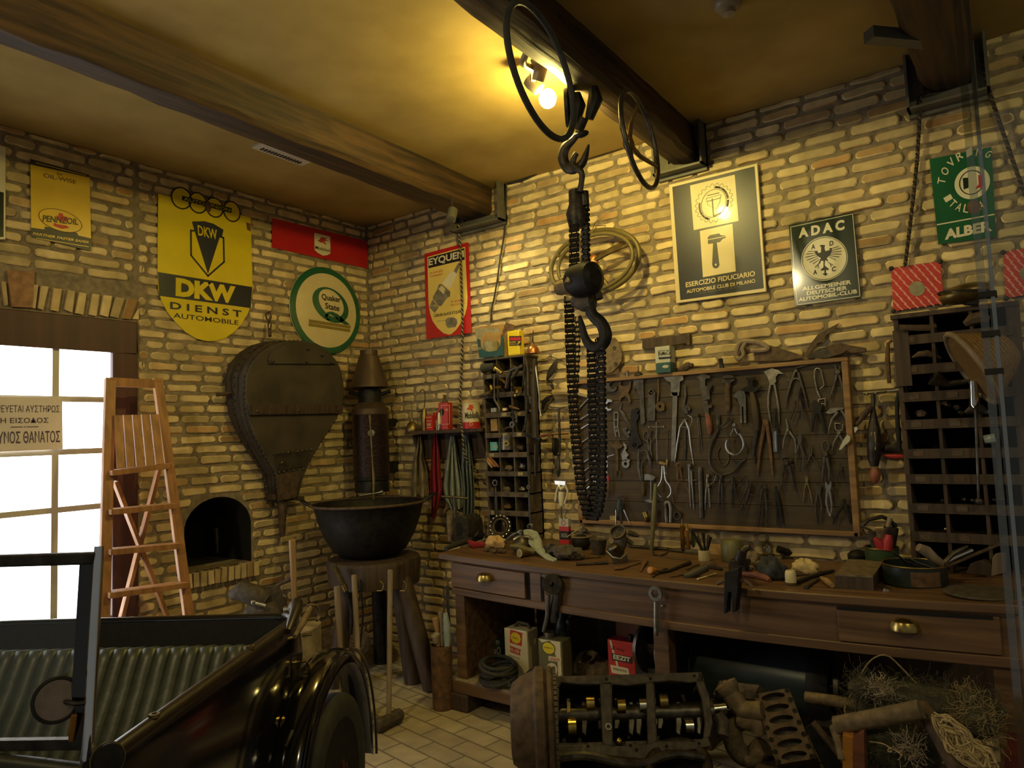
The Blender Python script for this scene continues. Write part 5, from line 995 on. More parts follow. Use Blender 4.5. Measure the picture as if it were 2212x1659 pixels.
T1('spring_caliper','small shiny outside caliper with round pale legs','caliper',CB,'bright_steel',[('s',18,[(180,1215),(135,1330)]),('s',18,[(200,1220),(245,1310)]),('S',34,[(85,1400),(62,1470),(75,1550),(130,1620),(195,1645)]),('S',34,[(270,1300),(325,1390),(345,1480),(320,1560),(270,1620),(215,1645)]),('d',185,1165,32)],e=.03)
T1('wood_dividers','long brown tapering dividers in the middle of the board','dividers',CB,'rust',[('s',[70,60,44,22],[(685,1080),(650,1300),(605,1560),(560,1960)]),('s',[60,56,50,26],[(705,1090),(740,1350),(770,1600),(805,1960)])])
T1('tapered_bar','dark tapered bar behind the long brown dividers','bar',CB,'iron',[('s',[70,80,60,20],[(560,1250),(520,1420),(500,1600),(530,1780)])],e=.004)
tool('test_gauge','chrome tube gauge with black collar, centre right of the board','gauge',CB,'chrome',[(None,'',[('s',[62,64,64,60],[(838,1265),(840,1300),(848,1570),(850,1592)])]),('black_iron','grip',[('s',[46,52,52],[(838,900),(838,1050),(836,1230)])]),('rubber','collar',[('s',[104,104],[(836,1225),(838,1265)])])],e=.025)
T1('tongs','long handled pale tongs to the right of the chrome gauge','tongs',CB,'steel',[('s',[20,26,34,26,20],[(1020,1070),(1045,1220),(1100,1310),(1160,1400),(1175,1620)]),('s',[34,26,16],[(1040,1245),(985,1390),(968,1540)]),('d',1040,1240,26)],e=.02)
T1('flat_pliers','dark closed flat pliers beside the pale tongs','pliers',CB,'dark_steel',[('p',[(1215,1300),(1240,1290),(1265,1300),(1270,1400),(1250,1480),(1210,1480),(1205,1400)]),('s',[30,28,24,16],[(1220,1470),(1180,1640),(1172,1760),(1195,1860)]),('s',[34,30,26,16],[(1245,1470),(1290,1600),(1295,1780),(1270,1890)])],e=.025)
T1('needle_pliers','thin needle nose pliers with splayed handles','pliers',CE,'dark_steel',[('s',[10,18,26],[(1388,148),(1392,220),(1402,310)]),('s',[10,18,26],[(1418,148),(1425,220),(1425,310)]),('s',[28,22,14],[(1405,330),(1340,480),(1330,560)]),('s',[28,22,14],[(1435,340),(1530,480),(1565,560)]),('d',1412,315,22)])
T1('gas_pliers','dark gas pliers with round toothed jaw','pliers',CE,'dark_steel',[('S',34,[(1620,250),(1590,180),(1620,100),(1680,110),(1698,190),(1660,260)]),('d',1640,300,44),('s',[50,44,34],[(1630,340),(1610,560),(1590,740)]),('s',[50,44,34],[(1670,350),(1705,560),(1705,720)])],e=.02)
T1('pincers','dark pincers with round jaw in the lower right middle','pincers',CE,'iron',[('S',34,[(960,420),(945,380),(1000,345),(1070,355),(1100,400),(1070,450)]),('d',1020,445,36),('s',[44,36,24],[(985,470),(955,680),(935,900)]),('s',[60,46,28],[(1065,480),(1110,680),(1160,880)])],e=.02)
T1('small_pliers','small brassy pliers with splayed thin handles','pliers',CE,'old_brass',[('s',[10,22,26],[(1325,640),(1338,690),(1345,745)]),('s',[10,18,22],[(1358,645),(1362,700),(1350,745)]),('s',[26,20,16],[(1338,755),(1310,880),(1290,1065)]),('s',[26,22,16],[(1355,755),(1405,910),(1435,1085)])])
T1('side_cutters','dull side cutters just beside the bright crimping pliers','pliers',CE,'dark_steel',[('p',[(1478,800),(1580,812),(1570,930),(1545,955),(1500,945),(1485,880)]),('s',[34,30,22],[(1512,940),(1482,1150),(1510,1410)]),('s',[34,30,22],[(1552,945),(1588,1130),(1560,1400)]),('s',10,[(1465,680),(1500,790)])])
T1('crimping_pliers','bright crimping pliers with forked head, lower right of the board','pliers',CE,'bright_steel',[('p',[(1642,742),(1658,752),(1690,805),(1722,750),(1738,742),(1738,835),(1712,885),(1665,885),(1640,830)]),('s',[34,26,22,14],[(1672,880),(1658,1060),(1680,1200),(1712,1290)]),('s',[34,26,22,14],[(1708,880),(1745,1090),(1742,1200),(1722,1295)])],e=.025)
T1('wire_cutters','dark thin scissors pliers beside the right board rail','pliers',CE,'iron',[('s',[12,26,26],[(1868,450),(1878,520),(1880,560)]),('s',[12,20,24],[(1895,470),(1905,530),(1895,560)]),('s',[26,22,12],[(1878,560),(1850,620),(1830,740)]),('s',[26,22,12],[(1900,560),(1925,650),(1940,740)]),('s',12,[(1940,495),(2005,500)])])
T1('trammel','large black bow pliers in the bottom right corner of the board','pliers',CE,'black_iron',[('s',[36,40,34],[(1945,1010),(1940,1080),(1940,1110)]),('s',[50,40,28,14],[(1935,1100),(1850,1220),(1790,1340),(1765,1430)]),('s',[50,40,26],[(1950,1100),(2010,1250),(2050,1420)])],e=.02)
T1('spring_dividers','tilted spring dividers with slanting screw','dividers',CE,'iron',[('S',26,[(400,790),(390,750),(430,725),(465,750),(450,790)]),('s',[34,36,22],[(415,800),(350,950),(255,1140)]),('s',[34,36,22],[(450,800),(410,960),(340,1210)]),('s',15,[(360,905),(460,950),(575,1005)])],e=.02)
T1('bow_dividers','upright bow dividers with level screw, long dark legs','dividers',CE,'iron',[('S',28,[(625,850),(615,800),(655,775),(695,800),(680,850)]),('s',[40,40,30,18],[(635,860),(615,1040),(600,1250),(575,1500)]),('s',[40,40,30,18],[(675,860),(700,1040),(710,1250),(720,1510)]),('s',15,[(575,1042),(700,1052),(885,1070)]),('d',640,878,18)],e=.02)
T1('plain_dividers','black plain dividers next to the upright bow dividers','dividers',CE,'black_iron',[('s',[40,44,40,24],[(848,815),(850,1000),(870,1200),(885,1440)]),('s',[34,40,36,20],[(855,860),(890,1020),(930,1220),(965,1420)])],e=.02)
T1('quadrant_dividers','dark quadrant dividers below the large outside caliper','dividers',CE,'iron',[('s',[34,40,26],[(165,690),(150,900),(150,1150)]),('s',[30,34,24],[(185,760),(215,900),(240,1000)]),('S',18,[(240,780),(310,720),(370,640)]),('d',168,690,18)],e=.015)
tool('hand_brace','small cranked brace with red ferrule and dark grip','brace',CC,'bright_steel',[(None,'',[('S',18,[(345,312),(250,340),(228,400),(240,470),(225,545),(237,625)])]),('redplastic','ferrule',[('s',[40,44],[(240,635),(245,735)])]),('rust_brown','grip',[('s',[44,60,56,40],[(245,735),(250,800),(240,900),(235,975)])])],e=.03)
T1('alligator_wrench','rust coloured wrench with toothed jaw on top and fork below','wrench',CC,'rust_brown',[('p',[(285,110),(330,150),(370,90),(420,90),(440,150),(490,130),(470,190),(420,220),(330,205),(290,160)]),('s',[80,54,50,60],[(375,200),(390,300),(395,480),(395,575)]),('s',[34,24],[(375,570),(372,670)]),('s',[34,24],[(430,570),(435,680)])])
T1('multi_wrench','flat multi jaw wrench ending in a ring eye','wrench',CC,'steel',[('p',[(490,110),(540,160),(545,210),(520,240),(575,320),(545,350),(560,385),(595,390),(590,420),(480,420),(455,300),(490,240),(510,200),(490,165)]),('r',532,455,72,30)])
tool('scraper','long scraper with dark bulb handle','scraper',CC,'dark_steel',[(None,'',[('s',[30,40,60,50],[(740,230),(730,330),(735,520),(775,720)]),('S',22,[(760,260),(830,240),(875,290),(860,370),(800,420),(780,500),(800,700)])]),('darkwood','handle',[('s',[50,84,92,60],[(790,735),(800,820),(800,900),(795,975)])])],e=.018)
T1('awl','pointed marking awl blade crossing the shears','awl',CC,'dark_steel',[('s',[20,40,60,44,10],[(865,250),(885,330),(905,380),(925,450),(925,530)])],e=.024)
T1('tack_hammer','little pale double headed tack hammer','hammer',CC,'steel',[('p',[(822,622),(880,618),(940,635),(1000,670),(965,722),(825,715)]),('s',22,[(930,715),(930,1030)]),('p',[(815,1042),(900,1020),(985,1060),(970,1082),(900,1075)])],e=.02)
T1('bright_caliper','brightest outside caliper, lower middle of the board','caliper',CC,'bright_steel',[('s',26,[(1113,490),(1108,600),(1105,660)]),('s',26,[(1138,490),(1150,600),(1155,660)]),('S',28,[(1105,660),(1095,720),(1060,790),(1025,835)]),('S',28,[(1020,865),(1025,910),(1055,960),(1092,992)]),('S',28,[(1155,655),(1170,725),(1225,800),(1252,880),(1240,950),(1190,998)]),('s',12,[(1095,606),(1190,606)])],e=.035)
T1('grease_nipple','small brass and black fitting above the bright caliper','fitting',CC,'old_brass',[('s',[44,48,30,36,14],[(1190,385),(1190,430),(1185,460),(1185,495),(1185,540)]),('s',[50,60,44],[(1060,440),(1110,450),(1165,470)])])
T1('wide_caliper','thin rusty caliper with wide curved legs beside the bright one','caliper',CC,'rust',[('S',26,[(1345,510),(1325,470),(1370,450),(1415,475),(1395,520)]),('s',[36,34,28],[(1355,520),(1355,620),(1350,705)]),('s',[36,34,24],[(1390,520),(1410,620),(1425,700)]),('S',16,[(1372,735),(1300,900),(1275,1020),(1310,1110),(1430,1180)]),('S',14,[(1430,740),(1530,900),(1540,1020),(1500,1120)]),('s',14,[(1350,715),(1460,715)])],e=.02)
T1('toolmaker_dividers','straight legged dividers with brass top knob','dividers',CC,'steel',[('s',[40,34,26,14],[(1538,500),(1545,700),(1550,900),(1562,1150)]),('s',[36,34,26,14],[(1575,560),(1580,720),(1595,900),(1612,1180)]),('s',14,[(1480,715),(1650,718)]),('d',1537,487,34)],e=.02)
T1('flat_bar','dark flat bar with rounded top beside the wing dividers','bar',CC,'dark_steel',[('s',[66,76,76,72],[(1712,510),(1715,560),(1725,900),(1735,1310)])])
T1('wing_dividers','pale wing dividers with curved arc arm','dividers',CC,'steel',[('s',[36,30,26,12],[(1830,640),(1820,800),(1800,1000),(1790,1190)]),('s',[30,28,22,12],[(1850,800),(1860,950),(1870,1150)]),('S',18,[(1870,795),(1930,740),(1970,640)]),('d',1830,800,40),('d',1832,645,30)],e=.015)
T1('arc_dividers','dull arc dividers right beside the pale wing dividers','dividers',CC,'dark_steel',[('s',[30,28,14],[(2040,670),(2015,900),(2008,1160)]),('s',[28,26,14],[(2060,760),(2065,950),(2075,1190)]),('S',16,[(2080,800),(2150,760),(2200,680)]),('d',2040,665,28)])
T1('horseshoe_fork','grey U shaped fork plate near the bottom board rail','fork',CC,'steel',[('S',54,[(1182,1390),(1160,1200),(1150,1110),(1185,1065),(1225,1085),(1245,1180),(1242,1390)])],e=.02)
T1('ring_nut','round dark ring nut beside the U shaped fork','nut',CC,'iron',[('r',1350,1280,74,40)])
tool('gear_puller','grey green three legged puller low on the board','puller',CC,'can_teal',[(None,'',[('s',[60,90,110,130,120],[(430,1010),(430,1060),(425,1100),(430,1160),(440,1205)])]),('bright_steel','leg',[('s',22,[(372,1190),(372,1440)])]),('bright_steel','leg',[('s',[26,22],[(500,1190),(595,1420)])]),('iron','screw',[('s',44,[(450,1200),(455,1400)]),('S',30,[(400,1010),(430,970),(490,970)])])],e=.035)
cr=sc(1200,840,5.35);k0=0
for(a,b_,w,mt,lab)in(((268,230),(395,95),34,'steel','top hooked spanner of the slanting row behind the hoist chains'),((265,365),(390,290),40,'steel','second spanner of the slanting row behind the hoist chains'),((280,470),(400,395),22,'bright_steel','third and brightest spanner of the slanting row'),((295,625),(400,552),30,'steel','fourth spanner of the slanting row behind the chains'),((300,700),(395,655),26,'iron','fifth and darkest spanner of the slanting row'),((305,860),(410,795),34,'steel','sixth spanner of the slanting row, pale and flat'),((315,965),(410,890),26,'steel','seventh spanner of the slanting row behind the chains'),((325,1085),(415,1025),28,'steel','eighth spanner of the slanting row behind the chains'),((340,1170),(415,1110),24,'bright_steel','ninth spanner, lowest of the slanting row behind the chains')):
 kx_=7.373/5.35;f=lambda x,y:(cr(x,y));d_=((b_[0]-a[0])*.35,(b_[1]-a[1])*.35)
 T1('spanner',lab,'spanner',f,mt,[('s',[w*kx_*.9,w*kx_*.7,w*kx_*.7,w*kx_],[(a[0]-d_[0],a[1]-d_[1]),a,b_,(b_[0]+d_[0],b_[1]+d_[1])]),('c',b_[0]+d_[0]*1.4,b_[1]+d_[1]*1.4,w*kx_*.8,w*kx_*.7,-1.2,2.6)],group='slanting spanners behind the chains')
for nm,x,y,lab in(('brass_plug',450/1,1250,'small dull brass disc on the board beside the hoist chain end'),):pass
TB_=lambda px,py,y=3.95:W(px,py,y)
ZT=zt_
o=it('lobed_disc','rusty lobed cover disc leaning on the bricks behind the chains','disc',MB().prism([W(*p,3.975)for p in((1309,741),(1316,728),(1330,730),(1341,745),(1347,763),(1345,780),(1337,793),(1325,805),(1306,811),(1296,790),(1294,760))],V((0,-.018,0))),'cast_tan',bevel=.003)
mb=MB()
for px,py in((1310,738),(1327,752),(1330,786)):mb.ring(W(px,py,3.955),(0,1,0),.012,.006,.004,14)
mb.build('bolt_holes','iron',o)
it('metal_plug','small shiny metal plug standing on the board top','plug',MB().lathe(V((W(1362,805).x,3.955,ZT)),(0,0,1),[(.012,0),(.012,.035),(.009,.037)],14),'steel')
it('oil_can','tiny dark oil can with thin spout standing on the board top','oil can',MB().lathe(V((W(1386,803).x,3.955,ZT)),(0,0,1),[(.026,0),(.026,.012),(.008,.025),(.003,.03),(.002,.065)],14),'iron')
bx0=V((W(1438,800,3.95).x,3.955,ZT));zz=zat(bx0.x,3.915,748)-ZT;r_=thing('carton','white and blue carton with printed oval standing on the board top','box',bx0)
MB().bb((bx0.x-.047,3.915,ZT),(bx0.x+.047,3.995,ZT+zz*.38)).build('blue_half','box_teal',r_,smooth=0,bevel=.002);MB().bb((bx0.x-.047,3.915,ZT+zz*.38),(bx0.x+.047,3.995,ZT+zz)).build('white_half','box_pale',r_,smooth=0,bevel=.002)
TF=Surf('B',4-3.915+.0006);q=sc(1380,720,9.064);line(TF,[q(380,345),q(640,320),q(645,485),q(395,508)],.002,MB(),closed=True).build('label_border','en_navy',r_,smooth=0)
tx(q,'FoMoCo',TF,(395,440),(625,415),(392,365),'en_black',r_,bold=.02);mb=plate(TF,[q(*p)for p in ell(522,650,62,30,24,sk=-4)],.0008);mb.build('oval','box_pale',r_,smooth=0);plate(TF,[q(393,472),q(642,450),q(644,482),q(395,505)],.0006).build('dark_strip','en_navy',r_,smooth=0)
it('wood_block','dark timber block lying behind the white and blue carton','block',MB().prism([W(*p,3.998)for p in((1390,735),(1404,731),(1485,723),(1486,742),(1402,755),(1390,754))],V((0,-.02,0))),'darkwood',smooth=0,bevel=.003)
it('block_bracket','dark bracket under the timber block end','bracket',MB().prism([W(*p,3.998)for p in((1486,722),(1494,722),(1494,745),(1488,746),(1486,742))],V((0,-.03,0))),'rust_brown',smooth=0)
it('rusty_lump','rusty irregular lump beside the carton on the board top','part',MB().tube([TB_(1466,800),TB_(1476,797),TB_(1486,790),TB_(1490,784)],[.012,.022,.024,.01],8).ball(TB_(1494,789),.014),'rust_brown')
it('small_stopper','small dark knob standing on the board top before the saws','knob',MB().tube([V((W(1559,785,3.95).x,3.95,ZT)),W(1558,786,3.95),W(1556,775,3.95)],[.015,.012,.014],8),'iron')
r_=it('hand_saw','hand saw with open wooden grip lying on the board top','saw',MB().prism([W(*p,3.985)for p in((1630,780),(1630,760),(1660,745),(1735,768),(1740,772),(1700,779))],V((0,-.003,0))),'rust_brown',smooth=0)
MB().tube(smoothpts([W(*p,3.975)for p in((1596,775),(1590,768),(1594,748),(1603,738),(1618,737),(1640,740),(1655,748),(1658,754),(1640,757),(1622,757))]),.014,8).tube(smoothpts([W(*p,3.975)for p in((1612,738),(1604,752),(1606,766),(1598,776),(1592,775))]),.011,8).build('grip','greyhandle',r_)
r_=it('pruning_saw','dark curved saw blade pointing up behind the hand saw','saw',MB().prism([W(*p,3.992)for p in((1735,772),(1750,745),(1768,722),(1790,710),(1813,698),(1803,712),(1786,724),(1776,738),(1765,742),(1752,762),(1745,772))],V((0,-.008,0))),'rust_brown',smooth=0)
r_=it('panel_saw','second saw with long dark wooden handle at the board top end','saw',MB().prism([W(*p,3.975)for p in((1740,772),(1772,752),(1792,748),(1800,770),(1780,774))],V((0,-.003,0))),'iron',smooth=0)
MB().prism([W(*p,3.97)for p in((1786,752),(1800,744),(1818,741),(1840,747),(1872,752),(1872,761),(1840,764),(1830,758),(1822,765),(1800,770))],V((0,-.018,0))).build('handle','rust_brown',r_,bevel=.004)
BR=lambda px,py,e=.03:W(px,py,4-e)
k4=372
def hb(name,label,cat,pts,w,mat,e=.03,depth=.7):return it(name,label,cat,MB().tube([BR(p[0],p[1],e)for p in pts],[a/2/k4 for a in w]if isinstance(w,(list,tuple))else w/2/k4,8,flat=V((0,1,0)),k=depth),mat)
hb('pipe_bender','thin dark red iron bar hanging beside the big rack top','bar',[(1928,735),(1918,742),(1917,780),(1921,828)],[5,6,9,7],'rust')
root=thing('hanging_drill','long dark breast drill with pale label hanging beside the big rack','drill',BR(1888,1045))
MB().tube([BR(1866,850,.05),BR(1885,848,.05),BR(1912,846,.05)],.009,8).ball(BR(1873,851,.06),.008).ball(BR(1892,850,.06),.008).build('breast_plate','steel',root)
MB().tube([BR(p[0],p[1],.05)for p in((1886,850),(1886,880),(1887,905),(1888,930),(1888,960),(1888,990),(1889,1008))],[.01,.01,.018,.031,.034,.03,.018],10).build('body','iron',root)
MB().tube([BR(1889,1010,.05),BR(1891,1020,.05),BR(1890,1035,.05),BR(1889,1045,.05)],[.018,.026,.024,.008],10).build('handle','redhandle',root);plate(Surf('B',.078),[(1882,933),(1891,933),(1892,972),(1884,972)],.002).build('label','label_tan',root,smooth=0)
hb('iron_strap','tangled black iron strap along the big rack edge','strap',[(1950,842),(1942,850),(1938,870),(1938,900),(1941,940),(1944,975)],[5,9,8,7,9,6],'black_iron')
hb('bent_lever','thin bent rod with round eye near the tool board corner','rod',[(1912,846),(1930,844),(1945,842),(1968,840)],[4,5,8,5],'steel')
r_=hb('trowel','half round dark trowel blade on the bricks above the red handle','trowel',[(1905,975),(1920,968),(1935,966),(1945,975)],[6,20,22,8],'iron',.02,.3)
hb('red_scraper','bright red tool handle lying level on the bricks by the big rack','handle',[(1909,984),(1930,986),(1952,986)],[5,9,7],'redplastic',.04,1)
RX0,RX1=-.515,-.055;RYb=3.78;z0=zb(-.3);z1=zat(-.3,RYb,668)
rk=thing('compartment_rack','big dark compartment rack standing on the bench behind the glass edge','rack',((RX0+RX1)/2,3.89,z0))
for nm,a,b_ in(('side_panel',(RX0,RYb,z0),(RX0+.02,4.0,z1)),('side_panel',(RX1-.02,RYb,z0),(RX1+.03,4.0,z1))):MB().bb(a,b_).build(nm,'darkwood',rk,smooth=0)
MB().bb((RX0,3.985,z0),(RX1,4.0,z1)).build('back_panel','soot_and_shade',rk,smooth=0);MB().bb((RX0-.01,RYb-.01,z1-.02),(RX1+.03,4.0,z1)).build('top_board','darkwood',rk,smooth=0)  # near-black panel behind the compartments
MB().bb((RX0-.005,RYb-.012,zat(RX0,RYb,835)),(RX0+.06,RYb,zat(RX0,RYb,715))).build('front_post','darkwood',rk,smooth=0)
mb=MB()
for py in(724,790,850,911,976,1032,1097,1160):
 z=zat(-.3,RYb,py);sh=MB().bb((RX0,RYb,z-.008),(RX1,3.99,z+.004));sh.bb((RX0+.01,RYb-.008,z-.028),(RX1,RYb,z+.016));o=sh.build('shelf','darkwood',rk,smooth=0)
 for k in range(3):MB().bb((RX0+.46*(k+.28)/3,RYb-.0105,z-.018),(RX0+.46*(k+.55)/3,RYb-.008,z+.006)).build('paper_tag','rack' if rnd.random()<.6 else 'rust_brown',o,smooth=0)
for k in(1,2):x=RX0+(RX1-RX0)*(k+.02)/3;MB().bb((x-.007,RYb,z0),(x+.007,3.99,z1)).build('divider','darkwood',rk,smooth=0)
RF=lambda px,py,e=0:W(px,py,RYb-e)
def rit(name,label,cat,pts,w,mat,depth=1.0,k=395):return it(name,label,cat,MB().tube([RF(*p)for p in pts],[a/2/k for a in w]if isinstance(w,(list,tuple))else w/2/k,8,flat=V((0,1,0)),k=depth),mat)
rit('wood_tongs','brown wooden tongs lying in the big rack top row','tongs',[(1942,708,.03),(1975,708,.02),(2005,708,.0),(2022,703,-.02)],[12,11,12,8],'rust_brown',.4)
rit('sickle','pale brown curved blade lying in the second big rack row','blade',[(1970,772,.01),(1985,765,.0),(2003,763,.0),(2020,768,-.01),(2035,774,-.02)],[3,10,12,8,2],'rust_brown',.4)
rit('funnel','dark metal funnel lying in the third big rack row','funnel',[(2016,815,.0),(2030,822,-.01),(2050,830,-.02),(2095,822,-.02)],[32,26,14,8],'dark_steel')
rit('pipe_part','dark pipe elbow in the third big rack row behind the pump','pipe',[(2095,825,-.02),(2110,835,-.01),(2125,840,.0),(2135,834,.01)],[8,20,26,22],'iron')
for k,(px,py,r,mt,lab)in enumerate(((2035,868,.022,'steel','shiny ring fitting standing in the fourth big rack row'),(2047,875,.016,'bright_steel','small bright ball fitting in the fourth big rack row'),(2066,880,.014,'steel','grey cap in the fourth big rack row beside the bright ball'),(1990,893,.020,'rust_brown','flat rusty scrap in the fourth big rack row'),(2075,891,.012,'bright_steel','tiny bright nut near the pump in the fourth big rack row'),(2036,1081,.008,'steel','tiny nut on the left in the seventh big rack row'),(2082,1079,.009,'steel','tiny nut in the middle of the seventh big rack row'),(2101,1080,.009,'bright_steel','bright tiny nut beside the pump foot in the big rack'),(2147,1079,.009,'steel','tiny nut at the end of the seventh big rack row'),(2044,1143,.010,'bright_steel','single pale knob in the lowest big rack row'))):
 it('scrap_part',lab,'part',MB().ball(RF(px,py,-.04),r,(1.2,.9,.9),8,jit=.3,seed=k),mt)
rit('brown_part','brown lumpy part in the top row end of the big rack','part',[(2085,700,.0),(2100,690,.01),(2120,685,.01),(2135,690,.0)],[12,22,24,14],'rust_brown')
rit('half_disc','half round plate standing behind the chrome pump in the big rack','plate',[(2085,892,.01),(2100,884,.01),(2120,884,.01),(2136,892,.01)],[6,16,16,6],'iron',.3)
root=thing('hanging_pump','tall chrome headed hand pump with long rod hanging before the big rack','pump',RF(2114,1090,.06))
MB().tube([RF(2103,823,.06),RF(2103,828,.06),RF(2104,875,.06),RF(2107,877,.06)],[.018,.018,.0185,.021],14).build('cylinder','chrome',root);MB().tube([RF(2107,877,.06),RF(2110,960,.06),RF(2114,1075,.06)],.0065,8).build('rod','dark_steel',root);MB().ball(RF(2115,1083,.06),.018).build('foot_knob','iron',root)
rit('iron_chain','dark iron spanner hanging on the big rack end post','spanner',[(2150,925,.02),(2155,950,.02),(2158,1000,.02),(2160,1060,.02),(2162,1080,.02)],[16,9,8,10,14],'iron',.5)
rit('oil_cup','pale glass oil cup beside the big rack end post','cup',[(2126,950,.03),(2138,948,.03),(2150,946,.03)],[14,16,16],'cyan_grey')
root=thing('ribbed_horn','ribbed brown horn funnel hanging over the big rack, partly behind glass','horn',RF(2120,780,.1))
a,b_=RF(2098,795,.14),RF(2185,750,.10);d_=(b_-a);prof=[]
for i in range(26):
 t=i/25;r=.145*(1-t)**.8+.075;prof+=[(r+(.003 if i%2 else-.002),d_.length*t)]
MB().lathe(a,d_,[(r*.78,h)for r,h in prof],36).build('ribbed_cone','wicker',root,smooth=20);MB().torus(a,d_,prof[0][0]*.79,.012,36,8).build('rim','greyhandle',root)
root=thing('brass_horn','oval brass headlamp shell lying on top of the big rack','headlamp',RF(2085,655))
c_=RF(2086,634,.02);MB().ball(c_,.105,(1,.8,.42),24,Euler((0,R(-8),0)).to_matrix()).build('shell','old_brass',root);MB().torus(c_,(.12,0,1),.106,.006,32,8).build('seam','iron',root)
MB().tube([RF(2060,642,.02),RF(2090,650,.02),RF(2115,652,.02)],.02,8).build('foot','iron',root)
BX0,BX1,BYF=-2.97,-.10,3.2
def sag(mb,xa,xb,ya,yb,za,zc,n=20,fz=zb):
 vs=[]
 for i in range(n+1):
  x=xa+(xb-xa)*i/n
  for y,z in((ya,za),(yb,za),(yb,zc),(ya,zc)):vs.append(V((x,y,fz(x)+z)))
 fs=[(i*4+k,i*4+(k+1)%4,i*4+4+(k+1)%4,i*4+4+k)for i in range(n)for k in range(4)]+[(0,1,2,3),(n*4,n*4+1,n*4+2,n*4+3)]
 return mb.add(vs,fs)
bench=thing('workbench','long sagging brown wooden workbench under the tool board','workbench',((BX0+BX1)/2,3.6,0))
sag(MB(),BX0,BX1,BYF,3.995,-.038,0).build('bench_top','bench',bench,smooth=30,bevel=.006)
ax=lambda px,py=1250:W(px,py,BYF+.03).x
mb=sag(MB(),BX0+.10,ax(1148),BYF+.035,BYF+.06,-.215,-.038);sag(mb,ax(1148),BX1,BYF+.028,BYF+.05,-.215,-.038);sag(mb,ax(1146),ax(1169),BYF+.025,BYF+.05,-.2,-.04,3);mb.build('apron','bench',bench,smooth=30)
sag(MB(),BX0+.09,BX1,BYF+.012,BYF+.06,-.235,-.195).build('apron_lip','bench',bench,smooth=30,bevel=.004)
for xa,xb,hx,cut in((ax(979),ax(1137),ax(1053),'left'),(ax(1812,1340),ax(2160,1340),ax(1955,1340),'right')):
 dr=sag(MB(),xa,xb,BYF+.012,BYF+.034,-.19,-.05,8).build('drawer','bench',bench,smooth=30,bevel=.003);z=zb(hx)-.105
 MB().lathe((hx,BYF+.012,z-.012),(0,0,1),[(.054,-.004),(.054,.012),(.046,.03),(.026,.04),(.001,.042)],24,PI,2*PI,V((0,1,0))).build('cup_handle','brass',dr)
 if cut=='left':
  sag(MB(),xb,xb+.03,BYF+.030,BYF+.034,-.195,-.05,3).build('drawer_gap_shade','soot_and_shade',bench,smooth=0);sag(MB(),ax(1168),ax(1174),BYF+.0245,BYF+.0275,-.19,-.06,3).build('slot','soot_and_shade',bench,smooth=0)  # dark strips laid on the apron as shade of drawer gap and slot
 else:sag(MB(),xa,xb-.02,BYF+.010,BYF+.014,-.062,-.05,8).build('drawer_gap_shade','soot_and_shade',bench,smooth=0)  # dark strip painted as the shade above the drawer
for xa,xb,ya,yb,z0 in((BX0+.10,BX0+.17,BYF+.03,3.95,.16),(-1.60,-1.52,BYF+.06,BYF+.14,0),(-1.60,-1.52,3.85,3.93,0),(BX1-.10,BX1-.02,BYF+.03,BYF+.11,0),(BX1-.10,BX1-.02,3.86,3.94,0)):
 MB().bb((xa,ya,z0),(xb,yb,zb((xa+xb)/2)-.038)).build('leg','bench',bench,smooth=0,bevel=.004)
SZ=.17
MB().bb((BX0+.08,BYF+.0,SZ-.07),(-1.62,3.85,SZ)).build('lower_shelf','bench',bench,smooth=0,bevel=.006)
MB().bb((BX0+.10,BYF+.005,SZ-.001),(-1.66,3.8,SZ+.006)).build('shelf_cover','stone',bench,smooth=0)
MB().bb((BX0+.06,BYF-.01,0),(BX0+.20,3.9,SZ-.07)).build('foot','darkwood',bench,smooth=0,bevel=.01)
MB().bb((-1.75,BYF+.0,0),(-1.63,3.9,SZ-.07)).build('foot','darkwood',bench,smooth=0,bevel=.01)
MB().bb((BX0+.2,3.93,.17),(BX1,3.99,.62)).build('back_board','darkwood',bench,smooth=0)
def bz(px,py,dz=0):
 p=H(px,py,.885)
 for _ in range(3):p=H(px,py,zb(p.x)+dz)
 return p
def up(p,py):return zat(p.x,p.y,py)
def at(p,px,py):d_=ray(px,py);return CAM+d_*((p-CAM).dot(CF))
class G:
 def __init__(s,px,py,dz=0):s.p=bz(px,py,dz);s.k=F/(s.p-CAM).dot(CF)
 def __call__(s,px,py,e=0):return at(s.p,px,py)-V((CF.x,CF.y,0))*e
 def r(s,px):return px/s.k
def rods(name,label,cat,g,pts,w,mat,depth=1,group=None,sm=8):return it(name,label,cat,MB().tube([g(*p)for p in pts],[g.r(a)/2 for a in w]if isinstance(w,(list,tuple))else g.r(w)/2,sm,**({}if depth==1 else dict(flat=V((CF.x,CF.y,0)),k=depth))),mat,group)
def flatrod(name,label,cat,pts,w,mat,hgt=None,group=None):
 P=[]
 for(px,py)in pts:
  p=bz(px,py);P.append(p)
 k=F/(P[0]-CAM).dot(CF);ws=[a/2/k for a in w]if isinstance(w,(list,tuple))else[w/2/k]*len(P)
 f=hgt or.5
 P=[p+V((0,0,a*f+.001))for p,a in zip(P,ws)]
 return it(name,label,cat,MB().tube(P,ws,8,flat=V((0,0,1)),k=f),mat,group)
def pot(name,label,cat,px,py,prof,mat,parts=(),n=24,ax_=(0,0,1)):
 p=bz(px,py);r_=thing(name,label,cat,p);MB().lathe(p,ax_,prof,n).build('body',mat,r_)
 for nm,mt,pr in parts:MB().lathe(p,ax_,pr,n).build(nm,mt,r_)
 return r_,p
g=G(993,1174);c_=g.p;r_=it('iron_block','dark arched iron block standing on the bench corner','block',MB().prism([g(*p)for p in((979,1176),(978,1122),(984,1113),(997,1112),(1008,1120),(1012,1136),(1012,1170))],V((.03,.12,0))),'iron',bevel=.006)
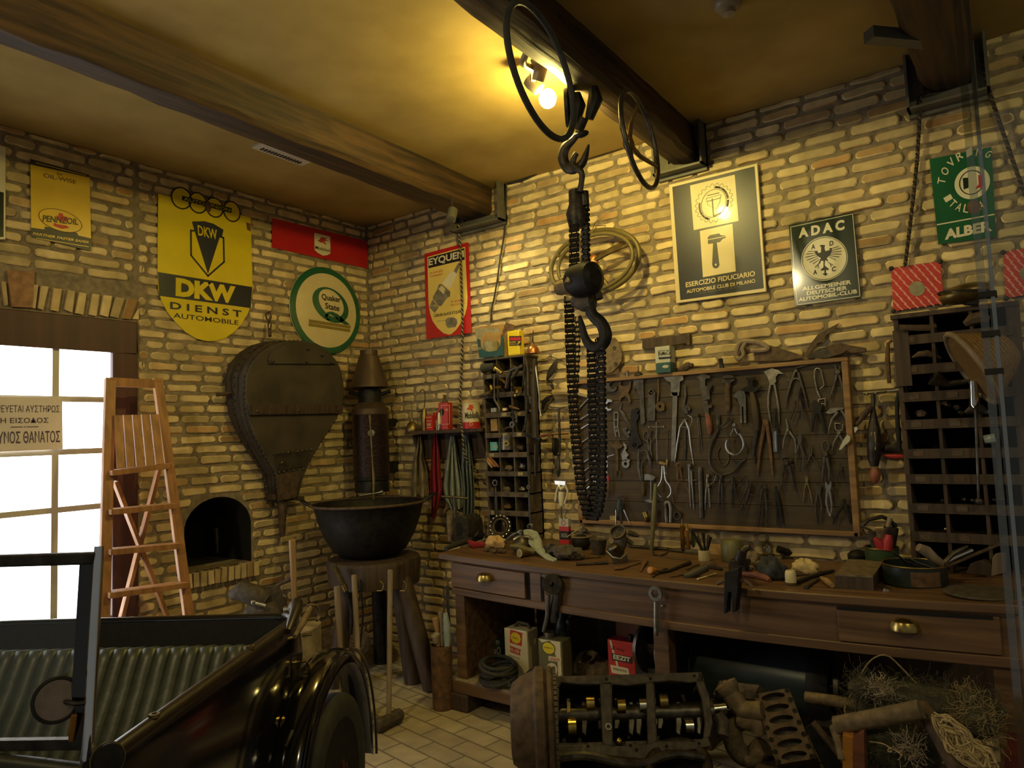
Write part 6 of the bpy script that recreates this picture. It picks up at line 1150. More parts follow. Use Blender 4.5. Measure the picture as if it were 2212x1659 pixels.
MB().prism([g(*p,.002)for p in((987,1160),(985,1132),(992,1128),(998,1140),(997,1155))],V((.002,.004,0))).build('slot','soot_and_shade',r_,smooth=0)  # black inlay painted as shade inside the slot
g=G(980,1168);r_=thing('socket_tee','grey tee handled box spanner leaning at the bench corner before the rags','spanner',g.p)
MB().tube([g(954,1073),g(981,1074),g(1011,1077)],.009,8).build('tee_handle','dark_steel',r_);MB().tube([g(981,1074),g(983,1110),g(985,1140)],.013,8).build('stem','steel',r_);MB().tube([g(972,1112),g(972,1124),g(974,1168)],[.02,.024,.02],10).build('socket','cast_tan',r_)
flatrod('hand_grip','black grip bar lying on the bench corner with shiny end','grip',[(963,1190),(985,1183),(1016,1173)],[9,14,13],'rubber',1)
it('red_cloth','small crumpled bright red cloth on the bench beside the black grip','cloth',MB().tube([bz(1012,1176)+V((0,0,.018)),bz(1025,1184)+V((0,0,.02)),bz(1044,1182)+V((0,0,.018))],[.012,.022,.016],8),'cloth_red')
g=G(1030,1170);it('metal_funnel','black metal funnel lying between the iron block and the ball bearing','funnel',MB().tube([g(1018,1168),g(1026,1158),g(1034,1152),g(1044,1160)],[.016,.04,.036,.02],10).tube([g(1030,1150),g(1031,1140)],.007,6),'black_iron')
g=G(1027,1163);it('wood_wedge','pale grey wooden wedge standing behind the black funnel','wedge',MB().prism([g(*p)for p in((1018,1114),(1038,1116),(1035,1142),(1020,1146))],V((.01,.03,0))),'palewood',smooth=0)
g=G(1081,1165);c_=g(1081,1137);r_=thing('ball_bearing','open ball bearing ring with shiny balls leaning against the rack','bearing',g.p)
nb=V((.28,-1,.25));MB().torus(c_,nb,g.r(22),g.r(3.6),32,8).build('cage','iron',r_);x,y,z=frame_of(nb);mb=MB()
for i in range(16):a=2*PI*i/16;mb.ball(c_+(x*math.cos(a)+y*math.sin(a))*g.r(23)+z*.007,g.r(2.5),n=8)
mb.build('balls','bright_steel',r_);MB().torus(c_,nb,g.r(16),g.r(2.4),28,6).build('inner_race','rust_brown',r_)
it('steel_roller','bright steel roller standing inside the ball bearing ring','roller',MB().cyl(g(1090,1150,-.04),g(1090,1130,-.04),g.r(3.5)),'bright_steel')
g=G(1122,1150);c_=g(1122,1132);it('bushing','tan metal bushing ring standing on edge beside the ball bearing','bushing',MB().ring(c_,(.5,-1,.1),g.r(15),g.r(8),.045,24),'cast_tan')
def heap(name,label,cat,pts,mat,seed,jit=.4,kind=None):
 mb=MB()
 for i,(px,py,r,e)in enumerate(pts):p=bz(px,py);mb.ball(p+V((0,0,r*.55+e)),r,(1.25,1,.7),12,jit=jit,seed=seed*31+i)
 o=it(name,label,cat,mb,mat,smooth=60)
 return o
def clump(name,label,cat,cx_,cy_,w,h,mat,seed,base_py,sm=60):
 g=G(cx_,base_py);q=random.Random(seed);rx=g.r(w/2);rz=g.r(h/2);n=22;m=14;vs=[];ph=[q.random()*6 for _ in range(8)]
 c_=g.p+V((0,0,rz*.9))
 for i in range(m+1):
  for j in range(n):
   t=PI*i/m;f=2*PI*j/n;k=1+.16*math.sin(3*f+ph[0]+2*t)+.12*math.sin(5*f-4*t+ph[1])+.09*math.sin(9*f+6*t+ph[2])+.06*(q.random()-.5)
   p=V((math.sin(t)*math.cos(f)*rx,math.sin(t)*math.sin(f)*rx*.6,math.cos(t)*rz))*k;p.z=max(p.z,-rz*.88);vs.append(c_+p)
 return it(name,label,cat,MB().add(vs,[(i*n+j,(i+1)*n+j,(i+1)*n+(j+1)%n,i*n+(j+1)%n)for i in range(m)for j in range(n)]),mat,smooth=sm)
clump('yellow_cloth','crumpled orange yellow cloth on the bench before the ball bearing','cloth',1070,1172,50,26,'cloth_orange',5,1184)
for k,(px,py,w,h)in enumerate(((1052,1190,16,9),(1068,1193,20,10),(1084,1193,20,10))):clump('scrap_lump',('rusty scrap lump under the yellow cloth at its left end','middle rusty scrap lump before the yellow cloth','rusty scrap lump before the yellow cloth, nearest the brass pipe')[k],'part',px,py,w,h,'rust_brown',40+k,py+2,30)
g=G(1130,1195);r_=thing('carburettor','small domed carburettor under the grey rag, brass pipe in front','carburettor',g.p)
MB().lathe(g(1128,1190),(0,0,1),[(.05,0),(.06,.02),(.055,.05),(.035,.075),(.015,.09),(.012,.12)],20).build('body','dark_steel',r_);MB().tube([g(1110,1166),g(1120,1160),g(1140,1160),g(1150,1168)],.012,8).build('flange','steel',r_)
g=G(1122,1205);r_=thing('brass_pipe','short dull brass pipe tee with open mouth towards the viewer','pipe',g.p)
mth=g(1122,1195);MB().lathe(mth,V((-.2,-1,.1)),[(g.r(5),.0),(g.r(9),.0),(g.r(9.5),-.012),(g.r(7.5),-.05),(g.r(7),-.09)],18).build('mouth','old_brass',r_);MB().lathe(mth,V((-.2,-1,.1)),[(g.r(5.2),0),(g.r(5),-.05),(.0001,-.05)],18).build('bore','soot_and_shade',r_)  # bore coloured black for the shade inside the pipe
MB().tube([g(1102,1183,-.05),g(1118,1184,-.06),g(1140,1192,-.05),g(1155,1194,-.05)],[.012,.018,.02,.018],8).build('branch','can_olive',r_)
P_=[(1092,1172),(1105,1162),(1118,1154),(1126,1150),(1140,1152),(1150,1160),(1158,1174),(1164,1186),(1176,1198),(1190,1207),(1200,1211)]
hz_=[.045,.075,.105,.12,.118,.10,.07,.045,.02,.008,.006];wd=[16,18,20,20,26,30,30,22,14,10,7]
base=[bz(px,py+h_*330)for(px,py),h_ in zip(P_,hz_)]
spine=smoothpts([b_+V((0,0,h_))for b_,h_ in zip(base,hz_)],4);ww=[]
for i in range(len(spine)):t=i/(len(spine)-1)*(len(wd)-1);j=min(int(t),len(wd)-2);ww.append((wd[j]+(wd[j+1]-wd[j])*(t-j))/2/350)
def strip(u,v):
 i=min(int(round(u*(len(spine)-1))),len(spine)-1);p=spine[i];a=V((.45,.8,.25))if i>len(spine)*.45 else V((.2,.95,.1))
 return p+a.normalized()*ww[i]*(v-.5)*2+V((0,0,.006*math.sin(v*9+i*.3)))
it('grey_rag','pale grey rag strip draped over the small carburettor and down the bench','rag',MB().grid(strip,len(spine)-1,8,(0,0,-.004)),'cloth_grey',smooth=80)
g=G(1180,1160);p=g.p;r_=thing('glass_lamp_chimney','tall smoky glass bottle standing beside the rack end','bottle',p);zt1=up(p,1055)
MB().lathe(p,(0,0,1),[(g.r(10),.03),(g.r(13),.05),(g.r(14),(zt1-p.z)*.5),(g.r(13),(zt1-p.z)*.78),(g.r(7),(zt1-p.z)*.92),(g.r(5),zt1-p.z)],24).build('glass','jarglass',r_);MB().lathe(p,(0,0,1),[(g.r(8),0),(g.r(11),.03),(g.r(12),.06),(g.r(9),.06)],20).build('base','dark_steel',r_)
g=G(1222,1176);p=g.p;H_=up(p,1120)-p.z;r_=thing('oil_tin','small flat tin in red, white and black below the silver clamp','can',p);w_=g.r(24)
for nm,mt,a,b_ in(('lower_band','can_red',0,.2),('dark_band','can_black',.2,.52),('red_band','can_red',.52,.70),('upper_band','box_pale',.70,1)):MB().box(p+V((0,0,H_*(a+b_)/2)),(w_,.03,H_*(b_-a))).build(nm,mt,r_,smooth=0)
MB().tube([p+V((0,0,H_)),p+V((0,0,H_+.006))],[w_*.3,w_*.2],12).build('cap','bright_steel',r_);o_=p+V((-w_*.33,-.0155,H_*.28));text('UNION',o_,(1,0,0),(0,0,1),w_*.66,H_*.16,'box_pale',r_);MB().ring(p+V((0,-.0155,H_*.84)),(0,1,0),H_*.1,H_*.075,.002,20).build('emblem','can_red',r_,smooth=0)
pot('funnel_pot','black domed pot standing behind the greasy gears','pot',1256,1186,[(.04,0),(.056,.02),(.06,.055),(.052,.075),(.03,.085),(.018,.09)],'black_iron',(('rim','cast_tan',[(.058,.07),(.063,.075),(.058,.082),(.05,.08)]),))
g=G(1252,1180,.0);it('tin_funnel','grey bent tin spout leaning over the black pot','spout',MB().tube([g(1225,1160),g(1240,1150),g(1258,1138)],[.004,.004,.004],6).tube([g(1256,1150),g(1264,1146),g(1270,1152),g(1263,1166)],[.008,.02,.016,.002],8),'steel')
pot('crucible','open iron cup with flared rim beside the tall carburettor','cup',1294,1198,[(.03,0),(.036,.015),(.045,.06),(.05,.085),(.056,.09),(.05,.092),(.042,.085),(.034,.03),(.0001,.02)],'cast')
clump('greasy_gear','greasy dark gear heap on the bench in front of the black pot','gear',1225,1195,70,30,'cast',9,1208,25)
clump('greasy_housing','small greasy dark housing next to the grey rag','housing',1192,1190,40,26,'iron',12,1202,25)
g=G(1335,1215);r_=thing('tall_carburettor','tall grey carburettor with wide open mouth, tallest part on the bench','carburettor',g.p)
a_,b_=g(1332,1160),g(1337,1138,.03);d_=(b_-a_).normalized();MB().lathe(g(1335,1150),V((.1,-.75,.65)),[(.03,-.05),(.042,-.02),(.046,.0),(.046,.012),(.038,.012),(.034,-.01),(.0001,-.03)],24).build('intake','cast',r_)
MB().tube([g(1345,1158),g(1340,1172),g(1336,1185),g(1334,1200)],[.03,.038,.034,.03],12).build('barrel','cast',r_);MB().lathe(g(1325,1185,.04),V((-.3,-.5,1)),[(.018,-.04),(.032,-.02),(.034,.02),(.024,.03),(.001,.032)],18).build('float_chamber','dark_steel',r_)
MB().tube([g(1308,1188,.04),g(1320,1200,.05),g(1336,1204,.05),g(1352,1194,.03)],.008,8).tube([g(1320,1200,.04),g(1328,1212,.04)],.01,8).tube([g(1348,1196),g(1352,1212)],.012,8).build('linkage','steel',r_);MB().tube([g(1358,1150),g(1372,1155),g(1380,1158)],[.016,.014,.007],8).tube([g(1352,1165),g(1366,1175)],.014,8).build('side_arm','cast',r_)
it('matchbox','tiny gold box on the board rail behind the tall carburettor','box',MB().box(V((W(1325,1143,3.95).x,3.965,1.057)),(.045,.03,.028)),'brass',smooth=0)
flatrod('brass_rod','thin brass rod lying in front of the open cup','rod',[(1240,1210),(1268,1207),(1297,1205)],5,'old_brass',1)
flatrod('flat_punch','dark flat punch lying near the bench front, below the thin brass rod','punch',[(1245,1222),(1275,1221),(1314,1219)],[7,5,7],'iron',1)
flatrod('small_wrench','small rusty wrench with bright jaw lying at the bench front','wrench',[(1327,1232),(1342,1231),(1360,1224),(1384,1217)],[10,9,5,5],'rust',.6)
flatrod('rusty_bolt','rusty pointed bolt beside the orange knob','bolt',[(1384,1236),(1390,1224),(1396,1217)],[4,8,12],'rust',.8)
g=G(1407,1240);it('orange_knob','round orange wooden knob near the bench front','knob',MB().lathe(g(1406,1232),V((-.2,-1,.2)),[(.001,.012),(g.r(7),.01),(g.r(8.5),.0),(g.r(7),-.02),(g.r(5),-.05),(.001,-.06)],18),'orangewood')
flatrod('cold_chisel','dark chisel lying slantwise next to the orange knob','chisel',[(1410,1248),(1425,1238),(1440,1230)],[4,7,5],'iron',.7)
flatrod('pipe_pliers','long dark pliers lying slantwise on the bench front','pliers',[(1425,1240),(1445,1236),(1470,1226),(1490,1220)],[10,8,9,12],'iron',.7)
flatrod('pointed_file','thin pointed file lying before the leather mallet','file',[(1447,1248),(1465,1245),(1482,1241)],[2,4,6],'rust_brown',.7)
flatrod('brass_key','small brass key wrench lying behind the leather mallet','wrench',[(1484,1232),(1495,1226),(1510,1221)],[7,4,6],'old_brass',.6)
g=G(1515,1246);r_=thing('leather_mallet','thick dark leather covered mallet lying on the bench front','mallet',g.p)
MB().tube([g(1478,1247),g(1490,1243),g(1512,1233),g(1528,1226)],[g.r(7.5),g.r(9),g.r(9),g.r(8)],12).build('handle','bellows_leather',r_);MB().tube([g(1524,1222),g(1538,1221),g(1550,1226),g(1560,1228)],[g.r(7),g.r(9),g.r(6),g.r(6)],12).build('head','rust_brown',r_)
flatrod('chalk_stick','pale yellow stick lying in front of the leather mallet','stick',[(1507,1253),(1546,1241)],5.5,'palewood',.6)
flatrod('steel_rule','bright flat steel bar lying behind the tools at the middle of the bench','bar',[(1424,1203),(1460,1208),(1493,1211)],6,'bright_steel',.3)
flatrod('iron_strip','long dark strip lying behind the bright steel bar','bar',[(1444,1190),(1480,1195),(1510,1198)],6,'dark_steel',.4)
flatrod('hook_rod','dull hooked rod lying left of the bright steel bar','rod',smooth_ if False else[(1412,1194),(1413,1200),(1424,1203),(1438,1198),(1442,1192)],4,'dark_steel',.8)
for k,(a,b_)in enumerate((((1365,1174),(1440,1180)),((1360,1183),(1442,1189)))):flatrod('iron_bar',('dark bar at the bench back below the leaning chrome tube','second dark bar at the bench back, nearer the front')[k],'bar',[a,b_],7,'iron',.8)
g=G(1408,1190);it('broom_stick','olive wooden stick leaning upright against the tool board','stick',MB().tube([W(1416,1045,3.93),W(1413,1100,3.90),g(1407,1190)],[.010,.016,.011],10),'can_olive')
g=G(1405,1172);r_=it('chrome_tube','shiny chrome tube leaning next to the olive stick','tube',MB().tube([W(1394,1112,3.90),g(1405,1160)],.013,12),'chrome');MB().tube([W(1392,1106,3.90),W(1396,1117,3.90)],.018,12).build('collar','brass',r_)
for k,(x0_,y0_,x1_,y1_,tip,w,mt)in enumerate(((1475,1190,1473,1134,1120,9,'brass'),(1488,1190,1484,1143,1130,7,'orangewood'),(1500,1190,1493,1144,1138,8,'can_green'))):
 g=G(x0_,y0_);r_=thing('oil_syringe',('brass oil syringe, first of three leaning on the board rail','slim orange brass syringe, middle of three leaning on the board rail','green tapered syringe, last of three leaning on the board rail')[k],'syringe',g.p)
 tp=W(x1_,y1_,3.92);MB().tube([g.p+V((0,0,.004)),g.p.lerp(tp,.15),tp],[g.r(w)/2*(1.3 if k==2 else.8),g.r(w)/2,g.r(w)/2*(.4 if k==2 else 1)],12).build('barrel',mt,r_);MB().tube([tp,W(x1_-.5,tip,3.93)],[g.r(3)/2,g.r(2)/2],8).build('nozzle','old_brass',r_)
g=G(1522,1211);p=g.p;r_=thing('brush_jar','cream jar of metal brushes and punches beside the syringes','jar',p);h_=up(p,1188)-p.z
MB().lathe(p,(0,0,1),[(g.r(12),0),(g.r(13),.006),(g.r(12.5),h_),(g.r(11),h_),(g.r(11),.01),(.0001,.01)],24).build('pot','can_cream',r_)
for k,(a,b_,w)in enumerate((((1516,1190),(1495,1145),5),((1520,1190),(1506,1158),6),((1523,1190),(1519,1152),7),((1526,1190),(1531,1156),6),((1529,1190),(1536,1160),5))):
 tag(MB().tube([g(*a),g((a[0]+b_[0])/2,(a[1]+b_[1])/2),g(*b_)],[g.r(w)*.35,g.r(w)*.4,g.r(w)*.6],8).build('punch','steel' if k%2 else 'iron'),('thin bright punch leaning far left out of the cream jar','shorter punch beside the far leaning one in the cream jar','upright punch in the middle of the cream jar','punch leaning slightly right in the cream jar','rightmost punch in the cream jar')[k],'punch','punches in the cream jar')
g=G(1552,1196);it('wooden_box','small orange brown box at the bench back beside the cream jar','box',MB().box(g.p+V((0,0,.03)),(.075,.06,.06)),'cardboard',smooth=0)
pot('canister','round olive canister at the bench back behind the vise','canister',1583,1212,[(.055,0),(.06,.01),(.06,.09),(.045,.115),(.001,.118)],'can_olive')
cv=W(1588,1270,BYF-.012);kv=F/(cv-CAM).dot(CF);vp=lambda px,py,e=0:W(px,py,BYF-.012-e)
r_=thing('table_vise','black clamp vise gripping the bench front edge','vise',vp(1588,1320))
MB().prism([vp(*p)for p in((1573,1232),(1604,1222),(1603,1262),(1598,1316),(1590,1318),(1588,1275),(1582,1275),(1578,1320),(1571,1320),(1572,1265))],V((0,-.05,0))).build('body','black_iron',r_,bevel=.004)
MB().tube(smoothpts([vp(1549,1262,.03),vp(1560,1256,.03),vp(1588,1254,.03),vp(1612,1256,.03),vp(1627,1270,.03)]),.008,8).build('screw_handle','rust_brown',r_)
p=bz(1596,1236);MB().box(p+V((0,.02,.03)),(.09,.08,.06)).build('jaw_block','iron',r_,bevel=.006);MB().tube([p+V((0,.02,.06)),vp(1600,1205,-.06),vp(1604,1190,-.06)],[.028,.024,.02],10).tube([vp(1600,1196,-.06),vp(1612,1184,-.08),vp(1620,1182,-.08)],[.014,.016,.012],8).build('post','iron',r_)
flatrod('wood_file_handle','red brown wooden handle lying to the right of the clamp vise','handle',[(1604,1245),(1630,1249),(1655,1255),(1663,1258)],[10,14,14,8],'redhandle',1)
clump('blue_grey_rag','crumpled slate grey rag beside the mustard jar','rag',1668,1225,58,46,'cloth_slate',17,1252)
for k,(px,py,w,h,mt,nm)in enumerate(((1628,1205,30,26,'cast_tan','dusty brass pump part behind the clamp vise'),(1642,1222,26,18,'old_brass','dull brass valve part before the glass flask'),(1615,1228,22,16,'dark_steel','round steel part between the vise and the brass valve'),(1610,1193,34,14,'can_olive','olive tinted part behind the dusty pump'),(1690,1178,24,24,'can_olive','round olive ball beside the clear flask'))):clump('engine_part',nm,'part',px,py,w,h,mt,60+k,py+h*.5,30)
g=G(1660,1204);p=g.p+V((0,0,.0));r_=thing('glass_flask','clear stoppered glass flask at the bench back','bottle',p);MB().lathe(p,(0,0,1),[(g.r(10),0),(g.r(12),.006),(g.r(12),.06),(g.r(6),.085),(g.r(4),.09),(g.r(4),.105)],20).build('glass','jarglass',r_);MB().lathe(p+V((0,0,.1)),(0,0,1),[(g.r(4.2),0),(g.r(4.2),.02),(.001,.022)],12).build('stopper','bright_steel',r_)
g=G(1709,1264);p=g.p;r_=thing('mustard_jar','short pale yellow glass jar near the bench front','jar',p);h_=up(p,1232)-p.z;MB().lathe(p,(0,0,1),[(g.r(11.5),0),(g.r(12),.006),(g.r(11.5),h_*.85),(g.r(9),h_)],22).build('jar','can_cream',r_);MB().lathe(p,(0,0,1),[(g.r(12.2),0),(g.r(12.4),.012),(g.r(12),.014)],22).build('dark_foot','rust_brown',r_)
clump('cotton_waste','tuft of pale yellow cotton waste behind the mustard jar','cotton',1738,1222,50,32,'cotton',23,1240)
g=G(1735,1205);r_=thing('hand_drill','long black hand drill lying along the bench back','drill',g.p);MB().tube([g(1680,1186),g(1700,1192),g(1730,1196),g(1765,1202),g(1800,1206)],[.02,.016,.022,.02,.012],8).build('body','black_iron',r_);MB().tube([g(1718,1195),g(1736,1187),g(1740,1190)],.008,6).tube([g(1690,1205),g(1800,1216)],.010,6).build('crank','iron',r_)
flatrod('long_pliers','dark pliers lying slantwise between jar and stone box','pliers',[(1722,1262),(1745,1252),(1770,1244),(1800,1236)],[12,12,12,9],'iron',.7)
flatrod('gripping_wrench','small dark wrench lying below the dark pliers','wrench',[(1740,1273),(1752,1263),(1768,1254)],[10,8,8],'dark_steel',.7)
flatrod('wooden_chisel','pale wooden tool handle end beside the stone box','handle',[(1774,1252),(1788,1264),(1798,1271)],[7,14,10],'handle',1)
flatrod('dark_strap','dark flat bar lying before the cotton tuft','bar',[(1716,1244),(1745,1242),(1775,1236)],8,'rust_brown',.4)
A_,B_,C_,E_=bz(1806,1271),bz(1888,1276),bz(1912,1240),bz(1834,1236);r_=thing('whetstone_box','flat dark whetstone box lying on the bench','box',A_);hb_=.062
MB().prism([A_,B_,C_,E_],V((0,0,hb_-.008))).build('box','darkwood',r_,smooth=0);MB().prism([p+V((0,0,hb_-.008))for p in(A_,B_,C_,E_)],V((0,0,.008))).build('stone_top','cast_tan',r_,smooth=0)
pot('paste_pot','black lidded pot behind the whetstone box','pot',1856,1224,[(.04,0),(.048,.01),(.05,.06),(.035,.075),(.02,.08),(.001,.085)],'black_iron')
flatrod('folded_paper','folded yellowed paper lying between green bucket and round tin','paper',[(1910,1240),(1932,1239),(1954,1233)],[8,14,5],'label_tan',.15)
it('cap','small shiny bottle cap on the bench front','cap',MB().lathe(bz(1915,1275),(0,0,1),[(.018,0),(.018,.006),(.012,.009),(.001,.009)],14),'bright_steel')
g=G(1908,1236);p=g.p;r_=thing('green_bucket','green tin bucket full of tools at the bench back beside the big rack','bucket',p);h_=up(p,1182)-p.z
MB().lathe(p,(0,0,1),[(g.r(30),0),(g.r(32),.01),(g.r(33.5),h_),(g.r(31),h_),(g.r(29),.02),(.0001,.02)],28).build('bucket','can_green',r_);MB().torus(p+V((0,0,h_)),(0,0,1),g.r(33.5),.004,32,6).build('rim','old_brass',r_);MB().lathe(p,(0,0,1),[(g.r(32.8),h_*.35),(g.r(33.2),h_*.55)],6,-PI/2-.35,-PI/2+.05).build('label','cardboard',r_)
for k,(pts,w,mt,nm,e)in enumerate(((((1890,1182),(1884,1158),(1882,1148)),[14,14,16],'cast','grey pipe end standing in the green bucket, leaning left',0),(((1902,1182),(1898,1155),(1896,1142)),[14,16,22],'cast_tan','wide tan pipe mouth standing in the green bucket',.02),(((1894,1182),(1888,1168),(1880,1160)),[20,18,8],'redplastic','red grip at the left edge of the green bucket',.04),(((1903,1184),(1905,1168),(1908,1152)),[22,22,14],'redplastic','larger red grip in the middle of the green bucket',.05),(((1925,1182),(1928,1160),(1930,1140)),[26,28,30],'iron','black can mouth standing in the green bucket',-.02),(((1868,1140),(1885,1125),(1915,1118),(1930,1125),(1945,1140)),[10,8,9,9,10],'iron','long bent iron bar lying across the bucket tools',-.04),(((1915,1180),(1922,1145),(1930,1120)),[8,9,12],'greyhandle','slim wooden handle standing behind the red grips',-.03),(((1862,1136),(1880,1145),(1905,1160)),[5,5,5],'steel','thin steel rod leaning in the green bucket',.0))):
 it('bucket_tool',nm,'tool',MB().tube([g(*q_,e)for q_ in pts],[g.r(a)/2 for a in w],10),mt,'tools in the green bucket')
g=G(2016,1272);p=g.p+V((CF.x,CF.y,0))*.13;r_=thing('round_tin','wide low round tin with tan label full of tools on the right bench end','tin',p);g2=F/(p-CAM).dot(CF);h_=zat((g.p.x),(g.p.y),1229)-g.p.z;R_=62/g2
MB().lathe(p,(0,0,1),[(R_,0),(R_,h_),(R_*.97,h_),(R_*.95,.01),(.0001,.01)],40).build('tin','can_teal',r_);MB().torus(p+V((0,0,h_)),(0,0,1),R_,.004,40,6).build('rim','old_brass',r_);MB().lathe(p,(0,0,1),[(R_*1.005,h_*.06),(R_*1.005,h_*.8)],10,-PI/2+.0,-PI/2+.95,V((0,1,0))).build('label','rust',r_)
gt=lambda px,py,e=0:at(p,px,py)-V((CF.x,CF.y,0))*e
for pts,w,mt,nm in((((1984,1182),(2000,1190),(2020,1208),(2040,1222)),[18,24,20,16],'greyhandle','thick wooden mallet handle lying in the round tin'),(((2030,1222),(2060,1205),(2100,1188)),[8,10,9],'chrome','bright chrome blade sticking out of the round tin'),(((2040,1226),(2100,1200),(2160,1176)),[6,8,6],'rust_brown','long brown rod sticking out of the round tin towards the glass'),(((2035,1220),(2060,1195),(2090,1180)),[10,12,6],'dark_steel','dark flat tool behind the chrome blade in the round tin'),(((1962,1205),(1980,1215),(2000,1222),(2015,1226)),[6,6,6,6],'steel','tangled wire tool at the near rim of the round tin'),(((1930,1192),(1955,1212),(1985,1222)),[5,5,5],'dark_steel','thin dark rod reaching from the round tin towards the green bucket')):it('tin_tool',nm,'tool',MB().tube([gt(*q_)for q_ in pts],[a/2/g2 for a in w],10),mt,'tools in the round tin')
g=G(2120,1284);it('round_plate','dull oval plate lying at the front corner of the bench','plate',MB().lathe(g.p,(0,0,1),[(.0001,.022),(.09,.018),(.125,.012),(.13,.006),(.12,0)],32),'cast')
g=G(2130,1246);r_=thing('hand_plane','tan wooden tool block with upright knob at the bench end','plane',g.p);MB().prism([g(*q_)for q_ in((2140,1246),(2143,1205),(2150,1195),(2162,1196),(2163,1240))],V((.02,.05,0))).build('knob','greyhandle',r_,bevel=.004);MB().prism([g(*q_)for q_ in((2085,1240),(2095,1218),(2115,1210),(2142,1222),(2140,1246))],V((.02,.05,0))).build('body','darkwood',r_,bevel=.004);flatrod('steel_scale','pale thin strip lying below the tan tool block','strip',[(2080,1238),(2110,1241),(2135,1246)],5,'steel',.3)
vf=lambda px,py,e=.02:W(px,py,BYF-e)
r_=it('box_spanner','large flat steel spanner hanging from the apron beside the drawer','spanner',MB().tube([vf(1184,1285),vf(1182,1330),vf(1174,1365)],[.016,.013,.012],8,flat=V((0,1,0)),k=.5).lathe(vf(1193,1262,.02),(.55,-1,0),[(.012,-.028),(.052,-.028),(.055,0),(.052,.01),(.012,.01),(.012,-.028)],24),'dark_steel')
MB().tube([vf(1197,1250,.0),vf(1202,1290,.0),vf(1194,1330,.0),vf(1196,1345,.0)],[.02,.024,.03,.02],8,flat=V((0,1,0)),k=.5).build('second_jaw','iron',r_)
mb=MB().tube([vf(1417,1300),vf(1417,1340),vf(1418,1367)],[.013,.0145,.013],8,flat=V((0,1,0)),k=.4);mb.ring(vf(1416,1282),(.05,1,0),.032,.021,.014,6).ring(vf(1416,1282),(.05,1,0),.036,.024,.012,24);mb.tube([vf(1417,1366),vf(1418,1374)],[.013,.009],8,flat=V((0,1,0)),k=.4);it('ring_spanner','pale grey ring spanner hanging in front of the middle bench leg','spanner',mb,'steel')
it('nail','small bright nail head beside the hanging ring spanner','nail',MB().ball(vf(1430,1309,-.02),.006),'bright_steel')
lc=lambda px,py,e=0:D(px,py,(V((BX0+.06,3.22,.5))-CAM).dot(CF)-e)
it('drop_forged_bar','long flat bar hanging on the end of the bench','bar',MB().tube([lc(967,1266),lc(967,1300),lc(970,1345),lc(968,1370),lc(971,1410)],[.013,.011,.012,.011,.014],8,flat=V((0,1,0)),k=.4).tube([lc(969,1395),lc(972,1420),lc(972,1440)],[.012,.022,.016],8,flat=V((0,1,0)),k=.4),'dark_steel')
fp_=H(957,1530,0);kz=F/(fp_-CAM).dot(CF);r_=thing('tube_stand','upright brown leather tube standing on the floor at the bench end','stand',fp_);zt2=zat(fp_.x,fp_.y,1392);rr_=22/kz
MB().lathe(fp_,(0,0,1),[(rr_*.95,0),(rr_,.02),(rr_*1.06,zt2),(rr_*.98,zt2),(rr_*.9,.02),(.0001,.02)],24).build('tube','rust',r_)
tp=lambda px,py,e=0:at(fp_,px,py)-V((CF.x,CF.y,0))*e
for pts,w,mt,nm in((((947,1395),(945,1365),(940,1335)),[8,8,16],'handle','wooden knobbed rod standing in the leather tube'),(((955,1395),(953,1350),(951,1322)),[6,6,11],'greyhandle','second rod with pale knob in the leather tube'),(((936,1366),(945,1372),(955,1366),(962,1352)),[5,6,6,7],'steel','bent steel crank in the top of the leather tube'),(((943,1388),(940,1375),(948,1366)),[14,20,12],'porcelain','pale round pulley hanging at the mouth of the leather tube'),(((966,1395),(965,1350),(962,1325)),[14,16,10],'cyan_grey','grey bundle standing at the back of the leather tube')):it('tube_tool',nm,'tool',MB().tube([tp(*q_)for q_ in pts],[a/2/kz for a in w],10),mt,'tools in the leather tube')
def ub(px,py,z=SZ):return H(px,py,z+.006)
def ubox(name,label,cat,x0,x1,y0,y1,ztop,mat,z0=SZ+.008,bev=.006):
 r_=thing(name,label,cat,((x0+x1)/2,(y0+y1)/2,z0));MB().bb((x0,y0,z0),(x1,y1,ztop)).build('body',mat,r_,smooth=0,bevel=bev);return r_
class Fc:
 def __init__(s,y):s.s=Surf('B',4-y)
yj=3.50;x0,x1=W(1010,1440,yj).x,W(1082,1440,yj).x;r_=ubox('jerry_can','big rounded black canister under the drawer, faded white lettering','canister',x0,x1,yj,yj+.16,zat(x0,yj,1368),'can_teal',bev=.035)
sf=Surf('B',4-yj+.001);ptext('SNARO',sf,(1043,1428),(1082,1412),(1043,1412),'paper_grey',r_,shear=-.2);MB().tube([W(1022,1368,yj+.08),W(1040,1356,yj+.08),W(1062,1362,yj+.08)],.012,8).build('handle','can_black',r_)
ys_=3.40;x0,x1=W(1090,1400,ys_).x,W(1140,1400,ys_).x;zt_s=zat((x0+x1)/2,ys_,1360);r_=ubox('oil_can','cream rectangular oil can with red square emblem under the bench','can',x0,x1,ys_,ys_+.11,zt_s,'can_cream')
sf=Surf('B',4-ys_+.001);q=sc(1080,1350,7.93)
plate(sf,[q(178,75),q(382,140),q(372,365),q(168,300)],.001).build('red_square','ink_red',r_,smooth=0)
shell=[q(270+85*math.cos(t)*(1+.06*math.cos(9*t)),222+92*math.sin(t)*(1+.06*math.cos(9*t))+22*math.cos(t))for t in[2*PI*i/40 for i in range(40)]];plate(sf.at(.0012),shell,.0008).build('shell_emblem','en_yellow',r_,smooth=0)
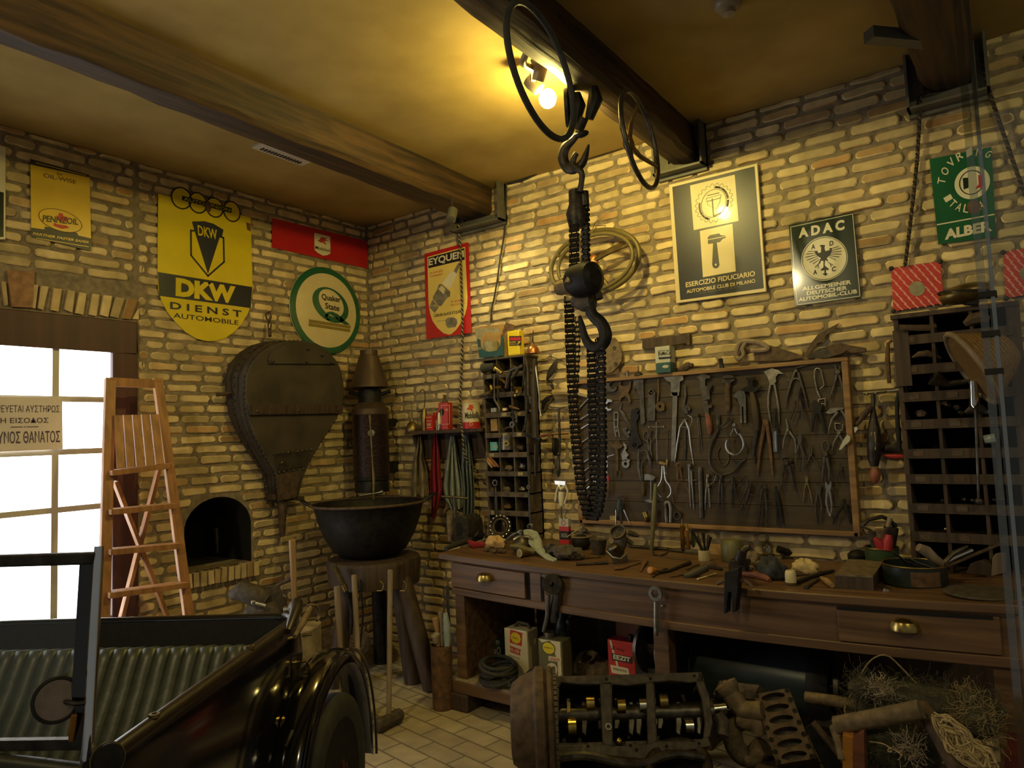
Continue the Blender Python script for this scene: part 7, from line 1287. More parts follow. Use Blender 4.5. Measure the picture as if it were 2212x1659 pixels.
tx(q,'SHELL',sf.at(.0022),(215,222),(330,262),(215,195),'ink_red',r_);plate(sf,[q(162,350),q(360,425),q(340,470),q(350,525),q(168,455),q(185,405)],.001).build('red_banner','ink_red',r_,smooth=0);tx(q,'X-100',sf.at(.0012),(185,445),(330,490),(185,385),'can_cream',r_,bold=.02)
mb=line(sf,[q(150,515),q(345,580)],.002,MB());line(sf,[q(130,560),q(325,635)],.0012,mb);mb.build('printed_lines','ink_brown',r_,smooth=0);MB().tube([V((x0+.04,ys_+.055,zt_s)),V((x0+.07,ys_+.055,zt_s+.03)),V((x1-.03,ys_+.055,zt_s+.025)),V((x1-.02,ys_+.055,zt_s))],.01,8).build('handle','cast',r_)
yb_=3.36;x0,x1=W(1163,1420,yb_).x,W(1215,1420,yb_).x;zt_b=zat((x0+x1)/2,yb_,1382);r_=ubox('oil_can','olive oil can with green round emblem behind the hanging flat spanner','can',x0,x1,yb_,yb_+.10,zt_b,'can_olive')
sf=Surf('B',4-yb_+.001);plate(sf,[q(660,235),q(1030,290),q(1058,860),q(1000,880),q(985,600),q(860,270),q(720,300)],.0008).build('pale_field','can_cream',r_,smooth=0)
plate(sf.at(.0009),[q(*e)for e in ell(832,395,118,108,28,sk=25)],.0006).build('emblem_ring','can_green',r_,smooth=0);plate(sf.at(.0016),[q(*e)for e in ell(832,398,102,96,28,sk=25)],.0006).build('emblem','can_yellow',r_,smooth=0);tx(q,'ENERGOL',sf.at(.0024),(750,390),(912,418),(750,368),'can_green',r_)
plate(sf.at(.0009),[q(832,530),q(1050,560),q(1052,640),q(830,610)],.0006).build('strip','can_cream',r_,smooth=0);tx(q,'-static',sf.at(.0016),(840,598),(1030,620),(840,545),'ink_red',r_)
plate(sf.at(.0009),[q(*e)for e in ell(890,765,95,115,24,sk=10)],.0006).build('shield','can_cream',r_,smooth=0);plate(sf.at(.0016),[q(820,715),q(938,735),q(930,810),q(890,835),q(830,815)],.0006).build('shield_field','can_green',r_,smooth=0);tx(q,'BP',sf.at(.0024),(838,785),(925,805),(838,735),'can_yellow',r_,bold=.03)
MB().tube([V((x0+.05,yb_+.05,zt_b)),V((x0+.05,yb_+.05,zt_b+.03))],.035,14).build('cap','steel',r_)
p=V((W(1212,1375,3.5).x,3.52,SZ+.006));it('green_bottle','tall dark green bottle behind the olive oil can','bottle',MB().lathe(p,(0,0,1),[(.045,0),(.045,.30),(.04,.33),(.02,.36),(.02,.40)],20),'can_teal')
it('pull_handle','dark gauge valve beside the green bottle under the apron','valve',MB().ball(W(1230,1343,3.45),.022).tube([W(1232,1328,3.45),W(1231,1340,3.45)],.006,6).tube([W(1230,1343,3.45),W(1228,1365,3.5),V((W(1228,1365,3.5).x,3.52,SZ+.006))],.012,8),'iron')
ye=3.45;x0,x1=W(1313,1420,ye).x,W(1372,1420,ye).x;zt_e=zat((x0+x1)/2,ye,1385);r_=ubox('penetrating_oil_can','bright red tin with black name band under the bench middle','can',x0,x1,ye,ye+.09,zt_e,'can_red')
sf=Surf('B',4-ye+.001);q=sc(1290,1370,9.518);plate(sf,[q(295,390),q(725,470),q(720,610),q(310,530)],.001).build('name_band','en_black',r_,smooth=0);tx(q,'EEZIT',sf.at(.0012),(330,505),(685,575),(330,410),'can_cream',r_,bold=.04)
mb=plate(sf,[q(248,125),q(290,130),q(362,392),q(318,385)],.0008);plate(sf,[q(375,545),q(412,552),q(442,670),q(400,660)],.0008,mb);plate(sf,[q(270,625),q(640,705),q(668,865),q(300,790)],.0008,mb);mb.build('cream_marks','can_cream',r_,smooth=0);tx(q,'Way',sf,(388,340),(565,380),(388,268),'en_black',r_);tx(q,'3',sf.at(.001),(298,315),(345,322),(298,238),'en_black',r_,bold=.03);tx(q,'PENETRATING',sf.at(.001),(330,730),(610,790),(330,680),'en_black',r_)
MB().bb((x1-.005,ye+.002,SZ+.006),(x1+.045,ye+.10,zt_e-.012)).build('dark_side','can_black',r_,smooth=0);MB().tube([V((x1-.04,ye+.04,zt_e)),V((x1-.04,ye+.04,zt_e+.03))],.016,10).build('cap','iron',r_)
q=random.Random(3);mb=MB();cc_=ub(1078,1478)
for k in range(7):
 r=.085+.008*(k%3);o=cc_+V((.0,.0,.018+k*.017));tl=V(((q.random()-.5)*.5,(q.random()-.5)*.5,1));mb.torus(o,tl,r,.0105,28,7,1.15)
mb.tube(smoothpts([cc_+V(e)for e in((.08,-.02,.05),(.13,-.06,.03),(.17,-.02,.06),(.2,.05,.1))]),.0105,7);it('cable_coil','coil of dark cable lying on the lower bench shelf','cable',mb,'rubber')
p=H(1280,1452,SZ+.006);q=random.Random(9)
def bag(u,v):a=2*PI*u;r=(1-v**2.2)**.5;return p+V((math.cos(a)*r*.19,math.sin(a)*r*.11,.12*v+.018*math.sin(a*5+v*6)*r+.012*math.sin(a*3+9*v)))
it('dusty_sack','dusty tan crumpled sack lying beside the red tin','sack',MB().grid(bag,36,12),'cast_tan',smooth=70);it('pale_tag','pale paper tag on the dusty sack','tag',MB().box(p+V((-.02,-.10,.10)),(.018,.004,.045),Euler((-.4,0,0)).to_matrix()),'label_tan',smooth=0)
it('blue_box','small pale blue box corner beside the olive can','box',MB().box(ub(1238,1455)+V((0,.05,.03)),(.06,.06,.06),Matrix.Rotation(.4,3,'Z')),'cyan_grey',smooth=0)
yc=3.62;ca,cb_=W(1500,1408,yc),W(1795,1452,yc);r_=thing('gas_cylinder','large dark steel gas cylinder lying under the bench','cylinder',((ca.x+cb_.x)/2,yc,.2));zc=.36;rc=.155
MB().lathe((ca.x-.12,yc,zc),(1,0,0),[(.001,0),(.10,.004),(.118,.02),(.118,.12),(rc*.98,.14),(rc,.15),(rc,.15+cb_.x-ca.x-.1)],40).build('body','can_teal',r_);xe=ca.x-.12+.15+cb_.x-ca.x-.1
MB().lathe((xe-.01,yc,zc),(1,0,0),[(rc*1.03,0),(rc*1.03,.05),(rc*.9,.09),(.08,.10),(.001,.10)],40).build('end_cap','black_iron',r_);MB().torus((ca.x-.12+.15,yc,zc),(1,0,0),rc,.004,40,6).build('seam','dark_steel',r_)
for x in(ca.x+.1,xe-.12):MB().bb((x-.03,yc-.16,0),(x+.03,yc+.16,zc-rc*.86)).build('cradle','darkwood',r_,smooth=0)
xv=xe+.09;MB().ring((xv+.01,yc,zc),(1,.1,0),.12,.095,.02,30).build('guard_ring','dark_steel',r_);MB().tube([(xv,yc,zc),(xv+.07,yc,zc)],.03,12).tube(smoothpts([(xv+.06,yc-.02,zc+.06),(xv+.10,yc-.04,zc+.05),(xv+.10,yc-.04,zc),(xv+.06,yc-.05,zc-.05),(xv+.02,yc-.05,zc-.04)]),.018,8).tube([(xv+.09,yc-.04,zc+.02),(xv+.11,yc-.04,zc-.10),(xv+.11,yc-.04,0)],.016,8).build('valve','cast',r_)
p=W(1412,1395,3.5);r_=thing('air_pump','grey flanged pump wheel behind the middle bench leg','pump',(p.x,3.5,0));MB().lathe((p.x-.06,3.5,p.z),(1,-.25,0),[(.001,-.02),(.06,-.015),(.075,.0),(.12,.03),(.135,.04),(.135,.06),(.05,.07),(.05,.17),(.145,.19),(.145,.21),(.001,.21)],32).build('wheels','cyan_grey' if False else 'dark_steel',r_);MB().bb((p.x-.05,3.44,SZ+.008),(p.x+.08,3.58,p.z-.1)).build('stand','iron',r_,smooth=0);MB().ball((p.x-.075,3.43,p.z+.01),.008).build('bolt','bright_steel',r_)
it('dark_carton','dark reddish crate behind the red tin under the bench','crate',MB().bb((-2.05,3.70,SZ+.008),(-1.85,3.84,.60)),'redhandle',smooth=0)
it('black_crate','black case hanging behind the cap of the red tin','case',MB().bb((-1.83,3.66,SZ+.008),(-1.68,3.84,.62)),'black_iron',smooth=0)
plf=thing('low_platform','low dark plank platform carrying the engine parts before the bench','platform',(-1.0,2.8,0));PZ=.30
for k in range(6):MB().bb((-.96,2.46+k*.118,PZ-.03),(.25,2.46+k*.118+.108,PZ)).build('plank','darkwood',plf,smooth=0)
for x in(-.88,.15):MB().bb((x-.04,2.48,0),(x+.04,3.14,PZ-.03)).build('bearer','darkwood',plf,smooth=0)
K=lambda px,py,y=2.85:W(px,py,y)
def ktube(name,label,cat,pts,r,mat,y=2.85,n=10):return it(name,label,cat,MB().tube([K(p[0],p[1],p[2]if len(p)>2 else y)for p in pts],r,n),mat)
r_=thing('manifold','dusty tan manifold branch with bolted flange, behind the other one','manifold',K(1600,1530));MB().tube(smoothpts([K(1574,1492),K(1590,1516),K(1602,1532),K(1625,1536),K(1650,1535)]),.037,12).build('pipe','cast_tan',r_)
mb=MB().lathe(K(1570,1485),K(1570,1485)-K(1590,1516),[(.034,-.03),(.046,-.012),(.05,.0),(.05,.014),(.03,.02),(.001,.018)],20).tube([K(1553,1492),K(1548,1500)],.012,8).tube([K(1566,1476),K(1562,1472)],.012,8);mb.build('flange','cast_tan',r_)
r_=thing('manifold','tan manifold with open round mouth, in front, curving below the other','manifold',K(1600,1600));MB().tube(smoothpts([K(1573,1560),K(1582,1590),K(1588,1612),K(1602,1630),K(1625,1635),K(1640,1622),K(1650,1612)]),[.036]*3+[.04]*22,12).build('pipe','cast_tan',r_)
MB().tube(smoothpts([K(1596,1552),K(1612,1556),K(1636,1562),K(1640,1580)]),.036,12).build('branch','cast_tan',r_);MB().lathe(K(1570,1549),V((-.25,-.25,1)),[(.046,-.05),(.05,-.01),(.05,.006),(.034,.008),(.032,-.04),(.0001,-.05)],22).build('mouth','cast_tan',r_);MB().lathe(K(1570,1549),V((-.25,-.25,1)),[(.033,-.02),(.0001,-.02)],20).build('bore','soot_and_shade',r_);MB().tube([K(1566,1534),K(1570,1540)],.01,8).build('bolt','cast_tan',r_)  # black disc in the mouth imitates the shaded bore
Q4=[K(1628,1500,2.88),K(1704,1486,2.92),K(1762,1638,2.78),K(1678,1652,2.74)];nn=(Q4[1]-Q4[0]).cross(Q4[3]-Q4[0]).normalized();nn=nn if nn.dot(CAM-Q4[0])>0 else-nn
def quad(u,v,e=0):return Q4[0].lerp(Q4[1],u).lerp(Q4[3].lerp(Q4[2],u),v)+nn*e
mb=MB();th=-.035
for k in range(6):
 va,vb=k/6,(k+1)/6;va2,vb2=va,vb;m=24;out=[];inn=[]
 for i in range(m):
  a=2*PI*i/m;c,s=math.cos(a),math.sin(a);sc_=1/max(abs(c),abs(s));out.append((.5+.5*c*sc_,(va+vb)/2+(vb-va)/2*s*sc_));inn.append((.5+.33*c,(va+vb)/2+(vb-va)*.33*s))
 for i in range(m):
  j=(i+1)%m;f=[quad(*out[i]),quad(*out[j]),quad(*inn[j]),quad(*inn[i])];b_=[quad(*out[i],th),quad(*out[j],th),quad(*inn[j],th),quad(*inn[i],th)]
  mb.add(f+b_,[(0,1,2,3),(7,6,5,4),(3,2,6,7),(0,4,5,1)])
o=mb.build('cylinder_head','rust_brown',smooth=20);tag(o,'flat rusty cylinder head with six oval openings in a row','cylinder head');MB().prism([quad(u,v,th-.001)for u,v in((0.02,0.01),(.98,.01),(.98,.99),(.02,.99))],-nn*.04).build('chambers','cast',o,smooth=0)
mb=MB()
for v in[i/6 for i in range(7)]:
 for u in(.07,.93):mb.lathe(quad(u,min(max(v,.03),.97),-.001),nn,[(.001,.003),(.009,.003),(.009,0)],10)
mb.build('bolt_holes','soot_and_shade',o)  # black discs painted as the shade inside bolt holes
it('gasket_box','brown tray behind the cylinder head','tray',MB().prism([K(*p,2.98)for p in((1555,1470),(1640,1480),(1625,1510),(1540,1500))],V((.0,.06,-.03))),'cast_tan',smooth=0)
ktube('iron_bar','tan coated iron bar lying behind the scrap, below the gas cylinder','bar',[(1740,1506,3.0),(1800,1514,3.0),(1852,1524,3.0)],.022,'cast_tan')
r_=it('iron_trough','black iron trough lying slantwise beside the cylinder head','trough',MB().prism([K(*p,2.8)for p in((1738,1572),(1752,1562),(1880,1680),(1800,1700))],V((.0,.05,-.04))),'black_iron',bevel=.004);MB().tube([K(1756,1560,2.79),K(1810,1625,2.77),K(1850,1680,2.75)],.012,8).build('edge','rust_brown',r_)
ktube('frame_tube','thick tan tube lying across the grey fibre pile','tube',[(1806,1567,2.70),(1900,1550,2.70),(1990,1532,2.70)],.030,'cast_tan',n=14)
ktube('frame_tube','brown tube running down beside the loose yellow cotton','tube',[(1992,1525,2.78),(2030,1590,2.70),(2075,1670,2.62)],.028,'rust_brown',n=14)
ktube('bent_strip','flat tan strip standing next to the orange wooden post','strip',[(1804,1572,2.72),(1812,1600,2.68),(1818,1640,2.66)],[.02,.016,.012],'cast_tan')
r_=it('wooden_post','short orange wooden post end under the tan tube','post',MB().prism([K(*p,2.66)for p in((1820,1588),(1842,1594),(1842,1680),(1820,1680))],V((-.0,.10,0.03))),'orangewood',smooth=0);MB().prism([K(*p,2.66)for p in((1842,1594),(1866,1580),(1868,1680),(1842,1680))],V((.0,.09,0.02))).build('dark_face','redhandle',r_,smooth=0)
def fibres(name,label,cat,c,ext,n_,r,mat,seed,ln=.12,core=None):
 q=random.Random(seed);mb=MB()
 for i in range(n_):
  p=V(c)+V(((q.random()-.5)*ext[0],(q.random()-.5)*ext[1],(q.random()-.5)*ext[2]));d_=V((q.gauss(0,1),q.gauss(0,.6),q.gauss(0,.6))).normalized()*ln/5;pts=[p]
  for _ in range(6):d_=(d_+V((q.gauss(0,1),q.gauss(0,1),q.gauss(0,1)))*ln/11).normalized()*ln/5;pts.append(pts[-1]+d_)
  mb.tube(pts,r,3)
 o=mb.build(name,mat,smooth=0);tag(o,label,cat,kind='stuff')
 if core:MB().ball(V(c),1,(ext[0]*.55,ext[1]*.5,ext[2]*.5),20,jit=.12,seed=seed).build('matted_core',core,o,smooth=70)
 return o
fibres('metal_wool','grey matted fibre pile behind the tan tube under the bench','wool',K(1990,1508,2.98),(.46,.14,.09),1500,.0007,'wool',5,.07,'wool')
fibres('metal_wool','greenish grey fibre mass in front below the tan tube','wool',K(1930,1612,2.76),(.27,.10,.16),1200,.0007,'wool',6,.07,'wool')
fibres('cotton_tuft','pale pinkish cotton tuft on the grey fibre pile','cotton',K(1908,1494,2.93),(.08,.05,.05),200,.0012,'cottonwhite',7,.05,'cottonwhite')
fibres('cotton_tuft','small pale tuft at the far end of the fibre pile','cotton',K(2092,1506,2.95),(.06,.05,.05),120,.001,'stopple',8,.05,'wool')
fibres('cotton_tuft','short white fibre tuft on the greenish mass','cotton',K(1965,1618,2.68),(.05,.03,.05),110,.0013,'cottonwhite',9,.05)
q=random.Random(12);mb=MB()
def jt(p,y,k=.012):v=K(*p,y);return v+V((q.gauss(0,k),q.gauss(0,k),q.gauss(0,k)))
loops=[[(2022,1552),(2040,1550),(2062,1560),(2080,1580),(2100,1605),(2108,1612),(2085,1618),(2065,1622),(2050,1612),(2040,1590),(2030,1570),(2022,1552)],[(2036,1568),(2055,1572),(2070,1590),(2090,1605)],[(2060,1622),(2080,1640),(2100,1650),(2130,1655),(2140,1640)],[(2100,1605),(2120,1615),(2135,1630),(2142,1650)],[(2085,1618),(2100,1630),(2115,1645)]]
for lp in loops:
 for k in range(14):mb.tube(smoothpts([jt(p,2.62,.008)for p in lp],3),.0026,5)
o=mb.build('cotton_waste','cotton',smooth=60);tag(o,'big tangle of loose yellow cotton threads at the bottom right','cotton',kind='stuff');fibres('cotton_threads','brown yellow thread tuft above the big cotton tangle','cotton',K(2110,1560,2.75),(.10,.07,.10),260,.0011,'stopple',14,.06,'wool')
cable('thin_wire','thin pale wire arching under the bench over the fibre pile',[K(1828,1545,2.9),K(1825,1530,2.95),K(1838,1500,3.05),K(1870,1440,3.12),K(1895,1418,3.12),K(1920,1418,3.12),K(1950,1445,3.12),K(1985,1480,3.1),K(2030,1500,3.05)],.003,'stopple')
cable('string','curly pale string lying on the greenish fibre mass',[K(1878,1602,2.68),K(1905,1606,2.67),K(1920,1614,2.67),K(1926,1624,2.67),K(1918,1622,2.67),K(1925,1616,2.67),K(1950,1632,2.66)],.002,'cotton')
it('wooden_case','dark red wooden side board standing at the far right under the glass','board',MB().bb((-.16,2.72,PZ+.002),(.0,3.0,.52)),'maroon',smooth=0)
ux=V((math.cos(YAW-.03),math.sin(YAW-.03),0));hh_=V((math.sin(YAW-.03),-math.cos(YAW-.03),0));tl_=R(33);nf=(hh_*math.cos(tl_)+V((0,0,1))*math.sin(tl_)).normalized();uy=nf.cross(ux).normalized();E0=D(1365,1540,2.72)
def EP(px,py,c=0):o=E0+nf*c;d_=ray(px,py);return CAM+d_*((o-CAM).dot(nf)/d_.dot(nf))
eng=thing('engine_block','dark engine block with open crankcase and shiny crankshaft journals','engine',(E0.x,E0.y,0))
def ep(pts,c,t,name,mat,par=eng,bev=0):return MB().prism([EP(*p,c)for p in pts],-nf*t).build(name,mat,par,smooth=20,bevel=bev)
mb=MB()
for pts in(((1178,1462),(1512,1452),(1518,1470),(1490,1474),(1450,1470),(1408,1474),(1394,1476),(1360,1480),(1320,1476),(1296,1478),(1250,1478),(1212,1474),(1206,1486),(1178,1486)),((1184,1600),(1205,1610),(1300,1606),(1325,1612),(1396,1608),(1420,1600),(1500,1602),(1530,1590),(1536,1612),(1480,1622),(1440,1620),(1390,1640),(1330,1634),(1250,1624),(1186,1650)),((1178,1486),(1208,1486),(1206,1600),(1184,1602)),((1296,1476),(1320,1476),(1324,1612),(1302,1608)),((1396,1474),(1412,1474),(1420,1602),(1400,1608)),((1512,1452),(1518,1470),(1532,1500),(1540,1560),(1534,1592),(1520,1595),(1524,1560),(1516,1505),(1504,1474))):
 mb.prism([EP(*p)for p in pts],-nf*.03)
mb.build('crankcase_face','cast',eng,smooth=20,bevel=.004)
mb=MB()
for pts in(((1178,1466),(1514,1456),(1514,1462),(1178,1474)),((1186,1606),(1530,1596),(1530,1610),(1186,1630)),((1178,1466),(1200,1466),(1200,1620),(1184,1620)),((1516,1456),(1530,1500),(1538,1560),(1530,1600),(1524,1600),(1524,1500))):mb.prism([EP(*p,-.03)for p in pts],-nf*.26)
mb.prism([EP(*p,-.24)for p in((1178,1462),(1514,1452),(1536,1600),(1186,1620))],-nf*.05);mb.build('crankcase_walls','cast',eng,smooth=20)
for xa,xb in((1299,1318),(1399,1414)):MB().prism([EP(xa,1476,-.03),EP(xb,1476,-.03),EP(xb+6,1606,-.03),EP(xa+5,1606,-.03)],-nf*.2).build('web','cast',eng,smooth=0)
MB().tube([EP(1190,1545,-.07),EP(1540,1535,-.07)],.034,16).build('crankshaft','dark_steel',eng)
for px,py,r,mt in((1275,1519,.027,'brass'),(1236,1571,.030,'brass'),(1342,1525,.028,'brass'),(1389,1523,.028,'bright_steel'),(1433,1515,.026,'old_brass'),(1488,1568,.028,'bright_steel')):MB().tube([EP(px-8.5,py,-.035),EP(px+8.5,py-.5,-.035)],r,16).build('journal',mt,eng)
for px,a in((1222,1),(1256,-1),(1292,1),(1326,1),(1358,-1),(1374,-1),(1408,1),(1420,1),(1460,-1),(1505,-1)):
 MB().prism([EP(px,1545-38*a,-.05),EP(px+10,1548-42*a,-.05),EP(px+14,1560,-.05),EP(px+10,1545+30*a,-.05),EP(px,1545+30*a,-.05)],-nf*.09).build('crank_web','dark_steel',eng,bevel=.004)
MB().prism([EP(*p,-.03)for p in((1225,1514),(1232,1518),(1232,1536),(1225,1540))],-nf*.02).build('bearing_shell','brass',eng);MB().ball(EP(1337,1601,-.02),.014).build('shiny_plug','brass',eng);MB().ring(EP(1314,1570,.004),nf,.013,.007,.008,14).build('stud_nut','steel',eng)
mb=MB()
for px,py in((1362,1610),(1348,1604),(1358,1593),(1375,1620),(1215,1635),(1250,1632),(1192,1470),(1310,1467),(1405,1466),(1500,1460),(1270,1612),(1440,1612),(1510,1606)):mb.lathe(EP(px,py,.0005),nf,[(.001,.001),(.006,.001),(.006,-.001)],8)
mb.build('bolt_holes','soot_and_shade',eng)  # flat black discs, shade of the bolt holes put into colour
ac=EP(1160,1560,-.07);
MB().lathe(ac,-ux,[(.001,-.07),(.195,-.07),(.205,-.06),(.205,-.045),(.19,-.04),(.205,-.03),(.205,.0),(.19,.01),(.17,.06),(.145,.095),(.12,.10),(.001,.10)],40).build('bell_housing','rust_brown',eng,smooth=30)
mb=MB();
for a in range(60):
 t=2*PI*a/60;v=uy*math.cos(t)+nf*math.sin(t);mb.box(ac+ux*.075+v*.197,(.012,.011,.016),Matrix((ux,v,ux.cross(v))).transposed())
mb.build('ring_gear','cast',eng,smooth=0);ff=(-ux*.85+hh_*.5).normalized();MB().lathe(ac-ux*.088+nf*.10+uy*.05,-ux,[(.001,.004),(.022,.004),(.022,-.02)],16).build('inspection_hole','soot_and_shade',eng)  # inspection hole is a black disc painted as shade
MB().bb(V((-.42,-.16,0)),V((.42,.16,.22)));
mb=MB();a_=EP(1186,1640,-.02);b_=EP(1538,1610,-.02);bk=-hh_*.30
mb.prism([V((a_.x,a_.y,.05)),V((b_.x,b_.y,.05)),V((b_.x,b_.y,0))+bk+V((0,0,.05)),V((a_.x,a_.y,0))+bk+V((0,0,.05))],V((0,0,a_.z-.10)));mb.build('lower_block','iron',eng,smooth=0)
mb=MB().tube(smoothpts([EP(1190,1640,.0),EP(1260,1632,.02),EP(1330,1645,.03),EP(1390,1650,.03),EP(1430,1634,.04),EP(1470,1628,.04),EP(1520,1636,.03)]),.016,8);mb.torus(EP(1465,1662,.03),(hh_*.4+V((0,0,1))),.10,.022,30,10,1.3);mb.build('pan_flange','iron',eng)
MB().tube([EP(1535,1532,-.07),EP(1568,1528,-.07)],.017,12).build('shaft_end','bright_steel',eng);MB().tube([EP(1548,1545,-.06),EP(1560,1560,-.06),EP(1558,1590,-.06)],.03,10).build('side_bracket','cast',eng)
MB().bb((E0.x-.5,E0.y-.0,0),(E0.x+.25,E0.y+.42,.06)).build('wooden_skid','darkwood',eng,smooth=0)
fw=V((.55,-.836,0)).normalized();lt=V((.836,.55,0));C0=V((-2.24,1.68,0))
def P3(s,w,z):return C0+fw*s+lt*w+V((0,0,z))
car=thing('vintage_car','open black vintage car with green pleated seat','car',P3(.6,-.6,0))
zr_=.95;PW=-1.24
def rimz(s):return zr_
prof_s=[(0,.95),(.012,.90),(.02,.75),(.02,.6),(.015,.45),(0,.33)]
def outer(s):
 return[(0,0)]
path=[(1.20,0),(.9,.0),(.6,0),(.3,0),(.10,0),(.03,-.015),(.0,-.06),(-.01,-.12),(-.012,-.4),(-.012,-.8),(-.01,PW+.12),(.0,PW+.06),(.03,PW+.015),(.10,PW),(.3,PW),(.6,PW),(.9,PW),(1.2,PW)]
cw=PW/2
def off2(s,w,d_):
 k=1 if w>cw else-1;n_=V((0,0,0))
 if s>.08:n_=V((0,k,0))
 elif-.10<w-0 or w<PW+.10:n_=V((-.7,.7*k,0))
 else:n_=V((-1,0,0))
 return s+n_.x*d_,w+n_.y*d_
vs=[];zz_=[.955,.93,.86,.75,.62,.5,.40,.32];oo=[0,.006,.012,.02,.024,.022,.012,-.01]
for s,w in path:
 for z,o_ in zip(zz_,oo):a=off2(s,w,o_);vs.append(P3(a[0],a[1],z))
n2=len(zz_);fs=[(i*n2+j,i*n2+j+1,(i+1)*n2+j+1,(i+1)*n2+j)for i in range(len(path)-1)for j in range(n2-1)]
MB().add(vs,fs).build('body_shell','carpaint',car,smooth=50)
vs=[]
for s,w in path:
 for z,o_ in((.955,-.035),(.80,-.045),(.60,-.05),(.36,-.05)):a=off2(s,w,o_);vs.append(P3(a[0],a[1],z))
MB().add(vs,[(i*4+j,(i+1)*4+j,(i+1)*4+j+1,i*4+j+1)for i in range(len(path)-1)for j in range(3)]).build('inner_lining','blackcloth',car,smooth=50)
MB().tube([P3(off2(s,w,-.017)[0],off2(s,w,-.017)[1],.955)for s,w in path[:5]]+[P3(.04,-.03,.958),P3(.012,-.07,.962)],.021,10).build('rim_roll','rimtrim',car)
MB().tube([P3(off2(s,w,-.017)[0],off2(s,w,-.017)[1],.955)for s,w in path[6:]],.017,10).build('rear_rim','carpaint',car)
MB().bb((0,0,0),(0,0,0));MB().prism([P3(1.2,-.04,.34),P3(0.02,-.04,.34),P3(.02,PW+.04,.34),P3(1.2,PW+.04,.34)],V((0,0,.03))).build('floor_pan','blackcloth',car,smooth=0)
def seatb(u,v):
 w=-.07+(PW+.14)*u;bulge=.010*abs(math.sin(u*PI*21))**.5;t=v
 if t<.12:a=t/.12;s,z=.05+.09*a,.845+.045*math.sin(a*PI/2)
 else:a=(t-.12)/.88;s,z=.14+.30*a+bulge,.89-.46*a
 z+=bulge*(1 if t<.3 else.3);return P3(s,w,z)
MB().grid(seatb,210,16).build('seat_back','leather',car,smooth=75)
def seatc(u,v):w=-.07+(PW+.14)*u;return P3(.38+.48*v,w,.50+.03*math.sin(v*PI)+.008*abs(math.sin(u*PI*21))**.5-.05*v)
MB().grid(seatc,168,8).build('seat_cushion','leather',car,smooth=75)
MB().tube([P3(.20,.01,.955),P3(.10,.0,1.0),P3(.03,-.02,1.01),P3(-.03,-.06,.985)],[.012,.019,.022,.015],10).build('hood_roll','rimtrim',car)
MB().tube([P3(.19,.03,.935),P3(.12,.035,.965),P3(.05,.03,.985),P3(.0,.02,.985)],[.009,.012,.012,.009],10).build('hood_iron','cast_tan',car)
mb=MB()
for s,z in((.03,.95),(.07,.905),(.13,.83)):mb.tube([P3(s,.012,z),P3(s-.01,.045,z+.002)],.006,8)
mb.build('hood_studs','brass',car)
mb=MB()
for s in(.45,.98):mb.ring(P3(s,-.012,.977),(0,0,1),.013,.006,.008,14)
mb.build('rim_buttons','old_brass',car)
MB().tube(smoothpts([P3(-.02,.0,.99),P3(-.06,.02,.98),P3(-.07,.03,.94),P3(-.04,.03,.93)]),.006,6).build('strap_loop','cast_tan',car)
MB().tube([P3(.12,.028,.86),P3(.20,.034,.70),P3(.27,.034,.55),P3(.30,.028,.38)],.004,6).build('door_edge','dark_steel',car)
hd=V((0,0,0));c_=P3(.29,.03,.68);MB().lathe(c_,lt,[(.03,-.004),(.03,.006),(.016,.012),(.014,.035),(.018,.038),(.001,.042)],16).build('door_handle','brass',car);MB().tube([c_+lt*.035,c_+lt*.045+fw*.07-V((0,0,.008)),c_+lt*.04+fw*.10-V((0,0,.03))],[.009,.008,.006],8).build('handle_lever','black_iron',car);MB().tube([c_+V((0,0,.02))-fw*.02+lt*.02,c_+V((0,0,-.05))+lt*.03-fw*.02],[.006,.012],8).build('latch','old_brass',car)
hubc=(.0,.33);arc=[(math.radians(a),.49 if False else None)for a in range(0,1)]
pts_f=[(.50,.24),(.47,.40),(.41,.56),(.32,.69),(.20,.775),(.06,.815),(-.08,.81),(-.22,.76),(-.34,.66),(-.42,.52),(-.455,.36),(-.46,.26)]
cross=[(.0,-.02),(.02,.0),(.06,.008),(.10,.0),(.118,-.02),(.124,-.05)]
P_s=smoothpts([V((a,b,0))for a,b in pts_f],3);vs=[];cs=V((0,.33,0))
for p in P_s:
 r_=(p-cs).normalized()
 for w,h_ in cross:vs.append(P3(p.x+r_.x*h_,w+.012,p.y+r_.y*h_))
nc=len(cross);MB().add(vs,[(i*nc+j,(i+1)*nc+j,(i+1)*nc+j+1,i*nc+j+1)for i in range(len(P_s)-1)for j in range(nc-1)]).build('fender','carpaint',car,smooth=60)
MB().tube([P3(p.x,.136,p.y)for p in P_s],.006,6).build('fender_bead','carpaint',car)
MB().prism([P3(.50,.0,.33),P3(1.3,.0,.30),P3(1.3,.16,.30),P3(.5,.15,.26)],V((0,0,-.02))).build('running_board','carpaint',car,smooth=0)
wc=P3(.0,.085,.33)
tyre=MB().lathe(wc,lt,[(.245,-.036),(.27,-.045),(.30,-.046),(.322,-.036),(.33,-.02),(.33,.02),(.322,.036),(.30,.046),(.27,.045),(.245,.036)],48).build('tyre','rubber',car,smooth=60)
MB().lathe(wc,lt,[(.245,-.036),(.25,-.03),(.236,-.02),(.228,0),(.236,.02),(.25,.03),(.245,.036)],48).build('rim','maroon',car);mb=MB();x,y,z=frame_of(lt)
for i in range(32):a=2*PI*i/32;b_=a+(.45 if i%2 else-.45);mb.tube([wc+(x*math.cos(b_)+y*math.sin(b_))*.045+lt*(.05 if i%4<2 else-.03),wc+(x*math.cos(a)+y*math.sin(a))*.232],.0028,5)
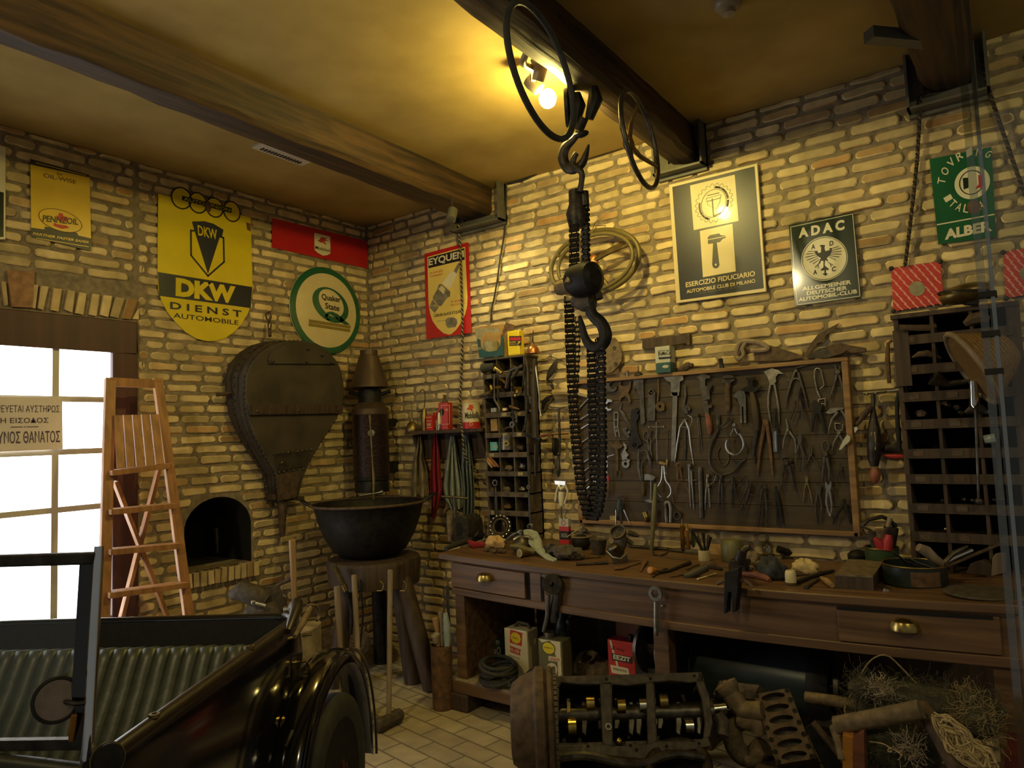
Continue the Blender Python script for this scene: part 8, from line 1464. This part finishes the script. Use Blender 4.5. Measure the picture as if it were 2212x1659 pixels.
mb.build('spokes','maroon',car);MB().lathe(wc,lt,[(.03,-.05),(.05,-.04),(.05,.05),(.035,.07),(.02,.085),(.001,.09)],20).build('hub','maroon',car)
for s,w in((0,PW-.085),(1.95,-.02),(1.95,PW+.02)):
 c_=P3(s,w,.33);o=tyre.copy();COL.objects.link(o);o.parent=car;o.matrix_parent_inverse=tyre.matrix_parent_inverse.copy();o.location=c_-wc
MB().add([P3(1.18,PW*i/16,.93+.05*math.sin(PI*i/16))for i in range(17)]+[P3(1.26,PW*i/16,.92+.05*math.sin(PI*i/16))for i in range(17)]+[P3(1.85,PW*i/16*.8-.12,.90+.05*math.sin(PI*i/16))for i in range(17)],[(r_*17+i,r_*17+i+1,(r_+1)*17+i+1,(r_+1)*17+i)for r_ in range(2)for i in range(16)]).build('scuttle','carpaint',car,smooth=60)
MB().tube([P3(1.17,PW*i/16,.925+.05*math.sin(PI*i/16))for i in range(17)],.022,10).build('dash_roll','leather',car)
for w in(0.0,PW):MB().prism([P3(1.2,w,.93),P3(1.85,w*.8-(.12 if w>-.1 else.12),.90),P3(1.85,w*.8-.12,.35),P3(1.2,w,.35)],lt*.02).build('cowl_side','carpaint',car,smooth=0)
pb=H(187,1655,.94);d_=ray(214,1180);tp_=CAM+d_*((pb-CAM).dot(lt)/d_.dot(lt));ps=H(176,1655,.94)
MB().tube([pb-V((0,0,.05)),pb,pb.lerp(tp_,.06),pb.lerp(tp_,.5),pb.lerp(tp_,.93),tp_],[.018,.016,.0125,.0115,.0105,.0095],12).build('windscreen_post','chrome',car)
mb=MB();a_,b_=pb.lerp(tp_,.10)-lt*.022,pb.lerp(tp_,.94)-lt*.022;mb.bar(a_,b_,.030,.016,fw);mb.build('screen_side_frame','carpaint',car,smooth=0)
t0_=pb.lerp(tp_,.945);sl=lt*-1.15;MB().bar(t0_,t0_+sl,.020,.026,V((0,0,1))).build('screen_top_rail','iron',car,smooth=0,bevel=.003);l0=pb.lerp(tp_,.10);MB().bar(l0,l0+sl,.016,.022,V((0,0,1))).build('screen_bottom_rail','dark_steel',car,smooth=0)
MB().prism([l0-lt*.03,t0_-lt*.03,t0_+sl,l0+sl],fw*.004).build('windscreen_glass','glass',car,smooth=0)
mp_=at(pb,122,1512);mr=44/(F/(pb-CAM).dot(CF));mn=(CAM-mp_).normalized();mn=(mn+CR*.25).normalized()
MB().lathe(mp_,mn,[(.001,-.03),(mr*.7,-.022),(mr*1.05,-.004),(mr*1.1,.004),(mr*.98,.006),(mr*.92,.003),(mr*.9,.003)],32).build('mirror_shell','rubber',car);MB().lathe(mp_,mn,[(.001,.004),(mr*.93,.003),(mr*.93,-.002)],32).build('mirror_face','mirrorback',car);MB().tube([mp_-mn*.02,at(pb,165,1520),pb.lerp(tp_,.28)],.005,6).build('mirror_arm','dark_steel',car)
lp_=at(pb,238,1632)-V((CF.x,CF.y,0))*.02;kq=F/(pb-CAM).dot(CF);MB().lathe(lp_,(fw*.5+lt*.6+V((0,0,.25))),[(.001,-.035),(18/kq,-.03),(30/kq,-.005),(34/kq,.02),(30/kq,.03),(.001,.032)],24).build('side_lamp','black_iron',car);MB().torus(lp_+(fw*.5+lt*.6+V((0,0,.25))).normalized()*.02,(fw*.5+lt*.6+V((0,0,.25))),33/kq,.002,30,6).build('lamp_ring','old_brass',car)
MB().tube([at(pb,163,1600)-lt*.01,at(pb,166,1570)-lt*.01,at(pb,170,1545)-lt*.01],[.005,.007,.006],8).build('amber_reflector','orangewood',car)
gx,gy=-.046,1.21
gl=thing('glass_barrier','clear glass barrier panel with bright edge at the right picture side','glass panel',(gx+.5,gy,0))
MB().bb((gx+.004,gy-.004,.0),(gx+1.1,gy+.006,3.4)).build('pane','glass',gl,smooth=0)
MB().bb((gx-.008,gy-.006,0),(gx+.002,gy+.010,3.4)).build('edge','glass_edge',gl,smooth=0)
MB().bb((gx+.007,gy-.010,0),(gx+.012,gy-.005,3.4)).build('edge_strip','glass_rod',gl,smooth=0)
for py in(638,722,803):z=zat(gx,gy,py);MB().bb((gx-.008,gy-.012,z-.004),(gx+.014,gy+.012,z+.004)).build('edge_reflection','rubber',gl,smooth=0)  # dark bars put in to imitate reflections on the glass edge
w_=bpy.data.worlds.new('world');SC.world=w_;w_.use_nodes=True;bg=w_.node_tree.nodes['Background'];bg.inputs[0].default_value=(.60,.59,.52,1);bg.inputs[1].default_value=.16
def lamp(name,kind,loc,energy,col,**k):
 d_=bpy.data.lights.new(name,kind);d_.energy=energy;d_.color=col
 for a,b_ in k.items():setattr(d_,a,b_)
 o=bpy.data.objects.new(name,d_);COL.objects.link(o);o.location=loc;return o
def aim(o,t):o.rotation_euler=(V(t)-V(o.location)).to_track_quat('-Z','Y').to_euler()
sp_=W(974,470,3.5)+ax_spot*.03
o=lamp('spot_lamp','SPOT',sp_,42,(1,.86,.40),spot_size=R(100),spot_blend=.9,shadow_soft_size=.02);aim(o,W(1120,650,4.0))
for k_,(a_,b_,e_)in enumerate((((-.2,-.9,3.3),(-1.3,4,1.7),110),((-2.2,-.6,3.3),(-3.4,4,1.4),90),((1.6,.4,3.3),(-.6,4,1.6),70))):
 o=lamp('museum_spot_lamp','SPOT',a_,e_,(1,.82,.42),spot_size=R(110),spot_blend=1,shadow_soft_size=.05);aim(o,b_)
SC.view_settings.view_transform='Standard';SC.view_settings.look='None';SC.view_settings.gamma=1;SC.view_settings.use_curve_mapping=False;SC.view_settings.exposure=.3
